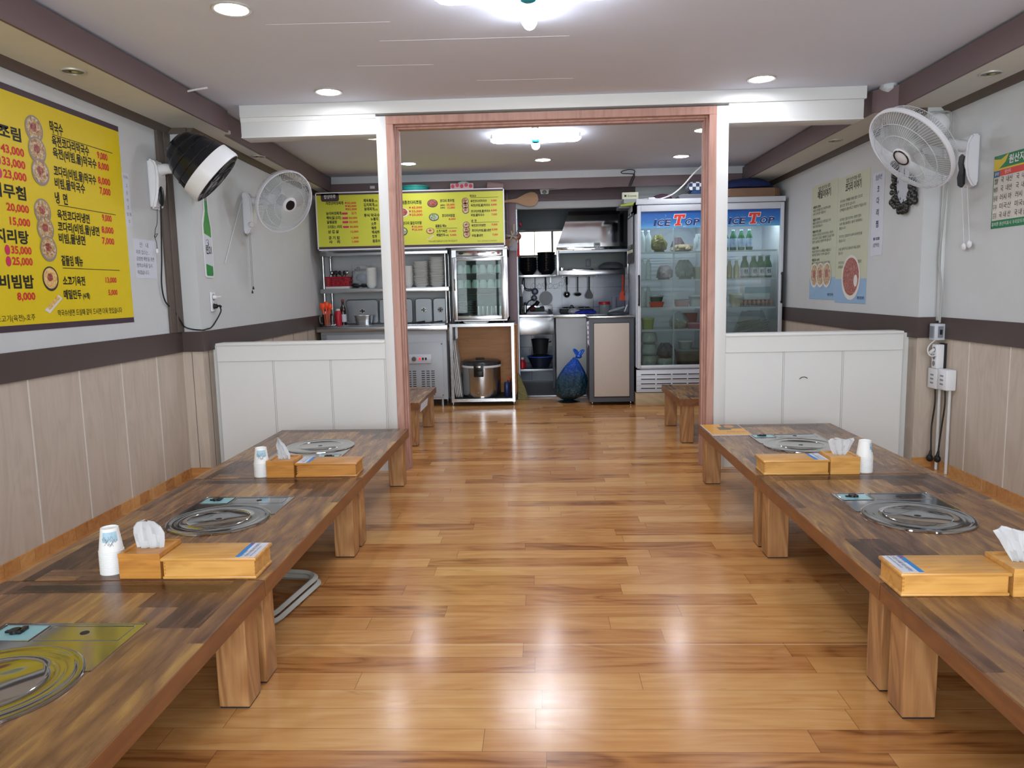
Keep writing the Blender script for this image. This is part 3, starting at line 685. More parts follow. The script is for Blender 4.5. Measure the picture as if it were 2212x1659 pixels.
# menu card on the far right table
t = thing('menu_card', 'yellow menu card with food photos on the corner of the right far table', 'menu', (0.944, 4.195, 0.3405))
part('card', MB().box(0, 0.222, 0, 0.325, 0, 0.003), [M_NOTE], t, True)
m = MB().box(0.004, 0.22, 0.004, 0.322, 0.003, 0.0034, m=0).box(0.075, 0.145, 0.15, 0.235, 0.0034, 0.0038, m=1).box(0.11, 0.215, 0.19, 0.315, 0.0036, 0.0042, m=1)
m.prism(ell(0.15, 0.25, 0.03, 0.04), 0.0042, 0.0046, 'xy', m=2)
m.add(text_mb([('밥상마루 메뉴 안내', 0.10, 0, 0.022, 0.11)], 0).xf(Matrix.Translation((0, 0.075, 0.0036)) @ Matrix.Rotation(-PI / 2, 4, 'X')), 3)
part('cover_print', m, [mat('amber print', '#d99a1f', 0.3), mat('photo print brown', '#54483f', 0.3, var=0.5, vs=60), mat('photo print orange', '#c98332', 0.3), M_INKB], t, True)

# ---------------------------------------------------------------- printed menus, posters and notes
M_BOWLR = mat('bowl print rim', '#8a8078', 0.4); M_BOWLB = mat('bowl print dark', '#3b332e', 0.4); M_BOWLW = mat('bowl print white', '#d7d2ca', 0.4)
def food(n, a, b, c, vs=70):
    if n in MATS: return MATS[n]
    t = NT(n); v = t.obj(); t.put(t.b.inputs['Base Color'], t.ramp(t.noise(v, vs, 3.0, 1.0), [(0.3, a), (0.5, b), (0.68, c)])); t.b.inputs['Roughness'].default_value = 0.4; MATS[n] = t.m; return t.m
F_RED = food('print spicy food', '#5e1f1b', '#9c443a', '#b98a72'); F_MIX = food('print noodle bowl', '#8a3a33', '#b3935c', '#cfc8b6'); F_PALE = food('print pale pancake', '#c08a4a', '#d9b16a', '#e8cf9a'); F_GRN = food('print greens', '#2f5a35', '#8a9c70', '#dcd9cc')
FM = [M_BOWLR, M_BOWLB, M_BOWLW, F_RED, F_MIX, F_PALE, F_GRN]
PT = [None, 0.0]
def dish(m, x, z, r, rim, fd, k=0, sq=1.0, dy=0.0):
    m = MB(); y = -0.0012 - 0.0006 * k + PT[1]
    m.prism(ell(x, z, r * 1.0, r * sq), y, y - 0.0003, 'xz', m=rim)
    m.prism(ell(x, z + r * 0.04, r * 0.86, r * 0.84 * sq), y - 0.0003, y - 0.0005, 'xz', m=fd)
    if fd in (4, 5): m.prism(ell(x - r * 0.05, z + r * 0.12, r * 0.36, r * 0.33 * sq), y - 0.0005, y - 0.0006, 'xz', m=3)
    part('food_picture', m, FM, PT[0], True)
def long_dish(m, x, z, r):
    m = MB()
    m.prism([(x - r, z - r * 0.5), (x - r * 0.5, z - r * 0.75), (x + r, z + r * 0.25), (x + r * 0.6, z + r * 0.5)], -0.0012, -0.0016, 'xz', m=2)
    m.prism([(x - r * 0.75, z - r * 0.35), (x - r * 0.45, z - r * 0.5), (x + r * 0.75, z + r * 0.25), (x + r * 0.45, z + r * 0.42)], -0.0016, -0.002, 'xz', m=5); m.xf(Matrix.Translation((0, PT[1], 0))); part('food_picture', m, FM, PT[0], True)
rules = lambda m, L: [m.box(a, b, -0.0016, -0.0008, z - 0.0015, z + 0.0015) for a, b, z in L]
# big yellow banner on the left wall: local x = depth along wall - 1.0, local z = height
t = thing('menu_banner', 'big yellow menu banner with plum borders on the left wall', 'banner', (-2.3185, 1.0, 1.040), PI / 2)
part('sheet', MB().box(0.35, 3.20, 0.0, 0.0015, 0.0, 1.072), [M_YEL], t, True)
part('border', MB().box(0.35, 3.20, -0.0012, 0, 1.046, 1.074).box(0.35, 3.20, -0.0012, 0, 0, 0.028), M_PLUM, t, True)
Y0, Z0 = 1.0, 1.04
def L(s, ya, z, h, yb=None, al='l', wt=0.03):
    w = None if yb is None else abs(yb - ya); return (s, ya - Y0, z - Z0, h, w, al, wt)
blk = [L('막국수', 3.601, 1.965, .052, 3.70), L('육전코다리막국수', 3.608, 1.905, .046, 3.905), L('육전(비빔,물)막국수', 3.607, 1.85, .046, 3.962), L('코다리(비빔,물)막국수', 3.60, 1.765, .046, 3.945), L('비빔,물막국수', 3.60, 1.708, .046, 3.84),
       L('냉  면', 3.591, 1.635, .05, 3.687), L('육전코다리냉면', 3.596, 1.56, .044, 3.857), L('코다리(비빔,물)냉면', 3.591, 1.503, .044, 3.934), L('비빔,물냉면', 3.591, 1.448, .044, 3.803),
       L('곁들임 메뉴', 3.594, 1.34, .046, 3.766), L('소고기육전', 3.591, 1.245, .042, 3.77), L('메밀만두', 3.588, 1.178, .042, 3.73), L('(4개)', 3.74, 1.178, .028, 3.80), L('막국수/냉면 드실때 같이 드시면 더욱 맛있습니다', 3.53, 1.096, .03, 4.085, wt=0.008),
       L('매콤코다리조림', 2.86, 1.878, .055, 3.39), L('코다리회무침', 2.93, 1.622, .055, 3.385), L('(400g)', 3.02, 1.567, .03, 3.15), L('(250g)', 3.02, 1.508, .03, 3.15), L('코다리맑은지리탕', 2.80, 1.427, .055, 3.375), L('코다리비빔밥', 2.93, 1.23, .055, 3.38),
       L('원산지 : 코다리-러시아, 소고기(육전)-호주', 2.78, 1.085, .028, 3.366, wt=0.0)]
red = [L('9,000', 3.975, 1.905, .042, 4.07), L('8,000', 3.975, 1.853, .042, 4.075), L('8,000', 3.962, 1.775, .042, 4.075), L('7,000', 3.97, 1.722, .042, 4.07), L('9,000', 3.97, 1.583, .04, 4.06), L('8,000', 3.956, 1.52, .04, 4.068), L('7,000', 3.952, 1.462, .04, 4.066),
       L('13,000', 3.952, 1.258, .034, 4.056), L('5,000', 3.968, 1.192, .034, 4.055), L('43,000', 3.252, 1.812, .042, 3.40), L('33,000', 3.252, 1.758, .042, 3.40), L('23,000', 3.252, 1.704, .042, 3.40), L('20,000', 3.25, 1.564, .04, 3.395), L('15,000', 3.262, 1.504, .04, 3.395),
       L('35,000', 3.252, 1.379, .04, 3.385), L('25,000', 3.252, 1.33, .04, 3.385), L('8,000', 3.26, 1.175, .04, 3.38)]
lines_parts('dish_name', blk, -0.0012, M_INK, t); lines_parts('price', red, -0.0012, M_INKR, t)
m = MB(); rules(m, [(2.615, 3.121, 0.918), (2.609, 3.104, 0.588), (2.599, 3.094, 0.288)]); part('ruled_lines', m, M_INK, t, True)
for z in (1.822, 1.768, 1.714, 1.388, 1.339): part('size_mark', MB().prism(ell(3.228 - Y0, z - Z0 + 0.008, 0.016, 0.022), -0.0013, -0.0018, 'xz'), mat('pink print', '#c2275a', 0.4), t, True)
PT[:] = [t, 0.0]
for k, z in enumerate((1.955, 1.862, 1.765)): dish(m, 3.485 + k * 0.008 - Y0, z - Z0, 0.062, 0, 4, k)
for k, z in enumerate((1.585, 1.505, 1.415)): dish(m, 3.49 + k * 0.008 - Y0, z - Z0, 0.06, 0, 4, k)
dish(m, 3.50 - Y0, 1.275 - Z0, 0.058, 1, 5); long_dish(m, 3.505 - Y0, 1.165 - Z0, 0.07)
dish(m, 2.72 - Y0, 1.78 - Z0, 0.11, 0, 3); dish(m, 2.72 - Y0, 1.35 - Z0, 0.10, 2, 6)
# rear menu board
BX, BZ = -2.228, 1.612
t = thing('menu_board', 'framed yellow green menu board above the kitchen counter at the back', 'menu board', (BX, 7.55, BZ - 0.01))
part('frame', MB().box(0, 1.872, 0.0, 0.05, 0, 0.565, 0.003).box(-0.001, 1.873, -0.006, 0, 0, 0.012).box(-0.001, 1.873, -0.006, 0, 0.556, 0.566).box(-0.001, 0.01, -0.006, 0, 0, 0.566).box(1.862, 1.873, -0.006, 0, 0, 0.566), M_WHITE, t, True)
part('panel', MB().box(0.01, 1.862, -0.002, 0, 0.012, 0.556), M_YEL2, t, True)
m = MB().box(0.01, 1.862, -0.0035, -0.002, 0.012, 0.036).box(0.01, 1.862, -0.0035, -0.002, 0.538, 0.556); m.prism(rrect(0.055, 0.235, 0.478, 0.56, 0.02), -0.0035, -0.002, 'xz'); part('border', m, M_PLUM, t, True)
def B(px, py): return (0.01 + (px - 55) / (2058 - 55) * 1.855, 0.562 - (py - 145 - (2058 - px) * 0.0075) / 600.0 * 0.565)
def Lb(s, px, py, h, px2, al='l', wt=0.03):
    a = B(px, py); b = B(px2, py); return (s, a[0], a[1], h, b[0] - a[0], 'l', wt)
h1 = 0.034
blk = [Lb('자연산버섯찌개', 152, 283, .03, 342), Lb('능이버섯찌개', 152, 388, .03, 316), Lb('백숙(닭,오리)', 155, 434, .03, 312), Lb('닭볶음탕', 158, 478, .03, 266), Lb('오리로스 1마리', 160, 528, .03, 316), Lb('삼 겹 살', 163, 578, .03, 280), Lb('공 기 밥', 166, 642, .03, 288), Lb('사    리', 168, 684, .03, 288),
       Lb('제육볶음', 560, 262, .03, 675), Lb('(2인)', 680, 262, .018, 712), Lb('김치찌개', 562, 306, .03, 675), Lb('(2인)', 680, 306, .018, 712), Lb('동태찌개', 566, 350, .03, 675), Lb('(2인)', 680, 350, .018, 712), Lb('후식 막국수', 560, 415, .03, 730), Lb('누룽지', 630, 455, .03, 712), Lb('소주', 634, 502, .03, 690), Lb('맥주', 636, 548, .03, 690), Lb('백세주', 638, 590, .03, 720), Lb('청하', 640, 634, .03, 692), Lb('음료수', 642, 680, .03, 724),
       Lb('매콤코다리조림', 968, 292, .034, 1184), Lb('코다리 맑은지리탕', 974, 502, .03, 1180), Lb('코다리 회무침', 1382, 278, .028, 1534), Lb('(400g)', 1384, 316, .018, 1436), Lb('(250g)', 1384, 342, .018, 1434), Lb('코다리비빔밥', 1398, 430, .028, 1538), Lb('곁들임 메뉴', 1324, 534, .026, 1444), Lb('소고기육전', 1334, 588, .026, 1448), Lb('메밀만두', 1334, 628, .026, 1428), Lb('(4개)', 1432, 626, .016, 1464), Lb('막국수/냉면 드실때 같이 드시면 더욱 맛있습니다', 1248, 688, .018, 1556, wt=0),
       Lb('막국수', 1702, 232, .024, 1770), Lb('육전코다리막국수', 1708, 284, .024, 1882), Lb('육전(비빔,물)막국수', 1710, 328, .024, 1916), Lb('코다리(비빔,물)막국수', 1710, 388, .024, 1916), Lb('비빔,물막국수', 1710, 428, .024, 1852), Lb('냉  면', 1710, 486, .024, 1766), Lb('육전코다리냉면', 1712, 534, .024, 1862), Lb('코다리(비빔,물)냉면', 1714, 586, .024, 1918), Lb('비빔,물냉면', 1714, 638, .024, 1830), Lb('원산지 : 코다리-러시아, 소고기(육전)-호주', 1772, 690, .014, 1980, wt=0)]
red = [Lb('50,000', 384, 280, .024, 482), Lb('40,000', 384, 312, .024, 484), Lb('30,000', 384, 344, .024, 486), Lb('싯가', 424, 388, .026, 482), Lb('50,000', 396, 434, .024, 486), Lb('50,000', 398, 476, .024, 490), Lb('50,000', 402, 526, .024, 494), Lb('12,000', 408, 576, .024, 492), Lb('1,000', 416, 640, .024, 492), Lb('1,000', 420, 680, .024, 492),
       Lb('43,000', 1076, 340, .026, 1188), Lb('33,000', 1076, 378, .026, 1188), Lb('23,000', 1076, 414, .026, 1190), Lb('35,000', 1096, 536, .022, 1186), Lb('25,000', 1096, 566, .022, 1186), Lb('20,000', 1450, 316, .024, 1538), Lb('15,000', 1460, 346, .024, 1540), Lb('8,000', 1470, 462, .022, 1544), Lb('13,000', 1470, 586, .022, 1546), Lb('5,000', 1480, 626, .022, 1546),
       Lb('9,000', 1926, 280, .022, 1986), Lb('8,000', 1926, 322, .022, 1986), Lb('8,000', 1924, 380, .022, 1986), Lb('7,000', 1928, 422, .022, 1988), Lb('9,000', 1926, 526, .022, 1990), Lb('8,000', 1926, 576, .022, 1990), Lb('7,000', 1932, 630, .022, 1992)]
lines_parts('dish_name', blk, -0.003, M_INK, t); lines_parts('price', red, -0.003, M_INKR, t)
part('shop_name', text_mb([(u'밥상마루', 0.088, 0.505, 0.036, 0.115, 'l', 0.01)], -0.0045), M_INKW, t, True)
m = MB(); rules(m, [(B(1708, 0)[0], B(2006, 0)[0], B(1708, 236)[1]), (B(1712, 0)[0], B(2008, 0)[0], B(1712, 490)[1]), (B(1330, 0)[0], B(1560, 0)[0], B(1330, 544)[1])]); m.xf(Matrix.Translation((0, -0.002, 0))); part('ruled_lines', m, M_INK, t, True)
PT[:] = [t, -0.002]
for px, py in ((1652, 270), (1652, 315), (1654, 362), (1656, 515), (1656, 565), (1658, 612)): a = B(px, py); dish(m, a[0], a[1], 0.034, 1, 4)
a = B(1302, 286); dish(m, a[0], a[1], 0.052, 1, 3, 0, 0.75); a = B(1312, 428); dish(m, a[0], a[1], 0.050, 1, 6, 0, 0.75); a = B(1268, 570); dish(m, a[0], a[1], 0.040, 1, 5, 0, 0.75); a = B(1270, 632); long_dish(m, a[0], a[1], 0.036)
a = B(965, 375); dish(m, a[0], a[1], 0.072, 2, 3, 0, 0.65); a = B(965, 570); dish(m, a[0], a[1], 0.055, 1, 6, 0, 0.8)
for px, py in ((1058, 328), (1058, 366), (1060, 402), (1080, 524), (1082, 554), (370, 268), (372, 300), (374, 332)): a = B(px, py); part('size_mark', MB().prism(ell(a[0], a[1] + 0.003, 0.009, 0.009, 14), -0.003, -0.0036, 'xz'), mat('pink print', '#c2275a', 0.4), t, True)
for px, py in ((354, 377), (356, 424), (357, 466), (360, 516)): a = B(px, py); part('size_mark', MB().prism(rrect(a[0] - 0.029, a[0] + 0.029, a[1] - 0.008, a[1] + 0.012, 0.005), -0.003, -0.0036, 'xz'), mat('pink print', '#c2275a', 0.4), t, True)
# notes on the near left wall
t = thing('price_strip', 'narrow handwritten paper strip beside the yellow banner', 'note', (-2.3185, 4.235, 1.576), PI / 2)
part('paper', MB().box(-0.034, 0.034, 0, 0.001, 0, 0.295), M_NOTE, t, True)
part('handwriting', text_mb([('추가메뉴', -0.024, 0.262, 0.018, 0.048), ('고', -0.008, 0.215, 0.02), ('등', -0.008, 0.175, 0.02), ('어', -0.008, 0.135, 0.02), ('조', -0.008, 0.095, 0.02), ('림 有', -0.018, 0.058, 0.02), ('소', -0.008, 0.02, 0.02)], -0.0012), M_INKG, t, True)
t = thing('handwritten_notice', 'faint handwritten notice sheet under the black fan on the left wall', 'note', (-2.3185, 4.385, 1.288), PI / 2)
part('paper', MB().box(-0.125, 0.118, 0, 0.001, 0, 0.225), M_NOTE, t, True)
part('handwriting', text_mb([('안   내', -0.06, 0.178, 0.028, 0.095), ('저희 업소는...', -0.105, 0.138, 0.024, 0.15), ('감염병 예방을 위한', -0.105, 0.100, 0.024, 0.20), ('방역소독을 실시', -0.105, 0.062, 0.024, 0.17), ('하겠습니다.', -0.105, 0.022, 0.024, 0.13)], -0.0012), M_INKG, t, True)
# soju bottle cut-out on the column side
AL = PI / 2 + math.atan(0.045)
def onL(y, z, off=0.002): return (xl(y) + off, y, z)
t = thing('bottle_poster', 'green bottle shaped cut-out poster on the left column', 'poster', onL(4.955, 1.297), AL)
out = [(-0.075, 0.015), (-0.06, 0), (0.045, 0), (0.06, 0.02), (0.062, 0.35), (0.035, 0.44), (0.03, 0.60), (0.055, 0.66), (0.075, 0.78), (-0.04, 0.78), (-0.05, 0.66), (-0.035, 0.58), (-0.035, 0.46), (-0.078, 0.38)]
part('backing', MB().prism([(p[0] * 1.1, p[1] * 0.95) for p in out], 0, 0.003, 'xz').xf(Matrix.Translation((0, -0.003, 0))), M_WHITE, t, True)
g = [(-0.062, 0.02), (-0.05, 0.012), (0.042, 0.012), (0.05, 0.025), (0.052, 0.33), (0.024, 0.43), (0.021, 0.545), (-0.022, 0.545), (-0.025, 0.43), (-0.062, 0.34)]
part('bottle_print', MB().prism(g, -0.0036, -0.003, 'xz'), mat('bottle green print', '#2f8a44', 0.25, var=0.3, vs=14), t, True)
part('bottle_label', MB().prism([(-0.062, 0.09), (0.051, 0.075), (0.051, 0.265), (-0.062, 0.285)], -0.0042, -0.0036, 'xz', m=0).box(-0.022, 0.022, -0.0042, -0.0036, 0.50, 0.548, m=1), [M_NOTE, mat('cap print', '#8f857c', 0.4)], t, True)
m = text_mb([('린21', -0.05, 0.155, 0.055, 0.092, 'l', 0.03), ('빙', -0.035, 0.66, 0.03, 0.03, 'l', .02), ('가', -0.035, 0.62, 0.03, 0.03, 'l', .02), ('도', 0.012, 0.665, 0.03, 0.03, 'l', .02), ('수', 0.012, 0.625, 0.03, 0.03, 'l', .02), ('부드럽게', -0.04, 0.585, 0.016, 0.075)], -0.0046)
m.tube([(-0.02 + 0.02 * math.cos(a / 3), -0.0044, 0.235 + 0.014 * math.sin(a / 3)) for a in range(10)], 0.0015, 4); m.tube([(-0.012, -0.0044, 0.232), (-0.004, -0.0044, 0.218), (-0.012, -0.0044, 0.21)], 0.003, 4)
part('lettering', m, M_INK, t, True)
t = thing('wall_outlet', 'white double outlet on the left column under the bottle poster', 'outlet', onL(4.965, 1.075, 0.001), AL)
part('plate', MB().box(-0.04, 0.04, -0.008, 0, 0, 0.128, 0.003), M_WHITE, t, True)
m = MB()
for z in (0.034, 0.094): m.cyl((0, -0.0085, z), (0, -0.007, z), 0.022, n=20)
part('socket', m, M_GREYP, t, True)
part('black_plug', MB().cyl((0, -0.008, 0.034), (0, -0.03, 0.034), 0.017, 0.014).tube(curve([(0.0, -0.028, 0.034), (0.02, -0.04, 0.036), (0.05, -0.035, 0.03)], 4), 0.007, 6), M_RUB, t, True)
part('white_plug', MB().cyl((0, -0.008, 0.094), (0, -0.03, 0.094), 0.014, 0.011).tube(curve([(0, -0.026, 0.094), (0.03, -0.036, 0.096), (0.07, -0.03, 0.098)], 4), 0.006, 6), M_WHITE, t, True)
# posters on the right wall behind the partition
AR = -PI / 2 - math.atan(0.012)
def onR(y, z, off=0.002): return (xr(y) - off, y, z)
M_CREAM = mat('pale green cream print', '#bfc2a8', 0.45, var=0.02); M_SKYB = mat('sky blue print', '#8fb0cf', 0.45, var=0.03)
def story_poster(yc, w_, z0, z1, title, sub, body, label, bowls):
    t = thing('story_poster', label, 'poster', onR(yc, z0), AR, 'food story posters'); H = z1 - z0
    part('sheet', MB().box(-w_ / 2, w_ / 2, 0, 0.0012, 0.0, H, m=0), M_CREAM, t, True)
    part('blue_field', MB().box(-w_ / 2, w_ / 2, -0.0008, 0, 0, H * 0.19), M_SKYB, t, True)
    part('title', text_mb([(title, 0, H * 0.875, 0.062, w_ * 0.5, 'c', 0.02), (sub, 0, H * 0.945, 0.032, w_ * 0.46, 'c')], -0.0012), M_INK, t, True)
    lines_parts('story_line', [(s, -w_ * 0.42, H * z, 0.022, w_ * ww, 'l', bt) for s, z, ww, bt in body], -0.0012, mat('dark olive ink', '#3a3c30', 0.5, var=0), t)
    part('caption', text_mb([('자연의 건강 식탁', w_ * 0.45, 0.03, 0.022, 0.13, 'r', 0.02)], -0.0018), M_INKB, t, True)
    PT[:] = [t, -0.001]
    if bowls == 3:
        for k in range(3): dish(m, -w_ * 0.30 + k * w_ * 0.25, H * 0.21, w_ * 0.165, 2, 4, k, 1.05)
    else: dish(m, w_ * 0.02, H * 0.20, w_ * 0.30, 2, 3, 0, 0.95); part('radish_print', MB().prism(ell(w_ * 0.18, H * 0.175, 0.035, 0.045), -0.0034, -0.0028, 'xz', m=2), FM, t, True)
bd1 = [('메밀의 효능', .80, .3, .02), ('메밀은 단백질이 많고 비타민이 풍부', .77, .68, 0), ('하여 건강에 좋은 식품입니다', .74, .5, 0), ('메밀과 다이어트', .69, .3, .02), ('메밀은 열량이 낮고 포만감을 주어', .66, .70, 0), ('체중 조절에 좋습니다', .63, .4, 0), ('메밀의 루틴 성분', .585, .34, .02), ('메밀에는 혈관을 튼튼하게 하는 루틴이', .555, .80, 0), ('들어 있어 고혈압 예방에 도움을 주며', .525, .84, 0), ('혈액 순환을 원활하게 합니다', .495, .74, 0), ('메밀의 해독', .44, .27, .02), ('메밀은 몸속의 노폐물을 배출하고', .41, .75, 0), ('피부를 맑게 가꾸어 줍니다', .38, .70, 0), ('메밀과 숙취', .335, .3, .02), ('메밀은 간을 보호하여 숙취를 풀어', .305, .72, 0), ('주는 음식입니다', .275, .40, 0)]
bd2 = [('코다리는 명태를 반쯤 말린 것으로', .80, .72, 0), ('쫄깃한 맛이 납니다', .765, .5, 0), ('단백질이 풍부하고 지방이 적습니다', .73, .84, 0), ('코다리는 간을 보호하는 성분이 많아', .655, .70, 0), ('숙취 해소에 좋고 원기 회복에도', .62, .74, 0), ('좋습니다', .585, .22, 0), ('코다리는 칼로리가 낮아 다이어트에', .52, .74, 0), ('좋습니다', .485, .22, 0), ('눈을 밝게 하고 몸속의 독을 풀어', .42, .70, 0), ('줍니다', .385, .15, 0), ('코다리는 뼈째 먹어 칼슘이 많은', .31, .76, 0), ('음식입니다', .275, .2, 0)]
story_poster(6.515, 0.60, 1.04, 2.005, '메밀이야기', '밥상마루', bd1, 'farther cream poster with three noodle bowls at its foot', 3)
story_poster(5.905, 0.60, 1.02, 1.99, '코다리 이야기', '밥상마루', bd2, 'nearer cream poster with one large red stew bowl at its foot', 1)
t = thing('handwritten_strip', 'tall bluish handwritten paper strip beside the cream posters', 'note', onR(5.46, 1.36), AR)
part('paper', MB().box(-0.095, 0.095, 0, 0.001, 0, 0.575), M_NOTE, t, True)
part('handwriting', text_mb([('점심특선', 0, 0.52, 0.035, 0.10, 'c'), ('코', 0, 0.435, 0.045, 0.035, 'c', .02), ('다', 0, 0.355, 0.045, 0.04, 'c', .02), ('리', 0, 0.275, 0.045, 0.04, 'c', .02), ('찜', 0, 0.195, 0.045, 0.04, 'c', .02), ('₩ 10,000', 0, 0.105, 0.026, 0.10, 'c', .01), ('(2인이상)', 0, 0.06, 0.028, 0.10, 'c')], -0.0012), M_INKB, t, True)
# origin notice on the near right wall
t = thing('origin_notice', 'green headed table notice on the near right wall, cut by the photo edge', 'poster', (2.4685, 4.305, 1.452), -PI / 2)
part('sheet', MB().box(0, 0.52, 0, 0.0012, 0, 0.385), mat('warm white print', '#cfcac2', 0.5), t, True)
G_ = mat('green print', '#1f7a4a', 0.4)
part('header', MB().box(0, 0.52, -0.0008, 0, 0.315, 0.385).box(0, 0.52, -0.0008, 0, 0, 0.042).box(0, 0.004, -0.0008, 0, 0, 0.385), G_, t, True)
part('yellow_wave', MB().prism([(0, 0.312), (0.05, 0.318), (0.10, 0.345), (0.125, 0.385), (0.105, 0.378), (0.06, 0.362), (0.0, 0.37)], -0.0014, -0.0008, 'xz').box(0, 0.52, -0.0012, -0.0008, 0.308, 0.316), mat('gold print', '#d8bb28', 0.4), t, True)
part('column_heads', MB().box(0.006, 0.054, -0.0012, 0, 0.272, 0.305, m=0).box(0.055, 0.50, -0.0012, 0, 0.275, 0.307, m=1), [mat('steel blue print', '#2b5f8c', 0.4), mat('coral print', '#d0463c', 0.4)], t, True)
ox = ['쌀', '배추', '동태', '두부', '고춧가루']; og = ['국  내산', '국  내산', '러시 아', '미국산', '국 내 산']
lines_parts('handwriting', [(s, 0.01, 0.235 - k * 0.046, 0.03, 0.034) for k, s in enumerate(ox)] + [(s, 0.068, 0.238 - k * 0.046, 0.03, 0.10) for k, s in enumerate(og)] + [(s, 0.20, 0.238 - k * 0.046, 0.03, 0.10) for k, s in enumerate(og)], -0.0012, M_INK, t)
part('lettering', text_mb([('원산지 표시', 0.13, 0.330, 0.042, 0.23, 'l', .02), ('품목명', 0.012, 0.28, 0.017, 0.036), ('원산지', 0.10, 0.282, 0.02, 0.05), ('올바른 원산지표시 우리모두의 약속입니다', 0.008, 0.012, 0.02, 0.40)], -0.0018), M_INKW, t, True)

# ---------------------------------------------------------------- wall fans
def frame_at(c, ax, up=(0, 0, 1)):
    z = Vector(ax).normalized(); x = Vector(up).cross(z).normalized(); y = z.cross(x)
    M = Matrix((x, y, z)).transposed().to_4x4(); M.translation = Vector(c); return M
M_FANW = mat('fan white', '#d5d6da', 0.35, var=0.01); M_WIRE = mat('fan guard wire', '#c6cacf', 0.35, var=0)
M_BLADE = mat('milky fan blade', '#c4cac8', 0.25, var=0.02, alpha=0.55)
def guard(F, R, name, t):
    m = MB(); N = 96
    for k in range(N):
        a = 2 * PI * k / N; pts = []
        for q in range(9):
            s = q / 8; r = 0.05 + (R - 0.055) * s; z = 0.055 * (1 - s ** 2.6) + 0.012; aa = a + 0.28 * (1 - s)
            pts.append((r * math.cos(aa), r * math.sin(aa), z))
        m.tube(pts, 0.0011, 3, caps=False)
    for s in (0.42, 0.72):
        r = 0.05 + (R - 0.055) * s; z = 0.055 * (1 - s ** 2.6) + 0.013
        m.tube([(r * math.cos(b), r * math.sin(b), z) for b in [2 * PI * k / 48 for k in range(48)]], 0.0016, 4, closed=True)
    m.xf(F); part('front_guard', m, M_WIRE, t)
    m = MB()
    for k in range(N):
        a = 2 * PI * (k + 0.5) / N
        m.tube([(r * math.cos(a), r * math.sin(a), z) for r, z in ((0.06, -0.085), (R * 0.6, -0.082), (R * 0.9, -0.06), (R - 0.006, 0.0))], 0.0011, 3, caps=False)
    for r, z in ((R * 0.6, -0.083), (R * 0.9, -0.061)): m.tube([(r * math.cos(b), r * math.sin(b), z) for b in [2 * PI * k / 48 for k in range(48)]], 0.0015, 4, closed=True)
    m.xf(F); part('rear_guard', m, M_WIRE, t)
    m = MB().lathe([(R - 0.008, -0.012), (R, -0.012), (R + 0.002, 0.0), (R, 0.013), (R - 0.008, 0.014), (R - 0.008, -0.012)], 64).xf(F); part('guard_ring', m, M_FANW, t)
def blades(F, R, n, t):
    m = MB()
    for k in range(n):
        rows = []
        for i in range(9):
            s = i / 8; r = 0.04 + (R - 0.03 - 0.04) * s; wd = 0.30 + 0.75 * math.sin(PI * (0.12 + 0.74 * s)) ** 0.8; c = 0.25 * s
            rows.append([m.v((r * math.cos(k * 2 * PI / n + c + wd * (j / 6 - 0.5)), r * math.sin(k * 2 * PI / n + c + wd * (j / 6 - 0.5)), -0.03 + 0.045 * (j / 6 - 0.5) * (1 - 0.4 * s))) for j in range(7)])
        for a, b in zip(rows, rows[1:]):
            for j in range(6): m._f([a[j], a[j + 1], b[j + 1], b[j]], True)
    bmesh.ops.solidify(m.b, geom=list(m.b.faces), thickness=0.002)
    m.cyl((0, 0, -0.05), (0, 0, 0.01), 0.04, 0.036, 24).xf(F); part('fan_blades', m, M_BLADE, t)
def white_fan(label, wall, wy, z0, z1, c, ax, R, side, group='wall fans'):
    """side +1: fixed on the left wall, -1: on the right wall"""
    t = thing('wall_fan', label, 'fan', (wall, wy, z0), 0, group)
    m = MB(); pr = [(0, 0.02), (0.012, 0.0), (0.03, 0.0), (0.06, 0.05), (0.075, 0.12), (0.07, (z1 - z0) - 0.05), (0.045, z1 - z0), (0.0, z1 - z0)]
    b = MB().prism([(wall + side * p[0], z0 + p[1]) for p in pr], wy - 0.05, wy + 0.05, 'xz'); es = list(b.b.edges)
    bmesh.ops.bevel(b.b, geom=es, offset=0.012, segments=3, affect='EDGES', clamp_overlap=True)
    for f in b.b.faces: f.smooth = True
    part('bracket', b, M_FANW, t)
    F = frame_at(c, ax)
    back = F @ Vector((0, 0, -0.20)); j = Vector((wall + side * 0.06, wy, z1 - 0.06)); arm_end = back.lerp(F @ Vector((0, 0.0, -0.12)), 0.4) + Vector((0, 0, -0.07))
    m = MB().tube([j, j.lerp(arm_end, 0.5) + Vector((0, 0, 0.005)), arm_end], [0.034, 0.028, 0.03], 12); part('arm', m, M_FANW, t)
    m = MB().lathe([(0, -0.255), (0.035, -0.252), (0.055, -0.235), (0.066, -0.20), (0.070, -0.12), (0.066, -0.085), (0.0, -0.085)], 28).xf(F)
    m.tube([arm_end, back.lerp(F @ Vector((0, 0, -0.12)), 0.45)], 0.026, 10); part('motor_housing', m, M_FANW, t)
    guard(F, R, 'guard', t); blades(F, R, 3 if side > 0 else 5, t)
    hub = part('hub_cap', MB().lathe([(0.0, 0.074), (0.048, 0.073), (0.056, 0.068), (0.058, 0.06)], 32).xf(F), M_FANW, t)
    m = MB()
    if side > 0: m.lathe([(0, 0.076), (0.036, 0.0755), (0.038, 0.073)], 28)
    else: m.lathe([(0.040, 0.074), (0.042, 0.0765), (0.048, 0.0765), (0.050, 0.073)], 32)
    m.xf(F); part('hub_badge', m, M_BLACK, hub)
    return t
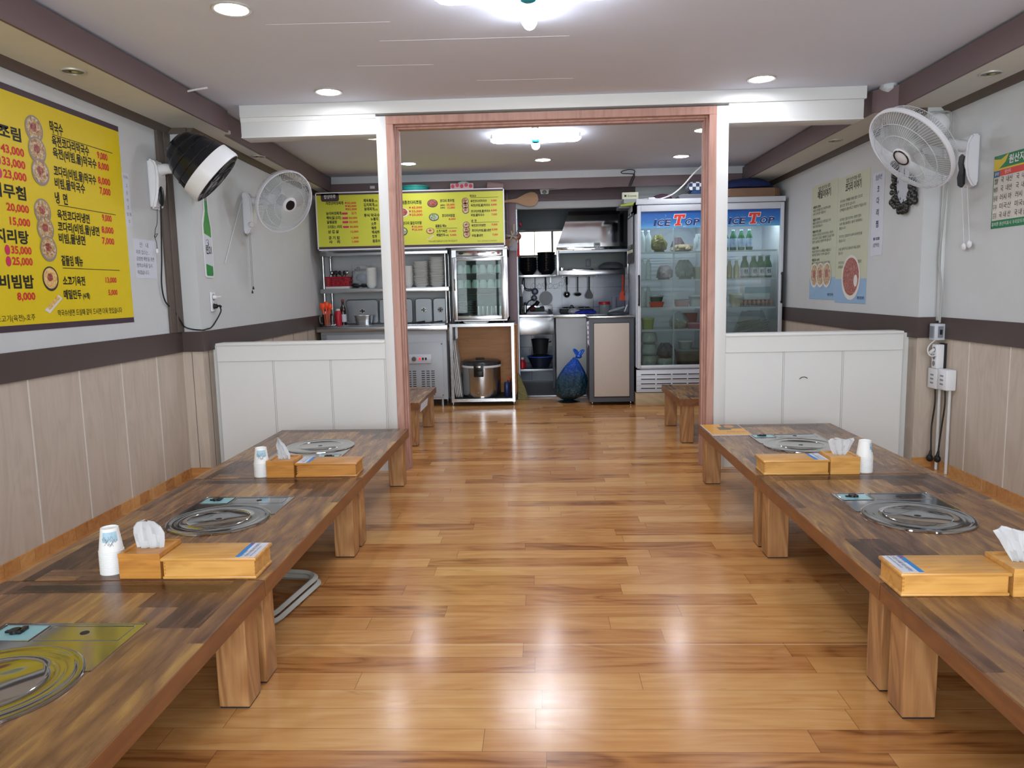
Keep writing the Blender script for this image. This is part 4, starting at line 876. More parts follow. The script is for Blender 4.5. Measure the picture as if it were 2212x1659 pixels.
# white fan on the left wall behind the partition
t = white_fan('round white wall fan between the bottle poster and the rear yellow menu', xl(5.71) + 0.001, 5.71, 1.63, 1.94, (-1.885, 5.60, 1.855), (0.75, -0.50, -0.43), 0.235, 1)
part('knob', MB().cyl((xl(5.71) + 0.06, 5.65, 1.70), (xl(5.71) + 0.075, 5.64, 1.70), 0.02, 0.018, 16), M_WHITE2, t)
for k, (yy, zz) in enumerate(((5.69, 1.22), (5.665, 1.19))):
    m = MB().tube([(-2.19, yy, 1.64), (-2.192, yy, zz + 0.02)], 0.0018, 4, m=0); m.cyl((-2.192, yy, zz), (-2.192, yy, zz + 0.022), 0.008, 0.004, 10, m=1)
    part('pull_cord', m, [M_GREYP, M_DARK], t)
wx = xl(5.5) + 0.006
solo('white_cable', MB().tube(curve([(-2.215, 5.69, 1.92), (xl(5.6) + .006, 5.6, 1.83), (xl(5.2) + .006, 5.22, 1.40)], 6), 0.0035, 5), M_WHITE2, 'thin white cord slanting from the rear left fan down the wall', 'cable', (xl(5.4), 5.4, 1.4))
# black and white fan, near left wall
t = thing('wall_fan', 'black and white wall fan on the near left wall beside the column', 'fan', (-2.319, 4.53, 1.70), 0, 'wall fans')
b = MB().prism([(-2.319, 1.70), (-2.29, 1.70), (-2.265, 1.78), (-2.255, 1.88), (-2.262, 1.96), (-2.285, 1.99), (-2.319, 1.99)], 4.475, 4.585, 'xz'); bmesh.ops.bevel(b.b, geom=list(b.b.edges), offset=0.012, segments=3, affect='EDGES', clamp_overlap=True)
for f in b.b.faces: f.smooth = True
part('bracket', b, M_WHITE, t)
FC, FA = (-1.965, 4.555, 1.905), (0.70, 0.25, -0.67)
F = frame_at(FC, FA) @ Matrix.Scale(0.92, 4); bk = F @ Vector((0, 0, -0.22))
part('arm', MB().tube([(-2.27, 4.53, 1.93), (-2.22, 4.52, 1.935), (-2.17, 4.51, 1.93), bk + Vector((-0.02, -0.03, -0.085))], [0.036, 0.03, 0.028, 0.034], 12), M_WHITE, t)
m = MB().lathe([(0, -0.29), (0.07, -0.288), (0.085, -0.275), (0.105, -0.268), (0.118, -0.25), (0.122, -0.225), (0.135, -0.22), (0.150, -0.20), (0.168, -0.14), (0.186, -0.075), (0.192, -0.035), (0.0, -0.03)], 48).xf(F); part('rear_shell', m, mat('glossy black shell', '#14161b', 0.16, var=0.03), t)
m = MB()
for r, z in ((0.128, -0.222), (0.16, -0.168), (0.178, -0.105)): m.lathe([(r - 0.004, z - 0.005), (r + 0.004, z - 0.003), (r + 0.005, z + 0.003), (r - 0.002, z + 0.006)], 48)
m.xf(F); part('shell_rib', m, M_BLACK, t)
part('white_ring', MB().lathe([(0.188, -0.055), (0.197, -0.053), (0.203, 0.03), (0.200, 0.045), (0.192, 0.047), (0.188, 0.03), (0.188, -0.055)], 56).xf(F), M_WHITE, t)
m = MB()
for k in range(72):
    a = 2 * PI * k / 72; m.tube([(r * math.cos(a + 2.5 * (0.19 - r)), r * math.sin(a + 2.5 * (0.19 - r)), z) for r, z in ((0.04, 0.066), (0.1, 0.064), (0.15, 0.058), (0.192, 0.044))], 0.0013, 3, caps=False)
m.lathe([(0, 0.07), (0.035, 0.069), (0.042, 0.064), (0.042, 0.058)], 28)
for r, z in ((0.11, 0.064), (0.16, 0.057), (0.192, 0.046)): m.tube([(r * math.cos(b), r * math.sin(b), z) for b in [2 * PI * k / 48 for k in range(48)]], 0.0022, 4, closed=True)
m.xf(F); part('front_guard', m, M_BLACK, t)
m = MB()
for k in range(5):
    rows = [[m.v((r * math.cos(k * 1.2566 + w_ * (j / 4 - .5)), r * math.sin(k * 1.2566 + w_ * (j / 4 - .5)), 0.012 + 0.03 * (j / 4 - .5))) for j in range(5)] for r, w_ in ((0.04, 0.5), (0.08, 0.9), (0.13, 0.95), (0.175, 0.8))]
    for a, b_ in zip(rows, rows[1:]):
        for j in range(4): m._f([a[j], a[j + 1], b_[j + 1], b_[j]], True)
m.cyl((0, 0, -0.02), (0, 0, 0.04), 0.038).xf(F); part('fan_blades', m, M_BLACK, t)
b = MB().ball((-2.262, 4.515, 1.775), 0.03, sx=0.45, sy=1.0, sz=2.0, n=16, k=10); part('control_panel', b, M_BLACK, t)
m = MB().tube(curve([(-2.285, 4.50, 1.70), (-2.29, 4.495, 1.62), (-2.30, 4.49, 1.585), (-2.295, 4.47, 1.56), (-2.30, 4.475, 1.53), (-2.295, 4.50, 1.555), (-2.295, 4.46, 1.54), (-2.298, 4.485, 1.50), (-2.298, 4.485, 1.46)], 5), 0.0018, 4, m=0); m.box(-2.304, -2.292, 4.479, 4.491, 1.44, 1.465, 0.003, m=1)
part('pull_cord', m, [M_RUB, M_WHITE], t)
pth = curve([(-2.27, 4.515, 1.72), (-2.285, 4.53, 1.60), (-2.298, 4.53, 1.40), (-2.305, 4.52, 1.25), (-2.308, 4.555, 1.15), (-2.308, 4.655, 1.09), (-2.29, 4.70, 1.02), (-2.283, 4.728, 0.985), (-2.24, 4.743, 0.968), (-2.175, 4.742, 0.962), (-2.183, 4.82, 0.965), (-2.19, 4.90, 0.97), (-2.185, 4.955, 1.0), (-2.16, 5.0, 1.07), (-2.155, 4.985, 1.105)], 6)
solo('black_cable', MB().tube(pth, 0.0045, 6), M_RUB, 'black power cable hanging from the black fan to the column outlet', 'cable', (-2.30, 4.55, 0.96))
# white fan, near right wall
t = white_fan('large white wall fan on the near right wall above the hanging cords', 2.469, 4.50, 1.70, 1.99, (2.03, 4.33, 1.895), (-0.75, -0.15, -0.64), 0.262, -1)
b = MB().prism([(4.46, 1.715), (4.485, 1.70), (4.515, 1.715), (4.525, 1.76), (4.508, 1.80), (4.522, 1.84), (4.515, 1.875), (4.49, 1.885), (4.465, 1.87), (4.472, 1.83), (4.462, 1.80)], 2.388, 2.40, 'yz'); part('remote_panel', b, M_BLACK, t)
for k, (yy, zz) in enumerate(((4.53, 1.39), (4.475, 1.40))):
    m = MB().tube([(2.42, yy, 1.71), (2.45, yy, zz)], 0.0014, 4); part('pull_cord', m, M_WHITE, t)
    part('cord_knob', MB().ball((2.45, yy, zz - 0.02), 0.022, sx=0.5, n=14, k=8), M_WHITE, t)
# cables, boxes and plugs on the right corner
m = MB().tube(curve([(2.30, 4.83, 2.19), (2.40, 4.80, 2.185), (2.44, 4.74, 2.17), (2.44, 4.72, 2.12), (2.44, 4.72, 1.9), (2.44, 4.74, 1.72), (2.438, 4.755, 1.5), (2.438, 4.775, 1.30), (2.44, 4.74, 1.15), (2.44, 4.73, 1.0), (2.438, 4.73, 0.92)], 6), 0.006, 6)
solo('grey_cable', m, mat('pale grey cable', '#9fa09e', 0.5), 'pale grey cable running down the right corner past the white fan', 'cable', (2.46, 4.74, 0.92))
m = MB().box(2.448, 2.47, 4.77, 4.80, 0.93, 2.17, 0.002); solo('cable_duct', m, M_WHITE2, 'white cable duct down the right corner behind the fan', 'cable duct', (2.46, 4.785, 0.93))
t = thing('breaker_box', 'small grey breaker box on the brown band at the right corner', 'electrical box', (2.455, 4.73, 0.815))
part('housing', MB().box(2.40, 2.458, 4.70, 4.775, 0.815, 0.915, 0.004), M_FRIDGE, t)
m = MB().box(2.415, 2.445, 4.696, 4.7, 0.83, 0.9, m=0).box(2.424, 2.436, 4.688, 4.697, 0.85, 0.88, m=1).box(2.394, 2.4, 4.715, 4.76, 0.83, 0.9, m=0); part('switch', m, [M_GREYP, M_DARK], t)
part('lead', MB().tube(curve([(2.41, 4.72, 0.815), (2.37, 4.71, 0.78), (2.36, 4.70, 0.745), (2.375, 4.69, 0.72), (2.405, 4.685, 0.725)], 5), 0.004, 6), M_WHITE2, t)
t = thing('power_strip', 'white power strip mounted upright under the grey breaker box', 'power strip', (2.455, 4.72, 0.640))
part('housing', MB().box(2.405, 2.452, 4.685, 4.745, 0.64, 0.79, 0.006), M_WHITE, t)
m = MB()
for z in (0.672, 0.712, 0.758): m.cyl((2.4045, 4.715, z), (2.408, 4.715, z), 0.017, n=16)
part('socket', m, M_GREYP, t); part('backing_strip', MB().box(2.452, 2.469, 4.69, 4.75, 0.635, 0.795), M_DARK, t)
part('plug', MB().tube(curve([(2.404, 4.715, 0.758), (2.385, 4.71, 0.745), (2.372, 4.705, 0.735)], 4), 0.01, 8), M_WHITE2, t)
for k, (yy, z0, lb, py, pz) in enumerate(((4.735, 0.515, 'left white socket box of the pair low on the right wall', 4.745, 0.07), (4.62, 0.52, 'right white socket box of the pair low on the right wall', 4.655, 0.085))):
    t = thing('socket_box', lb, 'socket box', (2.455, yy, z0), 0, 'socket boxes on the right wall')
    part('housing', MB().box(2.408, 2.468, yy - 0.055, yy + 0.05, z0, z0 + 0.125, 0.006), M_WHITE, t)
    m = MB()
    for q in range(3): m.box(2.4065, 2.409, yy - 0.02, yy + 0.015, z0 + 0.03 + q * 0.025, z0 + 0.04 + q * 0.025)
    part('slot', m, M_GREYP, t)
    part('conduit', MB().cyl((2.455, yy - 0.012, 0.001), (2.455, yy - 0.012, z0 + 0.002), 0.009, n=12), M_WHITE2, t)
    m = MB().tube(curve([(2.44, yy + 0.012, z0), (2.442, yy + 0.012, z0 - 0.1), (2.438, yy + 0.03, z0 - 0.25), (2.43, py, pz + 0.06), (2.43, py, pz + 0.02)], 6), 0.005, 6); m.ball((2.425, py, pz), 0.024, sx=0.8, n=14, k=8).cyl((2.425, py, pz + 0.015), (2.43, py, pz + 0.05), 0.011, 0.006, 10)
    part('hanging_plug', m, M_RUB, t)
# ornate clock on the right column side
t = thing('wall_clock', 'ornate oval clock in a dark carved frame under the white fan', 'clock', (xr(5.04) - 0.002, 5.04, 1.62), AR)
M_CLK = mat('dark carved frame', '#2a2926', 0.35, 0.2, var=0.4, vs=30, bump=0.8, bs=40)
m = MB(); rs = random.Random(5)
for k in range(30):
    a = 2 * PI * k / 30; m.ball((0.115 * math.cos(a), -0.02, 0.20 + 0.165 * math.sin(a)), rs.uniform(0.012, 0.02), n=8, k=6)
for k in range(46):
    sx = rs.choice((-1, 1)); m.ball((sx * rs.uniform(0.10, 0.155), -0.015 - rs.uniform(0, .012), rs.uniform(0.04, 0.33)), rs.uniform(0.01, 0.02), sz=rs.uniform(1, 1.6), n=7, k=5)
for k in range(16): m.ball((rs.uniform(-0.06, 0.06), -0.02, rs.uniform(0.0, 0.05)), rs.uniform(0.012, 0.022), n=8, k=6)
part('carved_frame', m, M_CLK, t, True)
part('dial', MB().prism(ell(0, 0.20, 0.105, 0.152, 32), -0.016, -0.002, 'xz'), mat('clock dial', '#b7bcc4', 0.4), t, True)
m = MB().box(-0.003, 0.003, -0.019, -0.016, 0.19, 0.29); b = MB().box(-0.004, 0.004, -0.0185, -0.016, -0.01, 0.075).xf(Matrix.Translation((0, 0, 0.20)) @ Matrix.Rotation(-0.9, 4, 'Y')); m.add(b)
part('clock_hand', m, M_INK, t, True)
m = MB()
for k in range(12): a = k * PI / 6; m.box(0.085 * math.sin(a) - 0.003, 0.085 * math.sin(a) + 0.003, -0.0175, -0.016, 0.2 + 0.128 * math.cos(a) - 0.008, 0.2 + 0.128 * math.cos(a) + 0.008)
part('hour_mark', m, M_INK, t, True)

# ---------------------------------------------------------------- serving counter, shelf and crockery at the back left
t = thing('prep_counter', 'pale blue grey refrigerated prep counter with steel top at the back left', 'counter', (-1.64, 7.62, 0))
part('steel_top', MB().box(-2.29, -0.955, 7.555, 8.12, 0.785, 0.838, 0.004).box(-2.24, -0.99, 7.64, 8.10, 0.838, 0.846, 0.002), M_STEEL, t)
part('cabinet', MB().box(-2.26, -0.975, 7.60, 8.12, 0.075, 0.785, 0.004), M_PREP, t)
d = part('door', MB().box(-2.20, -1.46, 7.588, 7.602, 0.10, 0.755, 0.004), M_PREP, t)
part('hinge', MB().box(-2.245, -2.215, 7.582, 7.6, 0.70, 0.755, 0.002), M_GREYP, d)
part('machine_panel', MB().box(-1.44, -1.015, 7.590, 7.602, 0.10, 0.665, 0.002), M_PREP, t)
m = MB()
for c in range(2):
    for q in range(3):
        for r in range(12 if c else 9): m.box(-1.43 + c * 0.19 + q * 0.05, -1.396 + c * 0.19 + q * 0.05, 7.5885, 7.5905, 0.37 - r * 0.0222 - 0.004, 0.37 - r * 0.0222 + 0.004)
part('vent_slot', m, M_DARK, t)
cp = part('control_box', MB().box(-1.362, -1.132, 7.575, 7.592, 0.45, 0.542, 0.006), M_FRIDGE, t)
part('dial', MB().cyl((-1.31, 7.576, 0.497), (-1.31, 7.562, 0.497), 0.026, 0.022, 20), M_STEELM, cp)
part('rocker_switch', MB().box(-1.258, -1.240, 7.570, 7.577, 0.485, 0.51, m=0).box(-1.226, -1.210, 7.570, 7.577, 0.485, 0.51, m=1).box(-1.196, -1.180, 7.570, 7.577, 0.485, 0.51), [mat('red lamp switch', '#c22030', 0.3, emit='#ff2030', es=0.6), M_DARK], cp)
m = MB()
for x in (-1.03, -1.455, -2.2): m.box(x, x + 0.01, 7.586, 7.591, 0.64, 0.65).box(x, x + 0.01, 7.586, 7.591, 0.115, 0.125)
part('screw', m, M_DARK, t)
for x in (-2.2, -1.04):
    for y in (7.66, 8.06): part('foot', MB().cyl((x, y, 0), (x, y, 0.075), 0.024, 0.02, 14), M_STEELD, t)
t = thing('steel_rack', 'two tier stainless rack standing on the prep counter, carrying white dishes', 'rack', (-1.62, 7.85, 0.846))
part('top_shelf', MB().box(-2.275, -0.955, 7.745, 8.08, 1.555, 1.602, 0.003).box(-2.255, -0.975, 7.75, 8.08, 1.602, 1.612), M_STEEL, t)
part('middle_shelf', MB().box(-2.285, -0.95, 7.745, 8.08, 1.176, 1.222, 0.003), M_STEEL, t)
for x in (-2.25, -0.985):
    for y in (7.77, 8.05): part('post', MB().cyl((x, y, 0.846), (x, y, 1.556), 0.013, n=14), M_STEELM, t)
0 and part('shelf_flange', MB().box(-2.14, -2.10, 7.76, 7.80, 1.222, 1.225), M_STEELD, t)
# crockery: every dish its own object
def dish_stack(name, x, y, z, prof, n, step, label, cat, group, mt, sup=2.0, seg=24, jit=0.004, sx=1.0, rim=None):
    t0 = None
    for k in range(n):
        lb = (ORD[n - k] + ' ' + label) if k < n - 1 else 'topmost ' + label
        a = random.uniform(-0.3, 0.3) if sup == 2.0 else random.uniform(-0.12, 0.12)
        p = (x + random.uniform(-jit, jit), y + random.uniform(-jit, jit), z + k * step)
        if t0 is None: t0 = solo(name, MB().lathe(prof, seg, sup=sup, sx=sx), mt, lb.replace('first ', 'lowest '), cat, p, a, group, local=True)
        else:
            q = dup(t0, p, a, lb)
            if sup > 2: q.rotation_euler = (random.uniform(-0.02, 0.02), random.uniform(-0.02, 0.02), a)
SQD = [(0, 0.0), (0.045, 0.0), (0.05, 0.004), (0.068, 0.020), (0.079, 0.026), (0.078, 0.0285), (0.066, 0.023), (0.048, 0.007), (0, 0.005)]
dish_stack('serving_dish', -1.078, 7.84, 1.2225, SQD, 19, 0.0152, 'white dish from the top of the tall right stack on the rack', 'dish', 'white dishes in the right stack on the rack', M_CERAM, 3.4, 28, 0.0025)
dish_stack('serving_dish', -1.245, 7.84, 1.2225, SQD, 16, 0.0155, 'white dish from the top of the middle stack on the rack', 'dish', 'white dishes in the middle stack on the rack', M_CERAM, 3.4, 28, 0.003)
BWL = [(0, 0), (0.030, 0), (0.032, 0.004), (0.048, 0.022), (0.056, 0.045), (0.0545, 0.046), (0.045, 0.024), (0.030, 0.008), (0, 0.006)]
dish_stack('small_bowl', -1.385, 7.86, 1.2225, BWL, 13, 0.0145, 'small white bowl from the top of the stack right of the wooden jamb', 'bowl', 'small white bowls stacked right of the jamb', M_CERAM, jit=0.0006)
dish_stack('small_bowl', -1.775, 7.87, 1.2225, BWL, 12, 0.0150, 'small white bowl from the top of the stack beside the plastic bag', 'bowl', 'small white bowls stacked beside the bag', M_CERAM, jit=0.0006)
t = thing('flat_tray', 'shallow pale tray under the red basket on the rack', 'tray', (-2.14, 7.86, 1.2225)); part('tray_body', MB().prism(rrect(-2.27, -1.995, 7.80, 7.99, 0.02), 1.2225, 1.232, 'xy').prism(rrect(-2.282, -1.985, 7.788, 8.0, 0.025), 1.240, 1.245, 'xy').prism(rrect(-2.275, -1.99, 7.79, 7.995, 0.022), 1.232, 1.240, 'xy'), M_WHITE2, t)
t = thing('red_basket', 'red plastic basket holding dark utensils on the left of the rack', 'basket', (-2.12, 7.86, 1.2455))
m = MB(); z0, z1 = 1.2455, 1.340
for k in range(22):
    a = k / 22
m.prism(rrect(-2.235, -2.005, 7.800, 7.970, 0.02), z0, z0 + 0.006, 'xy')
for q in range(5):
    zz = z0 + 0.006 + q * 0.0165; e = 0.004 * q / 4
    O = rrect(-2.24 - e, -2.0 + e, 7.795 - e, 7.975 + e, 0.02, 3); m.tube([(p[0], p[1], zz) for p in O], 0.0045, 5, closed=True)
O = rrect(-2.24, -2.0, 7.795, 7.975, 0.02, 6)
for p in O[::2]: m.tube([(p[0], p[1], z0), (p[0], p[1], z1)], 0.003, 4)
for k in range(12): x = -2.22 + k * 0.0182; m.tube([(x, 7.795, z0), (x, 7.793, z1)], 0.0028, 4)
part('basket_body', m, M_RED, t); O = rrect(-2.247, -1.993, 7.79, 7.982, 0.022, 4); part('rim', MB().tube([(p[0], p[1], z1) for p in O], 0.007, 6, closed=True), M_RED, t)
rs = random.Random(11)
for k in range(9):
    x = -2.205 + k * 0.0215; y = rs.uniform(7.82, 7.94); a = rs.uniform(-1, 1); dx = 0.05 * math.sin(a * 2)
    m = MB().tube([(x, y, 1.262), (x + dx * 0.5, y, 1.32), (x + dx, y - 0.01, 1.372)], 0.0045, 6, m=0); m.ball((x + dx * 1.2, y - 0.01, 1.388), 0.018, sy=0.5, sz=1.3, n=10, k=6, m=1)
    solo('scissors_handle' if k % 3 else 'spoon', m, [M_DARK, M_DARK if k % 3 else M_STEELM], ORD[k + 1] + ' utensil from the left in the red basket, ' + ('dark handled' if k % 3 else 'steel bowled'), 'utensil', (x, y, 1.262), group='utensils in the red basket')
# clear bag of dark utensils
def wrinkle_bag(c, rx, ry, h, seed, pinch=0.25, n=28, k=14, lump=0.12, top=None):
    m = MB(); rs = random.Random(seed); ph = [rs.uniform(0, 6.28) for _ in range(8)]; rows = []
    for i in range(k + 1):
        s = i / k; w_ = (math.sin(min(1, s * 5) * PI / 2) * (1 - (1 - pinch) * max(0, (s - 0.45) / 0.55) ** 1.6)) if i else 0.75
        row = []
        for j in range(n):
            a = 2 * PI * j / n; f = 1 + lump * (math.sin(3 * a + ph[0] + 4 * s) * 0.5 + math.sin(7 * a + ph[1] - 5 * s) * 0.3 + math.sin(13 * a + ph[2] + 9 * s) * 0.25)
            row.append(m.v((c[0] + rx * w_ * f * math.cos(a), c[1] + ry * w_ * f * math.sin(a), c[2] + h * s + 0.01 * h * math.sin(5 * a + ph[3]) * (0 < s))))
        if rows: m.skin(rows[-1], row)
        else: m._f(row[::-1])
        rows.append(row)
    m._f(rows[-1]); return m
M_FILM = film('clear crinkled film', '#c9d3d8', 0.33, 0.12); M_FILMB = film('smoky crinkled film', '#5d656f', 0.6, 0.2)
t = thing('utensil_bag', 'clear zip bag of dark lids and utensils on the rack', 'bag', (-1.885, 7.88, 1.2225))
part('film', wrinkle_bag((-1.885, 7.88, 1.224), 0.088, 0.05, 0.23, 3, 1.05, lump=0.08), M_FILM, t)
m = MB().ball((-1.93, 7.87, 1.255), 0.045, sx=1.3, sz=0.6, m=0).ball((-1.86, 7.88, 1.26), 0.05, sz=0.65).ball((-1.88, 7.87, 1.33), 0.05, sx=1.2, sy=0.6, sz=0.9, m=1).box(-1.95, -1.83, 7.86, 7.89, 1.40, 1.425, 0.006, m=0).ball((-1.91, 7.875, 1.43), 0.02, m=0)
part('contents', m, [M_DARK, mat('blue grey pack', '#5b6884', 0.4, var=0.3, vs=40)], t); part('zip_edge', MB().box(-1.985, -1.785, 7.878, 7.882, 1.452, 1.462), M_FILM, t)
# lids leaning on the counter back
def gn_lid(x0, x1, z0, z1, y, label):
    t = thing('pan_lid', label, 'pan lid', ((x0 + x1) / 2, y, z0), 0, 'steel food pan lids')
    m = MB(); r = min(0.03, (x1 - x0) / 4)
    m.prism(rrect(x0, x1, z0, z1, r), y, y + 0.004, 'xz').prism(rrect(x0 + 0.022, x1 - 0.022, z0 + 0.022, z1 - 0.022, r * 0.8), y - 0.006, y + 0.001, 'xz')
    m.tube([(p[0], y - 0.001, p[1]) for p in rrect(x0 + 0.004, x1 - 0.004, z0 + 0.004, z1 - 0.004, r)], 0.004, 5, closed=True)
    part('lid_plate', m, M_STEELD, t)
    cx, cz = (x0 + x1) / 2, z0 + (z1 - z0) * 0.52
    part('finger_well', MB().cyl((cx, y - 0.0065, cz), (cx, y - 0.005, cz), 0.030, n=24), M_STEELM, t)
    part('grip', MB().tube([(cx - 0.026, y - 0.008, cz), (cx, y - 0.016, cz + 0.002), (cx + 0.026, y - 0.008, cz)], 0.006, 8).cyl((cx, y - 0.006, cz - .02), (cx, y - 0.012, cz + 0.02), 0.007, n=8), M_STEELM, t)
for x0, x1, lb in ((-2.09, -1.745, 'wide steel pan lid leaning behind the small pan on the prep counter'), (-1.735, -1.58, 'steel pan lid just left of the white post, mostly hidden'), (-1.555, -1.375, 'steel pan lid cut by the wooden jamb on its right side'), (-1.35, -1.165, 'steel pan lid second from the right on the prep counter'), (-1.16, -1.0, 'rightmost steel pan lid on the prep counter')): gn_lid(x0, x1, 0.8465, 1.105, 8.0, lb)
t = thing('food_pan', 'small square steel pan standing before the wide lid', 'pan', (-1.87, 7.85, 0.8465))
part('pan_body', MB().lathe([(0, 0.0), (0.075, 0), (0.085, 0.09), (0.096, 0.092), (0.096, 0.096), (0.083, 0.096), (0.073, 0.006), (0, 0.005)], 32, (-1.87, 7.85, 0.8465), sup=5), M_STEEL, t)
for k, (x, lb) in enumerate(((-1.33, 'black plastic spatula lying on the prep counter near the wooden jamb'), (-1.15, 'black tongs lying at the right end of the prep counter'))):
    m = MB().tube([(x - 0.12, 7.72, 0.853), (x, 7.70, 0.858), (x + 0.13, 7.66 + 0.03 * k, 0.872)], [0.004, 0.006, 0.009], 6); m.ball((x - 0.1, 7.72, 0.856), 0.05, sy=0.6, sz=0.15, n=14, k=6); solo('spatula', m, M_DARK, lb, 'utensil', (x, 7.7, 0.8465))
# utensil jug, bottles
t = thing('utensil_jug', 'clear jug at the counter corner stuffed with orange handled tools', 'jug', (-2.215, 7.70, 0.8465))
part('jug_body', MB().lathe([(0, 0), (0.045, 0), (0.050, 0.12), (0.048, 0.12), (0.043, 0.004), (0, 0.004)], 24, (-2.215, 7.70, 0.8465)).tube(curve([(-2.26, 7.69, 0.95), (-2.285, 7.68, 0.94), (-2.285, 7.68, 0.88), (-2.26, 7.69, 0.87)], 4), 0.006, 6), M_GLASS, t)
for k, (dx, hh, mt) in enumerate(((-0.025, 0.2, M_ORNG), (0.0, 0.215, M_ORNG), (0.022, 0.195, M_ORNG), (0.03, 0.17, M_STEELM), (-0.005, 0.16, M_DARK))):
    m = MB().tube([(-2.215 + dx * 0.5, 7.695 + 0.008 * (k - 2), 0.853), (-2.215 + dx * 1.4, 7.69 + 0.008 * (k - 2), 0.8465 + hh)], [0.010 if k < 3 else 0.005] * 2, 8); m.ball((-2.215 + dx * 1.5, 7.69 + 0.008 * (k - 2), 0.8465 + hh), 0.030 if k < 3 else 0.016, sy=0.4, sz=1.2, n=12, k=8)
    solo('ladle' if k < 3 else 'serving_fork', m, mt, ('orange handled tool in the corner jug, ' + ('left one', 'middle one', 'right one')[k]) if k < 3 else ('steel tool in the corner jug' if k == 3 else 'short black tool in the corner jug'), 'utensil', (-2.215 + dx * .5, 7.70, 0.853), group='tools in the corner jug')
def bottle(name, x, y, z, prof, mt, label, cat='bottle', cap=None, lab=None, group=None, n=20):
    t = thing(name, label, cat, (x, y, z), 0, group); part('bottle_body', MB().lathe(prof, n), mt, t, True)
    if cap: part('cap', MB().lathe([(0, cap[1] + cap[2]), (cap[0], cap[1] + cap[2]), (cap[0], cap[1]), (0, cap[1])], 16), cap[3], t, True)
    if lab: part('bottle_label', MB().lathe([(lab[0], lab[1]), (lab[0], lab[2])], n), lab[3], t, True)
    return t
bottle('sauce_bottle', -2.115, 7.76, 0.8465, [(0, 0), (0.034, 0), (0.036, 0.01), (0.036, 0.12), (0.028, 0.145), (0.02, 0.15), (0, 0.15)], M_RED, 'red squeeze bottle with a pale cap on the prep counter', 'bottle', (0.022, 0.15, 0.02, M_WHITE2))
bottle('sauce_bottle', -2.09, 7.86, 0.8465, [(0, 0), (0.033, 0), (0.034, 0.13), (0.03, 0.17), (0.013, 0.205), (0.012, 0.25), (0, 0.25)], mat('brown glass', '#2a140f', 0.12, coat=0.5), 'brown glass bottle with a cream label behind the red squeeze bottle', 'bottle', (0.014, 0.245, 0.02, M_RED), (0.0348, 0.03, 0.11, M_NOTE))
solo('whisk', MB().tube([(-2.16, 7.68, 0.852), (-2.15, 7.66, 0.95)], 0.004, 6).tube(curve([(-2.165, 7.66, 0.852), (-2.13, 7.645, 0.853), (-2.12, 7.66, 0.86)], 4), 0.006, 6), M_WHITE2, 'small pale hook shaped tool lying in front of the corner jug', 'utensil', (-2.15, 7.66, 0.8465))
# things above the menu board
solo('shelf_board', MB().box(-2.19, -0.37, 7.605, 8.12, 2.135, 2.155, 0.002), M_PINE, 'board behind the rear yellow menu that carries small things', 'shelf', (-1.3, 7.85, 2.135))
solo('teal_tray', MB().lathe([(0, 0.004), (0.125, 0.0), (0.140, 0.058), (0.148, 0.064), (0.148, 0.072), (0.136, 0.066), (0.12, 0.01), (0, 0.01)], 40, (-1.265, 7.76, 2.157)), M_TEAL, 'teal round basin rim showing above the rear yellow menu', 'basin', (-1.265, 7.76, 2.157))
t = thing('heart_box', 'pale box with red heart pattern on top of the rear yellow menu', 'box', (-0.785, 7.75, 2.157)); part('carton', MB().box(-0.90, -0.67, 7.70, 7.80, 2.157, 2.243, 0.003), mat('pink carton', '#d2b6ba', 0.5), t)
m = MB()
for k in range(5): m.prism(ell(-0.875 + k * 0.045, 2.215 + 0.01 * (k % 2), 0.018, 0.02, 12), 7.6985, 7.70, 'xz')
part('heart_print', m, mat('rose print', '#c4475a', 0.5), t)
solo('mint_lid', MB().lathe([(0, 0.026), (0.02, 0.03), (0.035, 0.02), (0.055, 0.012), (0.058, 0), (0, 0)], 24, (-0.77, 7.75, 2.2435)), mat('pale mint plastic', '#a9c4bd', 0.3), 'pale mint lid lying on the heart patterned box', 'lid', (-0.77, 7.75, 2.2435))  # shallow container lid lying loose on the carton
solo('paper_roll', MB().cyl((-0.535, 7.72, 2.216), (-0.375, 7.75, 2.20), 0.042, n=18), mat('dusty brown roll', '#8e7674', 0.7), 'dusty brown roll at the right end above the rear yellow menu', 'roll', (-0.455, 7.73, 2.157))
solo('flat_plate', MB().lathe([(0, 0), (0.07, 0), (0.105, 0.018), (0.10, 0.02), (0.06, 0.006), (0, 0.006)], 28, (-0.60, 7.80, 2.157)).xf(Matrix.Translation((0, 0, 0.012))), M_CERAM, 'grey plate rim between the heart box and the dusty roll', 'plate', (-0.60, 7.80, 2.157))
solo('switch_cover', MB().box(-1.75, -1.70, 7.865, 7.88, 2.235, 2.265, 0.003).box(-1.735, -1.715, 7.86, 7.866, 2.243, 2.257), M_WHITE2, 'small pale switch on the rear fascia above the yellow menu', 'switch', (-1.72, 7.87, 2.24))
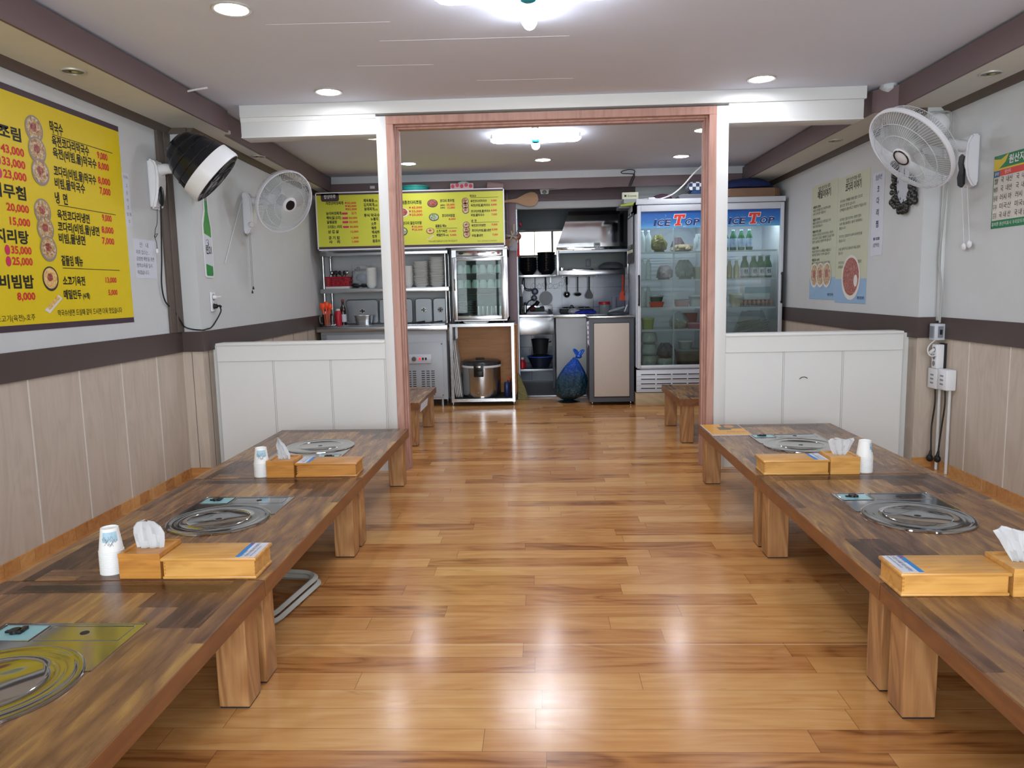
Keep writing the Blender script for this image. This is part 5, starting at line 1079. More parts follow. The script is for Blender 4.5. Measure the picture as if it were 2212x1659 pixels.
# dish steriliser
t = thing('dish_steriliser', 'stainless glass fronted dish steriliser below the yellow menu', 'steriliser', (-0.62, 7.85, 0.862))
X0, X1, YF, YB, ZB, ZT = -0.905, -0.345, 7.65, 8.05, 0.868, 1.61
part('housing', MB().box(X0, X0 + 0.012, YF + 0.02, YB, ZB, ZT).box(X1 - 0.012, X1, YF + 0.02, YB, ZB, ZT).box(X0, X1, YB - 0.012, YB, ZB, ZT).box(X0, X1, YF + 0.02, YB, ZB, ZB + 0.03).box(X0 - 0.004, X1 + 0.004, YF, YB, ZT - 0.028, ZT, 0.003).box(X0, X1, YF + 0.01, YB, ZT - 0.10, ZT - 0.028), M_STEEL, t)
part('glare_liner', MB().box(X0 + 0.0125, X0 + 0.016, YF + 0.025, YB - 0.0125, ZB + 0.031, ZT - 0.101).box(X1 - 0.016, X1 - 0.0125, YF + 0.025, YB - 0.0125, ZB + 0.031, ZT - 0.101).box(X0 + 0.016, X1 - 0.016, YB - 0.016, YB - 0.0125, ZB + 0.031, ZT - 0.101), mat('dull grey glare liner', '#5f6b6d', 0.6), t)  # added dull lining, keeps the steel interior from mirroring the daylight
cp = part('control_panel', MB().box(X0 + 0.045, X1 - 0.04, YF + 0.004, YF + 0.012, ZT - 0.097, ZT - 0.032, 0.002), M_STEELM, t)
part('panel_lettering', text_mb([('자외선소독기', X0 + 0.165, ZT - 0.068, 0.024, 0.135, 'l', .01)], YF + 0.003), M_INKR, cp)
part('oval_badge', MB().prism(ell(X0 + 0.095, ZT - 0.062, 0.026, 0.012), YF + 0.002, YF + 0.004, 'xz'), M_DARK, cp)
part('rocker_switch', MB().box(X1 - 0.155, X1 - 0.122, YF, YF + 0.005, ZT - 0.07, ZT - 0.058).box(X1 - 0.098, X1 - 0.070, YF, YF + 0.005, ZT - 0.077, ZT - 0.052), mat('dark red switch', '#8c1724', 0.3), cp)
dz0, dz1 = ZB + 0.008, ZT - 0.104; dr = MB()
dr.box(X0 + 0.004, X0 + 0.048, YF, YF + 0.02, dz0, dz1, 0.002).box(X1 - 0.062, X1 - 0.004, YF, YF + 0.02, dz0, dz1, 0.002).box(X0 + 0.048, X1 - 0.062, YF, YF + 0.02, dz0, dz0 + 0.045, 0.002).box(X0 + 0.048, X1 - 0.062, YF, YF + 0.02, dz1 - 0.035, dz1, 0.002)
dr = part('door', dr, M_STEEL, t); part('door_glass', MB().box(X0 + 0.048, X1 - 0.062, YF + 0.008, YF + 0.011, dz0 + 0.045, dz1 - 0.035), M_GLASSD, dr)
part('handle', MB().tube(curve([(X0 + 0.026, YF, 1.18), (X0 + 0.026, YF - 0.022, 1.20), (X0 + 0.026, YF - 0.022, 1.27), (X0 + 0.026, YF, 1.29)], 4), 0.006, 8), M_STEELM, dr)
for z in (1.345, 1.195, 1.135):
    m = MB()
    for k in range(14): m.tube([(X0 + 0.014, 7.70 + k * 0.025, z), (X1 - 0.014, 7.70 + k * 0.025, z)], 0.0022, 4)
    m.tube([(X0 + 0.02, 7.69, z), (X1 - 0.02, 7.69, z)], 0.004, 6); part('wire_shelf', m, M_STEELM, t)
for x in (X0 + 0.05, X1 - 0.05):
    for y in (7.70, 8.0): part('foot', MB().cyl((x, y, 0.8462), (x, y, 0.87), 0.012, n=12), M_BLACK, t)
GP = [(0, 0), (0.026, 0), (0.033, 0.09), (0.031, 0.09), (0.024, 0.004), (0, 0.004)]; M_CUPG = mat('frosted glass', '#c6d0ce', 0.2, var=0, alpha=0.8)
MUG = [(0, 0.085), (0.022, 0.085), (0.036, 0.05), (0.038, 0), (0.035, 0), (0.033, 0.048), (0.02, 0.078), (0, 0.078)]
g0 = None
for r, z in ((0, 1.349), (1, 1.199)):
    for k in range(6):
        for q in range(2):
            x = -0.835 + k * 0.078; y = 7.745 + q * 0.085; p = (x, y, z)
            lb = ORD[k + 1] + ' glass from the left in the ' + ('front' if q == 0 else 'second') + ' row on the steriliser ' + ('top shelf' if r == 0 else 'middle shelf')
            if g0 is None: g0 = solo('drinking_glass', MB().lathe(MUG, 20), M_CUPG, lb, 'glass', p, 0, 'glasses in the steriliser', local=True)
            else: dup(g0, p, None, lb)
g0 = None
for k in range(10):
    lb = (ORD[10 - k] + ' steel tray from the top of the pile in the steriliser') if k < 9 else 'topmost steel tray of the pile in the steriliser'
    if g0 is None: g0 = solo('steel_tray', MB().lathe([(0, 0), (0.08, 0), (0.094, 0.012), (0.098, 0.012), (0.098, 0.014), (0.092, 0.014), (0.078, 0.002), (0, 0.002)], 28, sup=5), M_STEELD, lb, 'tray', (-0.775, 7.80, 0.900), 0, 'steel trays in the steriliser', local=True)
    else: dup(g0, (-0.775, 7.80, 0.900 + k * 0.017), None, lb)
g0 = None
for k in range(6):
    lb = ORD[k + 1] + ' steel cup from the left at the foot of the steriliser'
    p = (-0.652 + k * 0.045, 7.75, 0.899)
    if g0 is None: g0 = solo('steel_cup', MB().lathe([(0, 0), (0.017, 0), (0.021, 0.115), (0.0195, 0.115), (0.016, 0.004), (0, 0.004)], 18), M_STEELM, lb, 'cup', p, 0, 'steel cups in the steriliser', local=True)
    else: dup(g0, p, None, lb)
# stand under the steriliser
t = thing('steel_stand', 'square tube steel stand with pine back holding the rice cooker', 'stand', (-0.61, 7.85, 0))
X0, X1, Y0_, Y1_, ZT = -0.94, -0.285, 7.58, 8.10, 0.845
m = MB()
for x in (X0, X1 - 0.032):
    for y in (Y0_, Y1_ - 0.032): m.box(x, x + 0.032, y, y + 0.032, 0.04, ZT - 0.001, 0.002, 1)
for z in (0.045, ZT - 0.034):
    for y in (Y0_ - 0.0005, Y1_ - 0.032): m.box(X0, X1, y, y + 0.033, z, z + 0.034, 0.002, 1)
    for x in (X0, X1 - 0.032): m.box(x, x + 0.032, Y0_ + 0.03, Y1_ - 0.03, z, z + 0.033)
part('tube_frame', m, M_STEEL, t)
part('base_board', MB().box(X0 + 0.03, X1 - 0.03, Y0_ + 0.03, Y1_ - 0.03, 0.05, 0.078), M_DARK, t); part('top_plate', MB().box(X0 + 0.002, X1 - 0.002, Y0_ + 0.03, Y1_ - 0.002, ZT - 0.01, ZT), M_DGREY, t)
part('back_board', MB().box(X0 + 0.03, X1 + 0.02, Y1_ - 0.05, Y1_ - 0.033, 0.08, ZT - 0.034), M_PINE, t)
part('side_board', MB().box(X1 - 0.004, X1 + 0.008, 7.70, Y1_ - 0.02, 0.10, ZT - 0.04), M_PINE, t)
for x in (X0 + 0.016, X1 - 0.016):
    for y in (Y0_ + 0.016, Y1_ - 0.016): part('foot', MB().lathe([(0, 0), (0.02, 0), (0.022, 0.012), (0.008, 0.02), (0.007, 0.045), (0, 0.045)], 16, (x, y, 0)), M_STEELM, t)
solo('serving_tray', MB().prism(rrect(-0.785, -0.56, 7.60, 7.72, 0.02), 0.8455, 0.850, 'xy').prism(rrect(-0.80, -0.545, 7.595, 7.73, 0.03), 0.856, 0.861, 'xy').prism(rrect(-0.795, -0.55, 7.597, 7.725, 0.025), 0.850, 0.856, 'xy'), M_WHITE2, 'pale serving tray squeezed under the dish steriliser', 'tray', (-0.67, 7.66, 0.8455))
t = thing('rice_cooker', 'large stainless rice cooker with dark lid on the steel stand', 'rice cooker', (-0.655, 7.79, 0.079)); c = (-0.640, 7.79, 0.079)
part('cooker_body', MB().lathe([(0, 0), (0.16, 0), (0.165, 0.012), (0.165, 0.02), (0.192, 0.022), (0.198, 0.04), (0.200, 0.31), (0, 0.31)], 48, c), M_STEEL, t)
part('white_collar', MB().lathe([(0.2, 0.308), (0.206, 0.312), (0.206, 0.328), (0.2, 0.332), (0, 0.332)], 48, c), M_WHITE2, t)
ld = part('lid', MB().lathe([(0.2, 0.331), (0.204, 0.336), (0.203, 0.365), (0.18, 0.378), (0.1, 0.386), (0, 0.386)], 48, c), mat('smoky steel lid', '#4a4b4f', 0.25, 0.6), t)
part('lid_handle', MB().box(-0.70, -0.61, 7.77, 7.80, 0.462, 0.48, 0.006), M_DARK, ld)
cl = part('latch', MB().box(-0.705, -0.605, 7.575, 7.60, 0.30, 0.44, 0.008).box(-0.69, -0.62, 7.565, 7.58, 0.36, 0.43, 0.006), M_BLACK, t); part('latch_button', MB().box(-0.68, -0.63, 7.560, 7.567, 0.395, 0.412, 0.003), M_STEELM, cl)
part('plinth_ring', MB().lathe([(0.165, 0.002), (0.168, 0.004), (0.168, 0.016), (0.165, 0.018)], 48, c), M_STEELM, t); part('drain_knob', MB().ball((-0.665, 7.59, 0.13), 0.01, n=10, k=6), M_STEELD, t)
g0 = None
for k in range(4):
    m = MB().prism(rrect(-0.12, 0.12, 0, 0.58, 0.04), 0, 0.004, 'yz').prism(rrect(-0.13, 0.13, -0.01, 0.59, 0.05), 0.004, 0.010, 'yz').xf(Matrix.Rotation(-0.09, 4, 'Y'))
    lb = ('leftmost', 'second', 'third', 'rightmost')[k] + ' white tray standing on edge beside the rice cooker'
    if g0 is None: g0 = solo('standing_tray', m, M_WHITE2, lb, 'tray', (-0.898, 7.745, 0.090), 0, 'white trays beside the rice cooker', local=True)
    else: m.b.free(); dup(g0, (-0.898 + k * 0.0165, 7.745, 0.090), None, lb)
bottle('drink_can', -0.378, 7.73, 0.079, [(0, 0), (0.026, 0), (0.03, 0.01), (0.03, 0.13), (0.022, 0.15), (0, 0.15)], mat('navy can', '#27345e', 0.25, 0.4, var=0.4, vs=50), 'navy can standing right of the rice cooker', 'can')
bottle('sauce_bottle', -0.358, 7.82, 0.079, [(0, 0), (0.02, 0), (0.021, 0.13), (0.016, 0.16), (0, 0.16)], mat('dark violet bottle', '#3a2b4b', 0.25, var=0.3, vs=40), 'thin dark bottle with an orange cap behind the navy can', 'bottle', (0.015, 0.16, 0.022, M_ORNG))
# hanging things on the brown post
t = thing('wooden_paddle', 'big wooden rice paddle fixed sideways on the brown post top', 'paddle', (-0.22, 8.09, 2.03))
out = [(-0.42, 2.105), (-0.32, 2.115), (-0.25, 2.125), (-0.20, 2.15), (-0.15, 2.175), (-0.10, 2.19), (-0.06, 2.185), (-0.03, 2.16), (-0.02, 2.11), (-0.035, 2.07), (-0.07, 2.045), (-0.12, 2.04), (-0.18, 2.055), (-0.24, 2.08), (-0.32, 2.088), (-0.42, 2.083)]
part('blade', MB().prism(out, 8.095, 8.108, 'xz'), mat('pale paddle wood', '#b08a68', 0.6, var=0.1, stretch=(2, 10, 14)), t)
t = thing('motion_sensor', 'small grey trapezoid sensor on the brown beam beside the paddle', 'sensor', (0.044, 8.13, 2.165)); part('housing', MB().prism([(-0.008, 2.222), (0.096, 2.222), (0.085, 2.168), (0.008, 2.165)], 8.10, 8.15, 'xz'), M_WHITE2, t); part('lens_window', MB().ball((0.044, 8.10, 2.185), 0.024, sy=0.4, sz=0.8, n=14, k=8), M_GREYP, t)
solo('white_cable', MB().tube([(0.09, 8.145, 2.215), (0.35, 8.145, 2.224), (0.62, 8.145, 2.222), (0.80, 8.145, 2.232)], 0.004, 5), M_WHITE, 'thin white cord running right from the sensor along the brown beam', 'cable', (0.4, 8.145, 2.21))
t = thing('straw_charm', 'dried straw charm with fish and ribbon hanging on the brown post', 'charm', (-0.30, 8.08, 1.60))
m = MB().tube([(-0.385, 8.06, 1.90), (-0.30, 8.06, 1.855), (-0.30, 8.06, 1.72)], 0.002, 4, m=0).cyl((-0.285, 8.055, 1.74), (-0.283, 8.055, 1.86), 0.008, n=8, m=1)
for k in range(14): a = random.uniform(0, 6.28); m.tube([(-0.30, 8.05, 1.735), (-0.30 + 0.07 * math.cos(a), 8.045, 1.735 + 0.055 * math.sin(a))], [0.009, 0.003], 5, m=1 if k % 3 else 0)
m.prism([(-0.385, 1.70), (-0.30, 1.715), (-0.24, 1.70), (-0.31, 1.63), (-0.375, 1.62)], 8.05, 8.06, 'xz', m=2).box(-0.392, -0.378, 8.05, 8.056, 1.70, 1.78, m=3)
part('straw', m, [M_GREYP, mat('pale straw', '#b7a58b', 0.8), mat('dried fish brown', '#8a6448', 0.7), M_RED], t)
part('clear_wrap', wrinkle_bag((-0.295, 8.06, 1.585), 0.05, 0.02, 0.12, 8, 0.6, n=16, k=6), M_FILM, t)
t = thing('gourd_charm', 'red tasselled gourd charm hanging at the kitchen opening', 'charm', (-0.24, 8.13, 1.52))
m = MB().ball((-0.235, 8.12, 1.735), 0.025, sy=0.6, sz=1.4, n=12, k=8, m=0, jit=0.003).tube([(-0.24, 8.12, 1.90), (-0.236, 8.12, 1.77)], 0.002, 4, m=1).ball((-0.215, 8.12, 1.86), 0.02, sz=1.4, n=10, k=6, m=2, jit=0.004).ball((-0.205, 8.11, 1.79), 0.028, sx=1.8, sy=0.4, sz=0.5, n=10, k=6, m=1)
part('gourd', m, [mat('gourd brown', '#7a3f2c', 0.5), M_DGREY, mat('maroon bead', '#6b1c33', 0.4)], t)
m = MB()
for k in range(12): a = k * 0.52; m.tube([(-0.245 + 0.004 * math.cos(a), 8.12 + 0.004 * math.sin(a), 1.67), (-0.243 + 0.012 * math.cos(a), 8.12 + 0.01 * math.sin(a), 1.525)], 0.004, 5)
part('tassel', m, M_RED, t)

# ---------------------------------------------------------------- kitchen beyond the opening
t = thing('sink_unit', 'stainless sink unit with open base in the kitchen', 'sink', (-0.35, 9.2, 0))
part('sink_top', MB().box(-0.80, 0.130, 8.895, 9.62, 0.842, 0.878, 0.003).box(-0.45, 0.13, 9.55, 9.62, 0.878, 0.97, 0.003), M_STEEL, t)
part('basin_front', MB().box(-0.80, 0.138, 8.90, 8.92, 0.64, 0.842, 0.003), M_STEEL, t)
part('lower_shelf', MB().box(-0.78, 0.13, 8.91, 9.58, 0.20, 0.232, 0.002), M_STEELD, t)
for x in (-0.78, 0.118): part('leg', MB().box(x, x + 0.02, 8.905, 8.93, 0, 0.64), M_DGREY, t)
t = thing('kitchen_tap', 'black kitchen tap with angled spout over the sink', 'tap', (-0.19, 9.12, 0.878))
m = MB().cyl((-0.205, 9.12, 0.878), (-0.205, 9.12, 1.02), 0.017, n=14).cyl((-0.25, 9.14, 0.878), (-0.25, 9.14, 1.09), 0.016, n=12).tube([(-0.20, 9.12, 0.90), (-0.13, 9.08, 0.965), (-0.07, 9.04, 1.005)], 0.014, 10).cyl((-0.075, 9.04, 0.985), (-0.045, 9.03, 1.03), 0.024, n=14).tube(curve([(-0.19, 9.13, 0.98), (-0.16, 9.12, 1.03), (-0.10, 9.10, 1.055)], 4), 0.006, 6); part('tap_body', m, M_BLACK, t)
part('chrome_band', MB().cyl((-0.205, 9.12, 0.90), (-0.205, 9.12, 0.985), 0.0178, n=14), M_STEELM, t)
t = thing('white_counter', 'white fronted kitchen counter right of the sink', 'counter', (0.55, 9.1, 0))
part('cabinet', MB().box(0.158, 0.90, 8.715, 9.62, 0.0, 0.842, 0.003), mat('scuffed white enamel', '#bcc0c0', 0.35, var=0.05, vs=4), t); part('steel_top', MB().box(0.132, 1.05, 8.695, 9.66, 0.842, 0.878, 0.004), M_STEEL, t)
t = thing('side_cabinet', 'dark grey framed cabinet with beige door beside the fridge', 'cabinet', (0.685, 7.75, 0))
X0, X1 = 0.463, 0.908; m = MB().box(X0, X1, 7.515, 8.02, 0.035, 0.878, 0.003); part('carcass', m, M_DGREY, t)
part('door', MB().box(0.511, 0.860, 7.505, 7.516, 0.092, 0.825, 0.002), mat('beige wood grain door', '#b5a99d', 0.5, var=0.06, vs=12, stretch=(14, 1, 1.5)), t)
part('door_shadow_gap', MB().box(0.505, 0.866, 7.512, 7.517, 0.078, 0.832), M_DARK, t); part('worktop', MB().box(X0 - 0.006, X1 + 0.004, 7.505, 8.03, 0.878, 0.897, 0.003), M_STEEL, t)
for x in (X0 + 0.03, X1 - 0.03):
    for y in (7.55, 7.98): part('foot', MB().lathe([(0, 0), (0.018, 0), (0.02, 0.01), (0.007, 0.016), (0.007, 0.036), (0, 0.036)], 14, (x, y, 0)), M_STEELM, t)
t = thing('printed_sheet', 'creased white printed sheet stuck on the left side of the dark cabinet', 'sheet', (0.45, 7.6, 0.58)); part('paper', MB().prism([(7.54, 0.83), (7.62, 0.84), (7.62, 0.60), (7.56, 0.58), (7.53, 0.64)], 0.448, 0.450, 'yz').prism([(0.440, 0.84), (0.463, 0.85), (0.463, 0.60), (0.45, 0.63), (0.446, 0.72)], 7.528, 7.531, 'xz'), M_NOTE, t)
m = MB()
for z in (0.80, 0.75, 0.70, 0.66): m.box(0.447, 0.460, 7.5268, 7.528, z, z + 0.02)
part('print', m, M_INKG, t)
t = thing('wok_pan', 'closed grey grill pan lying on the dark framed cabinet', 'pan', (0.77, 7.8, 0.8975))
part('lower_shell', MB().lathe([(0, 0), (0.09, 0), (0.11, 0.022), (0.10, 0.026), (0, 0.02)], 28, (0.765, 7.80, 0.8975), sx=0.95), M_DGREY, t)
m = MB().lathe([(0, 0.02), (0.09, 0.012), (0.105, 0), (0.095, -0.003), (0, 0.008)], 28, sx=0.9).xf(Matrix.Translation((0.765, 7.80, 0.95)) @ Matrix.Rotation(-0.28, 4, 'Y')); part('upper_shell', m, mat('pale grey enamel', '#9aa6a8', 0.25, 0.4), t)
part('handle', MB().tube([(0.84, 7.76, 0.93), (0.865, 7.74, 0.995)], 0.006, 8), M_WHITE2, t)
solo('plastic_wrap', wrinkle_bag((0.56, 7.72, 0.8975), 0.07, 0.07, 0.012, 4, 0.8, n=20, k=4, lump=0.3), M_FILM, 'crumpled clear wrap on the dark cabinet worktop', 'wrap', (0.56, 7.72, 0.8975))
# on the kitchen counter
t = thing('storage_jar', 'clear jar with red lid on the kitchen counter', 'jar', (0.722, 8.78, 0.878)); part('jar_body', MB().lathe([(0, 0), (0.06, 0), (0.063, 0.01), (0.063, 0.10), (0.055, 0.108), (0.0, 0.106)], 28, (0.722, 8.78, 0.8785)), mat('cloudy jar', '#8e979b', 0.15, alpha=0.7), t); part('lid', MB().lathe([(0, 0.135), (0.064, 0.135), (0.067, 0.13), (0.067, 0.108), (0, 0.108)], 28, (0.722, 8.78, 0.8785)), M_RED, t)
g0 = None
for k in range(5):
    p = (0.835, 8.80, 0.8785 + k * 0.022); lb = ORD[5 - k] + ' clear tumbler from the top of the stack behind the red lidded jar'
    if g0 is None: g0 = solo('tumbler', MB().lathe([(0, 0), (0.026, 0), (0.034, 0.10), (0.0325, 0.10), (0.0245, 0.003), (0, 0.003)], 20), mat('clear tumbler plastic', '#9fa3b5', 0.15, alpha=0.45), lb, 'tumbler', p, 0, 'stacked tumblers', local=True)
    else: dup(g0, p, None, lb)
t = thing('gas_range', 'low black gas range on the kitchen counter under the hood', 'gas range', (0.42, 9.2, 0.878)); part('range_body', MB().box(0.215, 0.615, 9.02, 9.42, 0.879, 0.925, 0.006), M_DARK, t)
for x in (0.32, 0.51): part('pan_support', MB().tube([(x + 0.07 * math.cos(a), 9.2 + 0.07 * math.sin(a), 0.945) for a in [k * PI / 8 for k in range(16)]], 0.006, 6, closed=True).box(x - 0.08, x + 0.08, 9.195, 9.205, 0.925, 0.948).box(x - 0.005, x + 0.005, 9.12, 9.28, 0.925, 0.948), M_BLACK, t)
part('knob', MB().cyl((0.50, 9.02, 0.905), (0.50, 9.0, 0.905), 0.016, n=14).ball((0.355, 9.08, 0.958), 0.022, n=12, k=8), M_DGREY, t)
solo('blue_cloth', wrinkle_bag((0.52, 8.82, 0.8785), 0.11, 0.07, 0.045, 12, 0.3, lump=0.35), mat('bright blue cloth', '#1e2fa8', 0.6, var=0.2, vs=40), 'crumpled bright blue cloth on the kitchen counter edge', 'cloth', (0.52, 8.82, 0.8785))
solo('white_cloth', wrinkle_bag((0.37, 8.95, 0.8785), 0.065, 0.06, 0.065, 15, 0.35, lump=0.25), mat('pale cloth', '#a6a9b5', 0.85), 'crumpled pale cloth beside the bright blue cloth', 'cloth', (0.37, 8.95, 0.8785))
t = thing('dish_drainer', 'pale tray of dark red and green dishes behind the tap', 'tray', (-0.05, 9.3, 0.878)); part('tray', MB().prism(rrect(-0.24, 0.06, 9.2, 9.45, 0.03), 0.879, 0.90, 'xy'), M_NOTE, t)
solo('red_scrubber', MB().ball((-0.12, 9.28, 0.935), 0.035, sx=1.2, n=14, k=8, jit=0.002), mat('dark red scrubber', '#5c2028', 0.7, bump=0.6), 'dark red round scrubber on the drainer tray', 'scrubber', (-0.12, 9.28, 0.9005))
solo('dark_rack_block', MB().box(-0.09, 0.03, 9.25, 9.34, 0.9005, 0.95, 0.01).ball((0.0, 9.28, 0.952), 0.03, sz=0.6, n=12, k=6), mat('mossy dark sponge', '#39433f', 0.8), 'mossy dark sponge block on the drainer tray', 'sponge', (-0.03, 9.3, 0.9005))
solo('knife_block', MB().prism([(0.075, 0.879), (0.13, 0.879), (0.10, 0.93), (0.075, 0.935)], 9.1, 9.2, 'xz'), M_DARK, 'small black wedge at the right edge of the sink', 'block', (0.10, 9.15, 0.879))
# pots on the sink shelf
t = thing('stock_pot', 'dark stock pot sitting in the blue rimmed basin under the sink', 'pot', (-0.03, 9.15, 0.30)); part('pot_body', MB().lathe([(0, 0), (0.085, 0), (0.105, 0.17), (0.112, 0.172), (0.112, 0.178), (0.1, 0.176), (0.08, 0.006), (0, 0.006)], 28, (-0.03, 9.15, 0.395)), M_DARK, t); part('handle', MB().tube([(-0.03 + 0.105, 9.13, 0.53), (0.10, 9.12, 0.54), (0.10, 9.18, 0.54), (0.075, 9.17, 0.53)], 0.006, 6), M_DARK, t)
for k, (r, z, mt, lb) in enumerate(((0.16, 0.2325, mat('deep navy basin', '#1c2233', 0.35), 'navy basin with a bright blue rim on the sink shelf'), (0.10, 0.300, M_DARK, 'dark bowl inside the blue rimmed basin'))):
    t = thing('wash_basin', lb, 'basin', (-0.03, 9.15, z)); h = 0.13 if k == 0 else 0.08
    part('basin_body', MB().lathe([(0, 0), (r * 0.62, 0), (r, h), (r * 0.96, h), (r * 0.6, 0.005), (0, 0.005)], 32, (-0.03, 9.15, z)), mt, t)
    if k == 0: part('blue_rim', MB().tube([(-0.03 + r * math.cos(a), 9.15 + r * math.sin(a), z + h) for a in [q * PI / 16 for q in range(32)]], 0.006, 6, closed=True), mat('bright blue plastic', '#2c5bbd', 0.3), t)
bottle('detergent_bottle', -0.25, 9.05, 0.2325, [(0, 0), (0.045, 0), (0.047, 0.06), (0.02, 0.1), (0.02, 0.105), (0, 0.105)], M_RED, 'red detergent bottle with a pale cap on the sink shelf', 'bottle', (0.02, 0.10, 0.03, M_WHITE2))
# range hood and rack under it
t = thing('range_hood', 'large polished steel range hood with slanting left side', 'range hood', (0.65, 9.2, 1.60))
A = [(0.182, 1.655), (1.03, 1.64), (1.04, 2.065), (0.33, 2.065)]
m = MB(); f_ = [m.v((p[0], 9.0, p[1])) for p in A]; b_ = [m.v((p[0], 9.68, p[1])) for p in A]; m.skin(f_, b_, False); m._f(f_[::-1]); m._f(b_); part('canopy', m, mat('mirror steel canopy', '#c3c5c8', 0.06, 1.0, var=0.03, vs=3, bump=0.15, bs=3), t)
part('lip', MB().box(0.178, 1.035, 8.985, 9.0, 1.622, 1.655, 0.002).box(0.19, 1.03, 8.993, 9.0, 1.655, 1.70), M_STEELM, t)
solo('kitchen_timer', MB().box(0.62, 0.692, 8.966, 8.984, 1.632, 1.70, 0.008, m=0).box(0.63, 0.682, 8.9645, 8.967, 1.668, 1.692, m=1).box(0.635, 0.648, 8.9645, 8.967, 1.643, 1.655).box(0.662, 0.675, 8.9645, 8.967, 1.643, 1.655), [M_WHITE, M_GREYP], 'small white timer stuck on the range hood lip', 'timer', (0.656, 8.975, 1.632))
t = thing('hood_rack', 'steel rack under the range hood with a shelf of flat things', 'rack', (0.6, 9.2, 1.32)); part('shelf', MB().box(0.185, 1.03, 9.0, 9.45, 1.328, 1.385, 0.002), M_STEEL, t)
for x in (0.178, 1.01): part('post', MB().box(x, x + 0.032, 8.998, 9.03, 1.33, 1.62, 0.002), M_STEEL, t)
part('upper_rail', MB().box(0.21, 1.01, 9.0, 9.02, 1.59, 1.62), M_STEELD, t); part('grease_wall', MB().box(0.2, 1.03, 9.46, 9.48, 1.385, 1.62), mat('greasy grey plate', '#5a605f', 0.4, 0.3, var=0.15), t)
for k, (x0, x1, h, lb) in enumerate(((0.22, 0.27, 0.045, 'small steel tin at the left end of the hood rack'), (0.32, 0.62, 0.018, 'flat steel trays on the hood rack'), (0.68, 1.0, 0.09, 'rolled plastic bundle on the right of the hood rack'))):
    solo('rack_item', (MB().box(x0, x1, 9.1, 9.3, 1.386, 1.386 + h, 0.006) if k < 2 else wrinkle_bag(((x0 + x1) / 2, 9.2, 1.386), 0.15, 0.1, h, 5, 0.5)), M_STEELM if k < 2 else M_FILMB, lb, 'kitchenware', ((x0 + x1) / 2, 9.2, 1.386))
t = thing('wall_socket', 'grey socket on the tiles under the range hood', 'outlet', (0.61, 9.71, 1.40)); part('plate', MB().box(0.55, 0.61, 9.44, 9.46, 1.44, 1.53, 0.005), M_GREYP, t)
t = thing('utensil_rail', 'steel rail with hooks below the hood rack', 'rail', (0.47, 9.6, 1.32)); part('rail', MB().cyl((0.26, 9.56, 1.325), (0.69, 9.56, 1.325), 0.006, n=10), M_STEELM, t); part('rail_post', MB().cyl((0.265, 9.56, 1.325), (0.265, KY, 1.325), 0.008, n=10).cyl((0.685, 9.56, 1.325), (0.685, KY, 1.325), 0.008, n=10), M_STEELM, t)
solo('ladle', MB().tube([(0.315, 9.55, 1.322), (0.315, 9.55, 1.13)], 0.006, 6, m=0).tube([(0.315, 9.55, 1.322), (0.315, 9.55, 1.22)], 0.011, 8, m=1).ball((0.315, 9.54, 1.10), 0.040, n=16, k=8, m=0), [M_STEELM, M_BLACK], 'left round ladle hanging from the rail under the hood rack', 'ladle', (0.315, 9.55, 1.06))
solo('ladle', MB().tube([(0.452, 9.55, 1.322), (0.452, 9.55, 1.13)], 0.007, 6, m=1).ball((0.452, 9.54, 1.10), 0.046, sz=0.55, n=16, k=8, m=0), [M_STEELM, M_DARK], 'shallow ladle hanging in the middle of the rail', 'ladle', (0.452, 9.55, 1.07))
solo('turner', MB().tube([(0.595, 9.55, 1.322), (0.595, 9.55, 1.15)], 0.009, 8).prism([(0.588, 1.16), (0.602, 1.16), (0.642, 1.09), (0.638, 1.05), (0.62, 1.04), (0.56, 1.045), (0.548, 1.07), (0.55, 1.09)], 9.545, 9.552, 'xz'), M_DGREY, 'dark slotted turner hanging at the right of the rail', 'turner', (0.595, 9.55, 1.04))
t = thing('frying_pan', 'grey frying pan hanging on the tiles above the sink', 'pan', (0.05, 9.6, 0.97)); part('pan_body', MB().prism(ell(0.05, 1.058, 0.084, 0.088, 28), 9.62, 9.64, 'xz').prism(ell(0.05, 1.07, 0.062, 0.062, 28), 9.615, 9.62, 'xz'), M_GREYP, t); part('handle', MB().tube([(0.05, 9.63, 1.15), (0.05, 9.63, 1.24), (0.048, 9.63, 1.32)], [0.007, 0.011, 0.008], 8), M_DARK, t)
for k, (x, z, r, lb) in enumerate(((-0.088, 1.145, 0.040, 'upper small strainer hanging above the tap'), (-0.10, 1.062, 0.036, 'lower small strainer hanging above the tap'))):
    t = thing('strainer', lb, 'strainer', (x, 9.6, z - r), 0, 'small strainers over the sink'); part('hoop', MB().tube([(x + r * math.cos(a), 9.62, z + r * math.sin(a)) for a in [q * PI / 10 for q in range(20)]], 0.004, 6, closed=True).tube([(x, 9.62, z + r), (x + 0.004, 9.62, z + r + (0.14 if k == 0 else 0.01))], 0.004, 6), M_DGREY, t)
    part('mesh_bowl', MB().ball((x, 9.625, z), r * 0.95, sy=0.3, n=16, k=8), mat('fine strainer mesh', '#6f7888', 0.4, 0.5, alpha=0.8), t)
solo('cable_loop', MB().tube(curve([(-0.23, 9.6, 1.32), (-0.245, 9.6, 1.27), (-0.235, 9.6, 1.22), (-0.21, 9.6, 1.17), (-0.17, 9.6, 1.155), (-0.13, 9.6, 1.16), (-0.13, 9.6, 1.175), (-0.17, 9.6, 1.175), (-0.215, 9.6, 1.20), (-0.22, 9.6, 1.27), (-0.225, 9.6, 1.32)], 5), 0.006, 6), M_RUB, 'black looped cord hanging at the left of the kitchen tiles', 'cable', (-0.19, 9.6, 1.15))
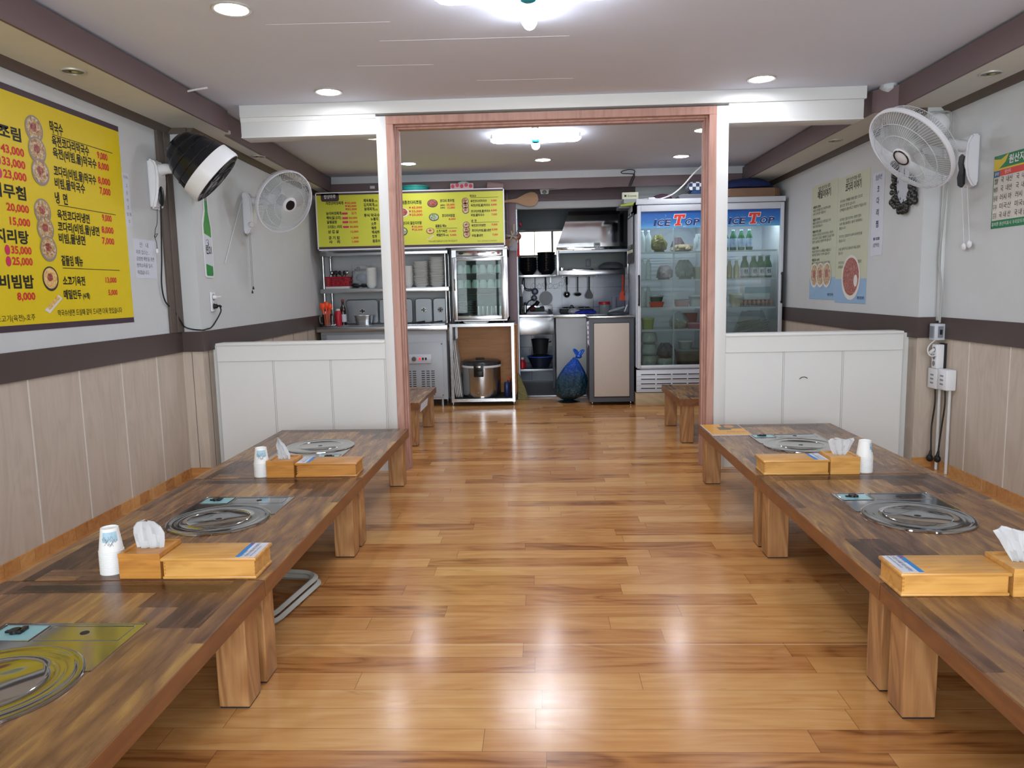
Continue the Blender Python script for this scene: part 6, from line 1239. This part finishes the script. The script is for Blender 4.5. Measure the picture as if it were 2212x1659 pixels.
solo('knife', MB().prism([(-0.27, 1.235), (-0.235, 1.235), (-0.225, 1.20), (-0.245, 1.10)], 9.55, 9.555, 'xz'), M_STEELM, 'bright pointed blade at the left edge of the kitchen tiles', 'knife', (-0.25, 9.55, 1.10))
rs = random.Random(4); m = MB()
for q in range(7):
    cx, cz = 0.02 + 0.07 * q - 0.12, 1.25 + rs.uniform(-0.05, 0.03); m.tube([(cx + (0.03 + 0.008 * math.sin(5 * a)) * math.cos(a), 9.717, cz + (0.03 + 0.01 * math.sin(4 * a + q)) * math.sin(a)) for a in [k * 2 * PI / 20 for k in range(20)]], 0.0016, 4, closed=True)
solo('tile_drawing', m, M_INKG, 'grey outline flower drawing on the kitchen tiles', 'wall decal', (0.05, 9.717, 1.2))
solo('red_spatula', MB().tube([(0.955, 8.98, 1.32), (0.952, 8.98, 1.12)], 0.010, 8).prism([(0.944, 1.14), (0.962, 1.14), (0.985, 1.10), (0.99, 1.02), (0.915, 1.02), (0.918, 1.10)], 8.975, 8.985, 'xz'), M_ORNG, 'orange red spatula hanging right of the kitchen counter', 'spatula', (0.95, 8.98, 1.02))
solo('red_tongs', MB().tube(curve([(1.02, 8.95, 1.29), (0.985, 8.95, 1.26), (0.98, 8.95, 1.21), (1.0, 8.95, 1.17), (0.975, 8.95, 1.11), (0.975, 8.95, 1.08)], 5), 0.011, 8), mat('dark red rubber', '#7c1a24', 0.4), 'dark red curled tongs hanging beside the orange spatula', 'tongs', (0.99, 8.95, 1.07))
t = thing('kitchen_shelf', 'left kitchen wall shelf carrying black bowls', 'shelf', (-0.05, 9.35, 1.32)); part('board', MB().box(-0.55, 0.178, 9.2, 9.6, 1.318, 1.348, 0.002), M_STEEL, t); part('shelf_bracket', MB().box(-0.5, -0.48, 9.5, KY, 1.25, 1.318).box(0.10, 0.12, 9.5, KY, 1.25, 1.318), M_STEELD, t)
KB = [(0, 0), (0.055, 0), (0.075, 0.012), (0.105, 0.055), (0.112, 0.085), (0.108, 0.086), (0.10, 0.057), (0.07, 0.016), (0, 0.01)]
dish_stack('black_bowl', -0.165, 9.36, 1.3485, KB, 5, 0.032, 'black glazed bowl from the top of the left stack on the kitchen shelf', 'bowl', 'black bowls in the left kitchen stack', M_CERAMB, jit=0.0006)
dish_stack('black_bowl', 0.06, 9.36, 1.3485, KB, 7, 0.031, 'black glazed bowl from the top of the right stack on the kitchen shelf', 'bowl', 'black bowls in the right kitchen stack', M_CERAMB, jit=0.0006)
# rubbish bags
t = thing('rubbish_bag', 'knotted translucent blue rubbish bag full of leafy waste', 'rubbish bag', (0.30, 7.78, 0))
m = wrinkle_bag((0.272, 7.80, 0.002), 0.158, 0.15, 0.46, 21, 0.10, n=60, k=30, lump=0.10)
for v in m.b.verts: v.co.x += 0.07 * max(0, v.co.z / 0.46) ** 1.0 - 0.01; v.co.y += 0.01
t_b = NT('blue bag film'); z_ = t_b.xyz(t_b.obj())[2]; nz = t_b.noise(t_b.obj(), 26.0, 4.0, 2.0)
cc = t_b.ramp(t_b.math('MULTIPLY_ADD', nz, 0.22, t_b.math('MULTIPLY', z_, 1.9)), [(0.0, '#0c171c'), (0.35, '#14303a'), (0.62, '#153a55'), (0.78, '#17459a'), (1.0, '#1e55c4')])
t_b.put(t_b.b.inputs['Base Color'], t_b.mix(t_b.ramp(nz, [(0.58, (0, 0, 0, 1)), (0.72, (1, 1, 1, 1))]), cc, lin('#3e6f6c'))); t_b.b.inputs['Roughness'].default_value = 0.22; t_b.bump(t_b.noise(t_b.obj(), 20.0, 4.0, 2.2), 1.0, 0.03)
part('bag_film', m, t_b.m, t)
m = MB().ball((0.372, 7.81, 0.475), 0.032, sz=0.7, n=14, k=8, jit=0.004); 
for dx, dz, s in ((-0.05, 0.05, 1), (0.05, 0.045, -1)): m.tube(curve([(0.372, 7.81, 0.48), (0.372 + dx * 0.6, 7.80, 0.48 + dz * 0.5), (0.372 + dx, 7.80, 0.48 + dz * 1.3), (0.372 + dx * 0.4, 7.81, 0.48 + dz * 1.0), (0.372, 7.81, 0.49)], 4), 0.011, 7)
part('knot', m, mat('bright blue film', '#1d5ac0', 0.25, bump=0.5, bs=30), t)
solo('yellow_bag', MB().prism([(-0.275, 0.003), (-0.165, 0.003), (-0.19, 0.10), (-0.235, 0.22), (-0.27, 0.29)], 8.0, 8.09, 'xz'), film('dull yellow film', '#7f7a45', 0.85, 0.4), 'dull yellow bag slumped against the brown post', 'bag', (-0.23, 8.04, 0.002))
# boards hanging on the left side of the fridge
t = thing('clipboard', 'dark edged clipboard hanging on the left side of the fridge', 'clipboard', (0.90, 7.86, 1.43)); part('board', MB().box(0.911, 0.918, 7.62, 8.10, 1.42, 1.90, 0.002), M_DGREY, t); part('paper', MB().box(0.909, 0.911, 7.65, 8.07, 1.60, 1.87), M_NOTE, t); part('light_strip', MB().box(0.908, 0.911, 7.65, 8.07, 1.52, 1.55), mat('cream label', '#e6e2bf', 0.4), t)
part('clip', MB().box(0.900, 0.912, 7.75, 7.97, 1.885, 1.915, 0.004), M_STEELD, t)
t = thing('hanging_sheet', 'white paper on the fridge side above the clipboard', 'sheet', (0.915, 7.9, 1.93)); part('paper', MB().box(0.914, 0.917, 7.72, 8.08, 1.925, 1.99), M_NOTE, t)
m = wrinkle_bag((0.885, 7.94, 0.98), 0.014, 0.12, 0.40, 19, 0.8, n=20, k=16, lump=0.2)
solo('clear_bag', m, M_FILM, 'long clear plastic bags hanging below the clipboard', 'bag', (0.89, 7.94, 0.98))
solo('black_cable', MB().tube(curve([(0.90, 7.86, 2.19), (0.925, 7.86, 2.26), (0.95, 7.86, 2.31), (0.955, 7.86, 2.345), (0.90, 7.86, 2.355), (0.83, 7.86, 2.34), (0.83, 7.86, 2.32), (0.90, 7.86, 2.315), (0.955, 7.86, 2.305), (0.94, 7.86, 2.25), (0.915, 7.86, 2.19)], 5), 0.0045, 6), M_RUB, 'black cable loop tied at the rear crown board', 'cable', (0.92, 7.86, 2.19))

# ---------------------------------------------------------------- two door glass fridge
t = thing('display_fridge', 'tall two door glass front fridge with blue header signs', 'fridge', (1.63, 7.8, 0))
X0, X1, YF, YB = 0.925, 2.343, 7.50, 8.12
m = MB().box(X0, X0 + 0.04, YF, YB, 0.13, 2.0).box(X1 - 0.04, X1, YF, YB, 0.13, 2.0).box(X0, X1, YB - 0.04, YB, 0.13, 2.0).box(X0, X1, YF, YB, 0.13, 0.38).box(X0, X1, YF, YB, 1.88, 2.0).box(1.615, 1.655, YF, YB, 0.38, 1.88)
part('cabinet', m, M_FRIDGE, t)
part('top_cap', MB().box(X0 - 0.003, X1 + 0.003, YF - 0.045, YF, 1.962, 2.012, 0.006), M_FRIDGE, t)
part('plinth', MB().box(X0 - 0.006, X1 + 0.006, YF - 0.03, YB, 0.0, 0.128, 0.002), M_PALEW, t)
m = MB().box(X0, X1, YF - 0.04, YF, 0.135, 0.358, 0.004, m=0)
for z in (0.307, 0.261, 0.215, 0.17):
    for k in range(9):
        a = X0 + 0.045 + k * 0.155
        if a + 0.14 < X1: m.box(a, a + 0.14, YF - 0.0415, YF - 0.03, z, z + 0.009, m=1)
        m.box(X0, X1, YF - 0.0405, YF - 0.04, z - 0.014, z - 0.0125, m=2)
part('grille', m, [M_FRIDGE, M_DARK, M_GREYP], t)
GLSS = []
for k, (a, b) in enumerate(((X0 + 0.008, 1.632), (1.638, X1 - 0.008))):
    zb, zt = 0.372, 1.955; la, lb_, bb = 0.035, 0.035, 0.035
    m = MB().box(a, a + la, YF - 0.045, YF - 0.002, zb, zt, 0.004).box(b - lb_, b, YF - 0.045, YF - 0.002, zb, zt, 0.004).box(a + la, b - lb_, YF - 0.045, YF - 0.002, zb, zb + 0.032, 0.003).box(a + la, b - lb_, YF - 0.045, YF - 0.002, zt - 0.06, zt, 0.003)
    dr = part('door', m, M_FRIDGE, t)
    part('door_glass', MB().box(a + la, b - lb_, YF - 0.028, YF - 0.024, zb + 0.032, 1.735), M_GLASSF, dr)
    c_ = NT('ice header print') if k == 0 else None
    if c_:
        v = c_.obj(); x_, y_, z_ = c_.xyz(v)[:3]
        base = c_.ramp(c_.math('DIVIDE', c_.math('SUBTRACT', z_, 1.735), 0.16), [(0.0, '#5fa6d6'), (0.35, '#2f74bb'), (1.0, '#1d4f9f')])
        sp = c_.ramp(c_.noise(v, 38.0, 5.0, 0.5, 0.7), [(0.63, (0, 0, 0, 1)), (0.72, (1, 1, 1, 1))]); c_.put(c_.b.inputs['Base Color'], c_.mix(c_.math('MULTIPLY', sp, 0.55), base, lin('#bfe0f5'))); c_.b.inputs['Roughness'].default_value = 0.25; M_ICE = c_.m
    part('header_sign', MB().box(a + la, b - lb_, YF - 0.032, YF - 0.022, 1.735, zt - 0.06), M_ICE, dr)
    w_ = b - a; tx0 = a + 0.155 if k == 0 else a + 0.165
    def ital(mb): 
        for v in mb.b.verts: v.co.x += (v.co.z - 1.76) * 0.22
        return mb
    L1 = [('I', tx0 + 0.002, 1.751, 0.074, 0.020), ('C', tx0 + 0.034, 1.751, 0.074, 0.060), ('E', tx0 + 0.106, 1.751, 0.074, 0.052), ('O', tx0 + 0.300, 1.751, 0.074, 0.068), ('P', tx0 + 0.382, 1.751, 0.074, 0.052)]
    for off, wt, mt, nm in ((0.0, 0.065, M_INKW, 'lettering_outline'), (-0.001, 0.03, mat('navy ink', '#1f2c6b', 0.4, var=0), 'lettering')):
        part(nm, ital(text_mb([l + ('l', wt) for l in L1], YF - 0.033 + off)), mt, dr)
    for off, g, mt, nm in ((-0.0005, 0.005, M_INKW, 'big_letter_outline'), (-0.002, 0.0, mat('sign red', '#d4372c', 0.35, var=0), 'big_letter')):
        q = tx0 + 0.182; y = YF - 0.034 + off
        m = MB().prism([(q - g, 1.828 - g), (q + 0.022 + g, 1.826 - g), (q + 0.03, 1.844 - g), (q + 0.038 - g, 1.844 - g), (q + 0.038 - g, 1.775), (q + 0.022 - g, 1.768 + g), (q + 0.022 - g, 1.757 - g), (q + 0.085 + g, 1.757 - g), (q + 0.085 + g, 1.768 + g), (q + 0.068 + g, 1.775), (q + 0.068 + g, 1.844 - g), (q + 0.078, 1.844 - g), (q + 0.085 - g, 1.826 - g), (q + 0.105 + g, 1.828 - g), (q + 0.105 + g, 1.862 + g), (q - g, 1.862 + g)], y, y + 0.0008, 'xz')
        part(nm, ital(m), mt, dr)
    part('small_lettering', text_mb([('냉동', a + 0.19, 1.742, 0.012, 0.03), ('냉장', a + 0.44, 1.742, 0.012, 0.03)], YF - 0.034), M_INKW, dr)
    hx = a + 0.014 if k == 0 else b - 0.014
    part('handle', MB().tube(curve([(hx, YF - 0.045, 1.275), (hx, YF - 0.072, 1.262), (hx, YF - 0.072, 1.02), (hx, YF - 0.045, 1.005)], 5), 0.009, 8), M_BLACK, dr)
part('inner_post', MB().box(1.29, 1.305, YF + 0.02, YF + 0.035, 0.40, 1.86), M_FRIDGE, t)
SH = (1.515, 1.245, 0.975, 0.755, 0.398)
for a, b in ((X0 + 0.04, 1.615), (1.655, X1 - 0.04)):
    for z in (SH[:4] if a < 1.2 else (1.515, 1.245, 0.96)):
        m = MB().box(a, b - 0.01, YF + 0.03, YF + 0.042, z - 0.02, z - 0.003)
        for q in range(18): m.tube([(a, YF + 0.05 + q * 0.028, z - 0.005), (b, YF + 0.05 + q * 0.028, z - 0.005)], 0.002, 4)
        part('wire_shelf', m, M_FRIDGE, t)
for x in (1.27, 2.0):
    l = bpy.data.lights.new('fridge_lamp', 'AREA'); l.shape = 'RECTANGLE'; l.size = 0.5; l.size_y = 0.03; l.energy = 2.5; o = bpy.data.objects.new('fridge_lamp', l); COL.objects.link(o); o.location = (x, YF + 0.06, 1.872)
# contents
SJ = [(0, 0), (0.030, 0), (0.032, 0.006), (0.032, 0.115), (0.026, 0.145), (0.012, 0.175), (0.011, 0.208), (0, 0.208)]
M_GREENG = mat('green bottle glass', '#1f5a34', 0.12, coat=0.5)
g0 = None
for row in range(2):
    for k in range(4):
        p = (2.01 + k * 0.068 + (0.02 if k else 0), YF + 0.09 + row * 0.075, 1.242); lb = ORD[k + 1] + ' green liquor bottle from the left, ' + ('front' if row == 0 else 'second') + ' row of the fridge middle shelf'
        if g0 is None:
            g0 = bottle('liquor_bottle', p[0], p[1], p[2], SJ, M_GREENG, lb, 'bottle', (0.013, 0.205, 0.012, M_STEELD), (0.0326, 0.02, 0.10, M_NOTE), 'green liquor bottles in the fridge')
            part('label_print', text_mb([('린', -0.02, 0.045, 0.035, 0.035, 'l', .03)], -0.0335), M_INK, g0, True)
        else: dup(g0, p, None, lb)
g0 = None
for k in range(5):
    p = (1.73 + k * 0.078, YF + 0.09, 1.5125); lb = ORD[k + 1] + ' pale labelled bottle from the left on the fridge top right shelf'
    if g0 is None: g0 = bottle('drink_bottle', p[0], p[1], p[2], [(0, 0), (0.030, 0), (0.034, 0.01), (0.034, 0.12), (0.02, 0.16), (0.013, 0.19), (0, 0.19)], M_GREENG, lb, 'bottle', (0.014, 0.19, 0.012, M_WHITE2), (0.0346, 0.03, 0.115, mat('blue white label', '#9fb3cf', 0.4, var=0.3, vs=40)), 'labelled bottles on the top right shelf')
    else: dup(g0, p, None, lb)
g0 = None
for k in range(4):
    p = (1.72 + k * 0.068, YF + 0.10, 1.242); lb = ORD[k + 1] + ' clear drink bottle from the left on the fridge middle right shelf'
    if g0 is None: g0 = bottle('drink_bottle', p[0], p[1], p[2], [(0, 0), (0.028, 0), (0.030, 0.10), (0.015, 0.14), (0.013, 0.175), (0, 0.175)], mat('beige drink', '#b7ab86', 0.2, coat=0.4), lb, 'bottle', (0.015, 0.17, 0.014, M_WHITE2), None, 'beige bottles on the middle right shelf')
    else: dup(g0, p, None, lb)
g0 = None
for z, nm in ((1.5125, 'top'), (1.242, 'second'), (0.972, 'third')):
    for k in range(2):
        p = (0.998 + k * 0.062, YF + 0.09 + 0.01 * k, z); lb = ('left' if k == 0 else 'right') + ' water bottle at the left end of the fridge ' + nm + ' shelf'
        if g0 is None: g0 = bottle('water_bottle', p[0], p[1], p[2], [(0, 0), (0.027, 0), (0.029, 0.03), (0.027, 0.06), (0.029, 0.09), (0.028, 0.15), (0.013, 0.185), (0.012, 0.205), (0, 0.205)], mat('clear bottle plastic', '#c9d2d2', 0.1, alpha=0.55), lb, 'bottle', (0.0135, 0.2, 0.015, M_WHITE), None, 'water bottles at the left of the fridge')
        else: dup(g0, p, None, lb)
def tub(x, y, z, rx, ry, h, mt, lid, label, name='food_tub', cat='container'):
    t = thing(name, label, cat, (x, y, z)); part('tub_body', MB().lathe([(0, 0), (0.82, 0), (1, h), (0.96, h), (0.78, 0.006), (0, 0.006)], 32, sx=rx, sy=ry, sup=4), mt, t, True)
    if lid: part('lid', MB().lathe([(0, h + 0.012), (0.99, h + 0.012), (1.04, h + 0.008), (1.04, h - 0.004), (0, h - 0.004)], 32, sx=rx, sy=ry, sup=4), lid, t, True)
    return t
M_CLT = mat('cloudy tub', '#9aa3a4', 0.25, alpha=0.8)
tub(1.138, YF + 0.12, 0.9725, 0.078, 0.08, 0.05, M_ORNG, None, 'orange tub on the third shelf of the fridge left door')
tub(1.138, YF + 0.12, 1.027, 0.07, 0.07, 0.05, mat('dark green tub', '#31433a', 0.4), M_CLT, 'dark green tub stacked on the orange tub')
tub(1.40, YF + 0.16, 0.9725, 0.075, 0.08, 0.06, mat('rust tub', '#8b3b33', 0.35), M_DARK, 'rust red tub in the middle of the fridge third shelf')
tub(1.535, YF + 0.14, 0.9725, 0.065, 0.08, 0.10, M_CLT, M_WHITE2, 'cloudy tub at the right end of the fridge third shelf')
tub(1.06, YF + 0.14, 0.7525, 0.06, 0.07, 0.10, mat('lime tub', '#8f9a3f', 0.35), mat('lime lid', '#a9b254', 0.35), 'lime tub at the left of the fridge fourth shelf')
tub(1.52, YF + 0.10, 0.7525, 0.07, 0.07, 0.05, mat('pink tub', '#b56a7c', 0.35), mat('pink lid', '#c98595', 0.35), 'pink tub on the fridge fourth shelf')
tub(1.505, YF + 0.26, 0.7525, 0.07, 0.07, 0.15, mat('brick red tub', '#93392b', 0.4), None, 'brick red tub standing behind the pink tub')
tub(1.47, YF + 0.14, 0.3805, 0.135, 0.12, 0.155, mat('hammered steel tub', '#6e7066', 0.35, 0.5), M_CLT, 'big dull steel tub at the fridge floor')
tub(1.435, YF + 0.14, 0.549, 0.07, 0.07, 0.075, M_CLT, M_WHITE2, 'small tub standing on the big steel tub')
tub(1.56, YF + 0.14, 1.2425, 0.05, 0.07, 0.11, mat('cream tub', '#a8a796', 0.4), M_CLT, 'cream tub at the right of the fridge second shelf')
t = thing('peeled_garlic_bag', 'knotted clear bag of pale garlic cloves on the fridge fourth shelf', 'bag', (1.365, YF + 0.12, 0.7525)); part('film', wrinkle_bag((1.365, YF + 0.12, 0.754), 0.095, 0.07, 0.17, 31, 0.12, lump=0.08), M_FILM, t)
m = MB(); rs = random.Random(2)
for k in range(40): m.ball((1.365 + rs.uniform(-0.065, 0.065), YF + 0.12 + rs.uniform(-0.045, 0.045), 0.772 + rs.uniform(0, 0.06)), 0.014, sz=1.3, n=7, k=5)
o = part('cloves', m, mat('garlic', '#c3bb86', 0.5), t, kind='stuff')
def soft(name, x, z, rx, ry, h, mt, label, y=0.12, seed=1, pinch=0.5, cat='bag', lump=0.28): return solo(name, wrinkle_bag((x, YF + y, z), rx, ry, h, seed, pinch, n=30, k=12, lump=lump), mt, label, cat, (x, YF + y, z))
soft('noodle_bag', 1.22, 1.242, 0.075, 0.07, 0.14, film('pinkish film', '#a79aa0', 0.8), 'pinkish filled bag on the fridge second shelf', seed=2)
soft('vegetable_bag', 1.42, 1.242, 0.085, 0.07, 0.19, film('grey green film', '#7c8a80', 0.8), 'grey green filled bag on the fridge second shelf', seed=3)
soft('herb_bag', 1.165, 1.5125, 0.07, 0.07, 0.17, film('ochre leaf film', '#6f6a3c', 0.85), 'ochre leafy bag on the fridge top left shelf', seed=4)
soft('grain_bag', 1.40, 1.5125, 0.10, 0.08, 0.07, film('tan grain film', '#97866a', 0.9), 'flat tan grain bag on the fridge top left shelf', seed=5, pinch=0.6)
soft('dark_bag', 1.38, 1.5125, 0.06, 0.06, 0.15, film('dusky red film', '#5a4650', 0.8), 'dusky red bag behind the tan grain bag', y=0.30, seed=6)
soft('clear_bag', 1.56, 1.5125, 0.05, 0.07, 0.17, M_FILM, 'clear bag at the right end of the fridge top left shelf', seed=7)
for k in range(3): soft('tofu_pack', 1.07, 0.3805 + k * 0.115, 0.082, 0.09, 0.108, mat('white tofu pack', '#a9b3ae', 0.3, var=0.12, vs=50, bump=0.6, bs=50), ('lowest', 'middle', 'uppermost')[k] + ' white wrapped pack of the stack at the fridge floor', seed=10 + k, pinch=0.8, cat='pack', lump=0.06)
soft('tofu_pack', 1.23, 0.3805, 0.085, 0.09, 0.08, mat('white tofu pack', '#a9b3ae'), 'lone white wrapped pack right of the stack at the fridge floor', seed=14, pinch=0.8, cat='pack', lump=0.06)
soft('dark_bag', 1.23, 0.462, 0.08, 0.07, 0.15, film('slate film', '#4a525a', 0.85), 'slate coloured bag lying on the lone white pack', seed=15)
# right compartment
t = thing('egg_tray', 'grey tray of brown eggs on the fridge right shelf', 'egg tray', (2.10, YF + 0.15, 0.957)); m = MB().box(1.95, 2.285, YF + 0.06, YF + 0.26, 0.957, 0.968)
for i in range(8):
    for j in range(5): m.lathe([(0.012, 0.0), (0.020, 0.022)], 8, (1.972 + i * 0.0418, YF + 0.08 + j * 0.04, 0.962))
part('tray', m, mat('egg carton grey', '#8d8588', 0.9), t)
g0 = None
for j in range(3):
    for i in range(8):
        p = (1.972 + i * 0.0418, YF + 0.08 + j * 0.04, 1.002); lb = ORD[i + 1] + ' brown egg from the left in tray row ' + ('one', 'two', 'three')[j]
        if g0 is None: g0 = solo('egg', MB().ball((0, 0, 0), 0.0195, sz=1.25, n=12, k=8), mat('egg shell', '#b98673', 0.5), lb, 'egg', p, 0, 'eggs in the fridge tray', local=True)
        else: dup(g0, p, None, lb)
t = thing('ice_box', 'white and blue flat box standing above the egg tray', 'box', (2.12, YF + 0.18, 1.026)); part('carton', MB().box(1.998, 2.25, YF + 0.07, YF + 0.24, 1.0275, 1.155, 0.004), M_WHITE2, t); part('blue_print', MB().box(2.0, 2.248, YF + 0.0685, YF + 0.0702, 1.09, 1.152), mat('grey blue print', '#8fa3aa', 0.4), t)
t = tub(1.915, YF + 0.10, 0.9575, 0.055, 0.055, 0.12, mat('cream jar', '#bdb294', 0.35), mat('cream lid', '#c9c09e', 0.35), 'cream coloured jar left of the egg tray', 'cream_jar', 'jar')
tub(1.77, YF + 0.10, 0.9575, 0.06, 0.06, 0.10, M_CLT, M_WHITE2, 'cloudy tub behind the white post on the right fridge shelf')
t = thing('scallion_bag', 'large clear bag of green scallions at the bottom right of the fridge', 'bag', (2.11, YF + 0.18, 0.3805))
m = wrinkle_bag((2.11, YF + 0.17, 0.382), 0.185, 0.12, 0.53, 41, 0.55, n=40, k=20, lump=0.08); part('film', m, M_FILM, t)
m = MB(); rs = random.Random(9)
for k in range(110):
    zc = 0.42 + rs.uniform(0, 0.40); xc = 2.11 + rs.uniform(-0.08, 0.08); a = rs.uniform(0.3, 0.8); Lh = 0.09; y = YF + rs.uniform(0.09, 0.25)
    m.tube([(xc - Lh * math.cos(a), y, zc - Lh * math.sin(a) * 0.6), (xc, y - 0.006, zc), (xc + Lh * math.cos(a), y, zc + Lh * math.sin(a) * 0.6)], 0.006, 5)
part('scallions', m, mat('scallion green', '#5f7f63', 0.5, var=0.3, vs=20), t, kind='stuff')
tub(1.80, YF + 0.12, 0.3805, 0.10, 0.09, 0.18, mat('dark kimchi tub', '#4b2426', 0.4), mat('kimchi lid', '#80343a', 0.4), 'dark red tub at the bottom of the right fridge door')
# on top of the fridge
t = thing('brown_cushion', 'flat brown cushion on top of the fridge at the right', 'cushion', (2.08, 7.75, 2.0125)); m = MB(); L_ = rrect(1.76, 2.33, 7.52, 7.98, 0.08)
m.prism(L_, 2.0125, 2.10, 'xy', sm=True); bmesh.ops.bevel(m.b, geom=list(m.b.edges), offset=0.025, segments=3, affect='EDGES', clamp_overlap=True); part('cover', m, mat('brown leatherette', '#7c5d47', 0.55, var=0.08, bump=0.4, bs=20), t)
solo('navy_clothes', wrinkle_bag((2.04, 7.72, 2.1025), 0.23, 0.15, 0.105, 51, 0.55, n=36, k=10, lump=0.14), M_NAVY, 'crumpled navy clothes heaped on the brown cushion', 'clothes', (2.04, 7.72, 2.1025))
M_CHK = NT('blue white check cloth'); v = M_CHK.obj(); ch = M_CHK.n('ShaderNodeTexChecker', {0: v, 1: lin('#cfd6de'), 2: lin('#39465f'), 3: 30.0}).outputs[0]; M_CHK.put(M_CHK.b.inputs['Base Color'], ch); M_CHK.b.inputs['Roughness'].default_value = 0.9
solo('checked_cloth', MB().prism([(1.44, 2.125), (1.46, 2.175), (1.50, 2.18), (1.72, 2.15), (1.74, 2.11), (1.70, 2.098), (1.46, 2.10)], 7.56, 7.74, 'xz', sm=True), M_CHK.m, 'folded blue and white checked cloth on top of the fridge', 'cloth', (1.58, 7.65, 2.098))
solo('blue_towel', MB().prism([(1.46, 2.065), (1.48, 2.094), (1.72, 2.097), (1.74, 2.07), (1.70, 2.06), (1.50, 2.062)], 7.55, 7.76, 'xz', sm=True), mat('blue towel', '#24446e', 0.9, var=0.3, vs=30), 'folded blue towel under the checked cloth', 'towel', (1.58, 7.65, 2.06))
solo('silver_bag', MB().prism([(1.34, 2.045), (1.38, 2.062), (1.50, 2.06), (1.70, 2.058), (1.72, 2.02), (1.60, 2.0125), (1.42, 2.0125), (1.36, 2.02)], 7.54, 7.80, 'xz', sm=True), mat('silver grey pouch', '#8d8c95', 0.25, 0.5), 'silver grey pouch under the towels on top of the fridge', 'pouch', (1.54, 7.67, 2.0125))
solo('maroon_cloth', wrinkle_bag((1.21, 7.70, 2.0125), 0.10, 0.1, 0.07, 61, 0.4, n=30, k=8, lump=0.2), mat('maroon cloth', '#4a3342', 0.9), 'low maroon cloth bundle on the fridge top behind the white cord', 'cloth', (1.26, 7.70, 2.0125))
solo('white_cable', MB().tube(curve([(1.17, 7.50, 2.016), (1.28, 7.50, 2.06), (1.38, 7.50, 2.14), (1.47, 7.50, 2.24), (1.56, 7.50, 2.32), (1.62, 7.50, 2.352)], 6), 0.007, 6), M_WHITE2, 'white cord rising from the fridge top to the ceiling', 'cable', (1.3, 7.5, 2.0125))
solo('cable_plug', MB().box(1.045, 1.11, 7.50, 7.53, 2.0128, 2.035, 0.005).tube(curve([(0.93, 7.52, 2.02), (0.98, 7.52, 2.018), (1.045, 7.52, 2.024)], 4), 0.005, 6).tube(curve([(1.11, 7.52, 2.024), (1.15, 7.52, 2.02), (1.22, 7.52, 2.035)], 4), 0.005, 6), M_WHITE2, 'white plug and lead lying on the fridge front edge', 'plug', (1.08, 7.52, 2.0128))
t = thing('small_carton', 'cream carton with dark lettering at the left end above the fridge', 'box', (0.90, 7.72, 1.99)); part('carton', MB().box(0.815, 0.975, 7.70, 7.76, 2.045, 2.112, 0.002), mat('cream carton', '#d8dcc0', 0.5), t); part('lettering', text_mb([('■ Essenté', 0.835, 2.066, 0.022, 0.12)], 7.699), M_INK, t); part('carton_base', MB().box(0.83, 0.975, 7.70, 7.95, 2.005, 2.045), mat('grey shelf board', '#9aa3a3', 0.5), t)
solo('green_roll', MB().cyl((0.80, 7.72, 1.985), (0.95, 7.70, 2.0), 0.012, 0.02, 12), mat('yellow green film', '#a3b04a', 0.4), 'yellow green roll sticking out left of the fridge top', 'roll', (0.87, 7.71, 1.98))
solo('side_ledge', MB().box(0.80, 0.918, 7.86, 8.14, 1.975, 2.005), M_GREYP, 'grey ledge between the kitchen opening and the fridge top', 'ledge', (0.9, 8.0, 1.975))
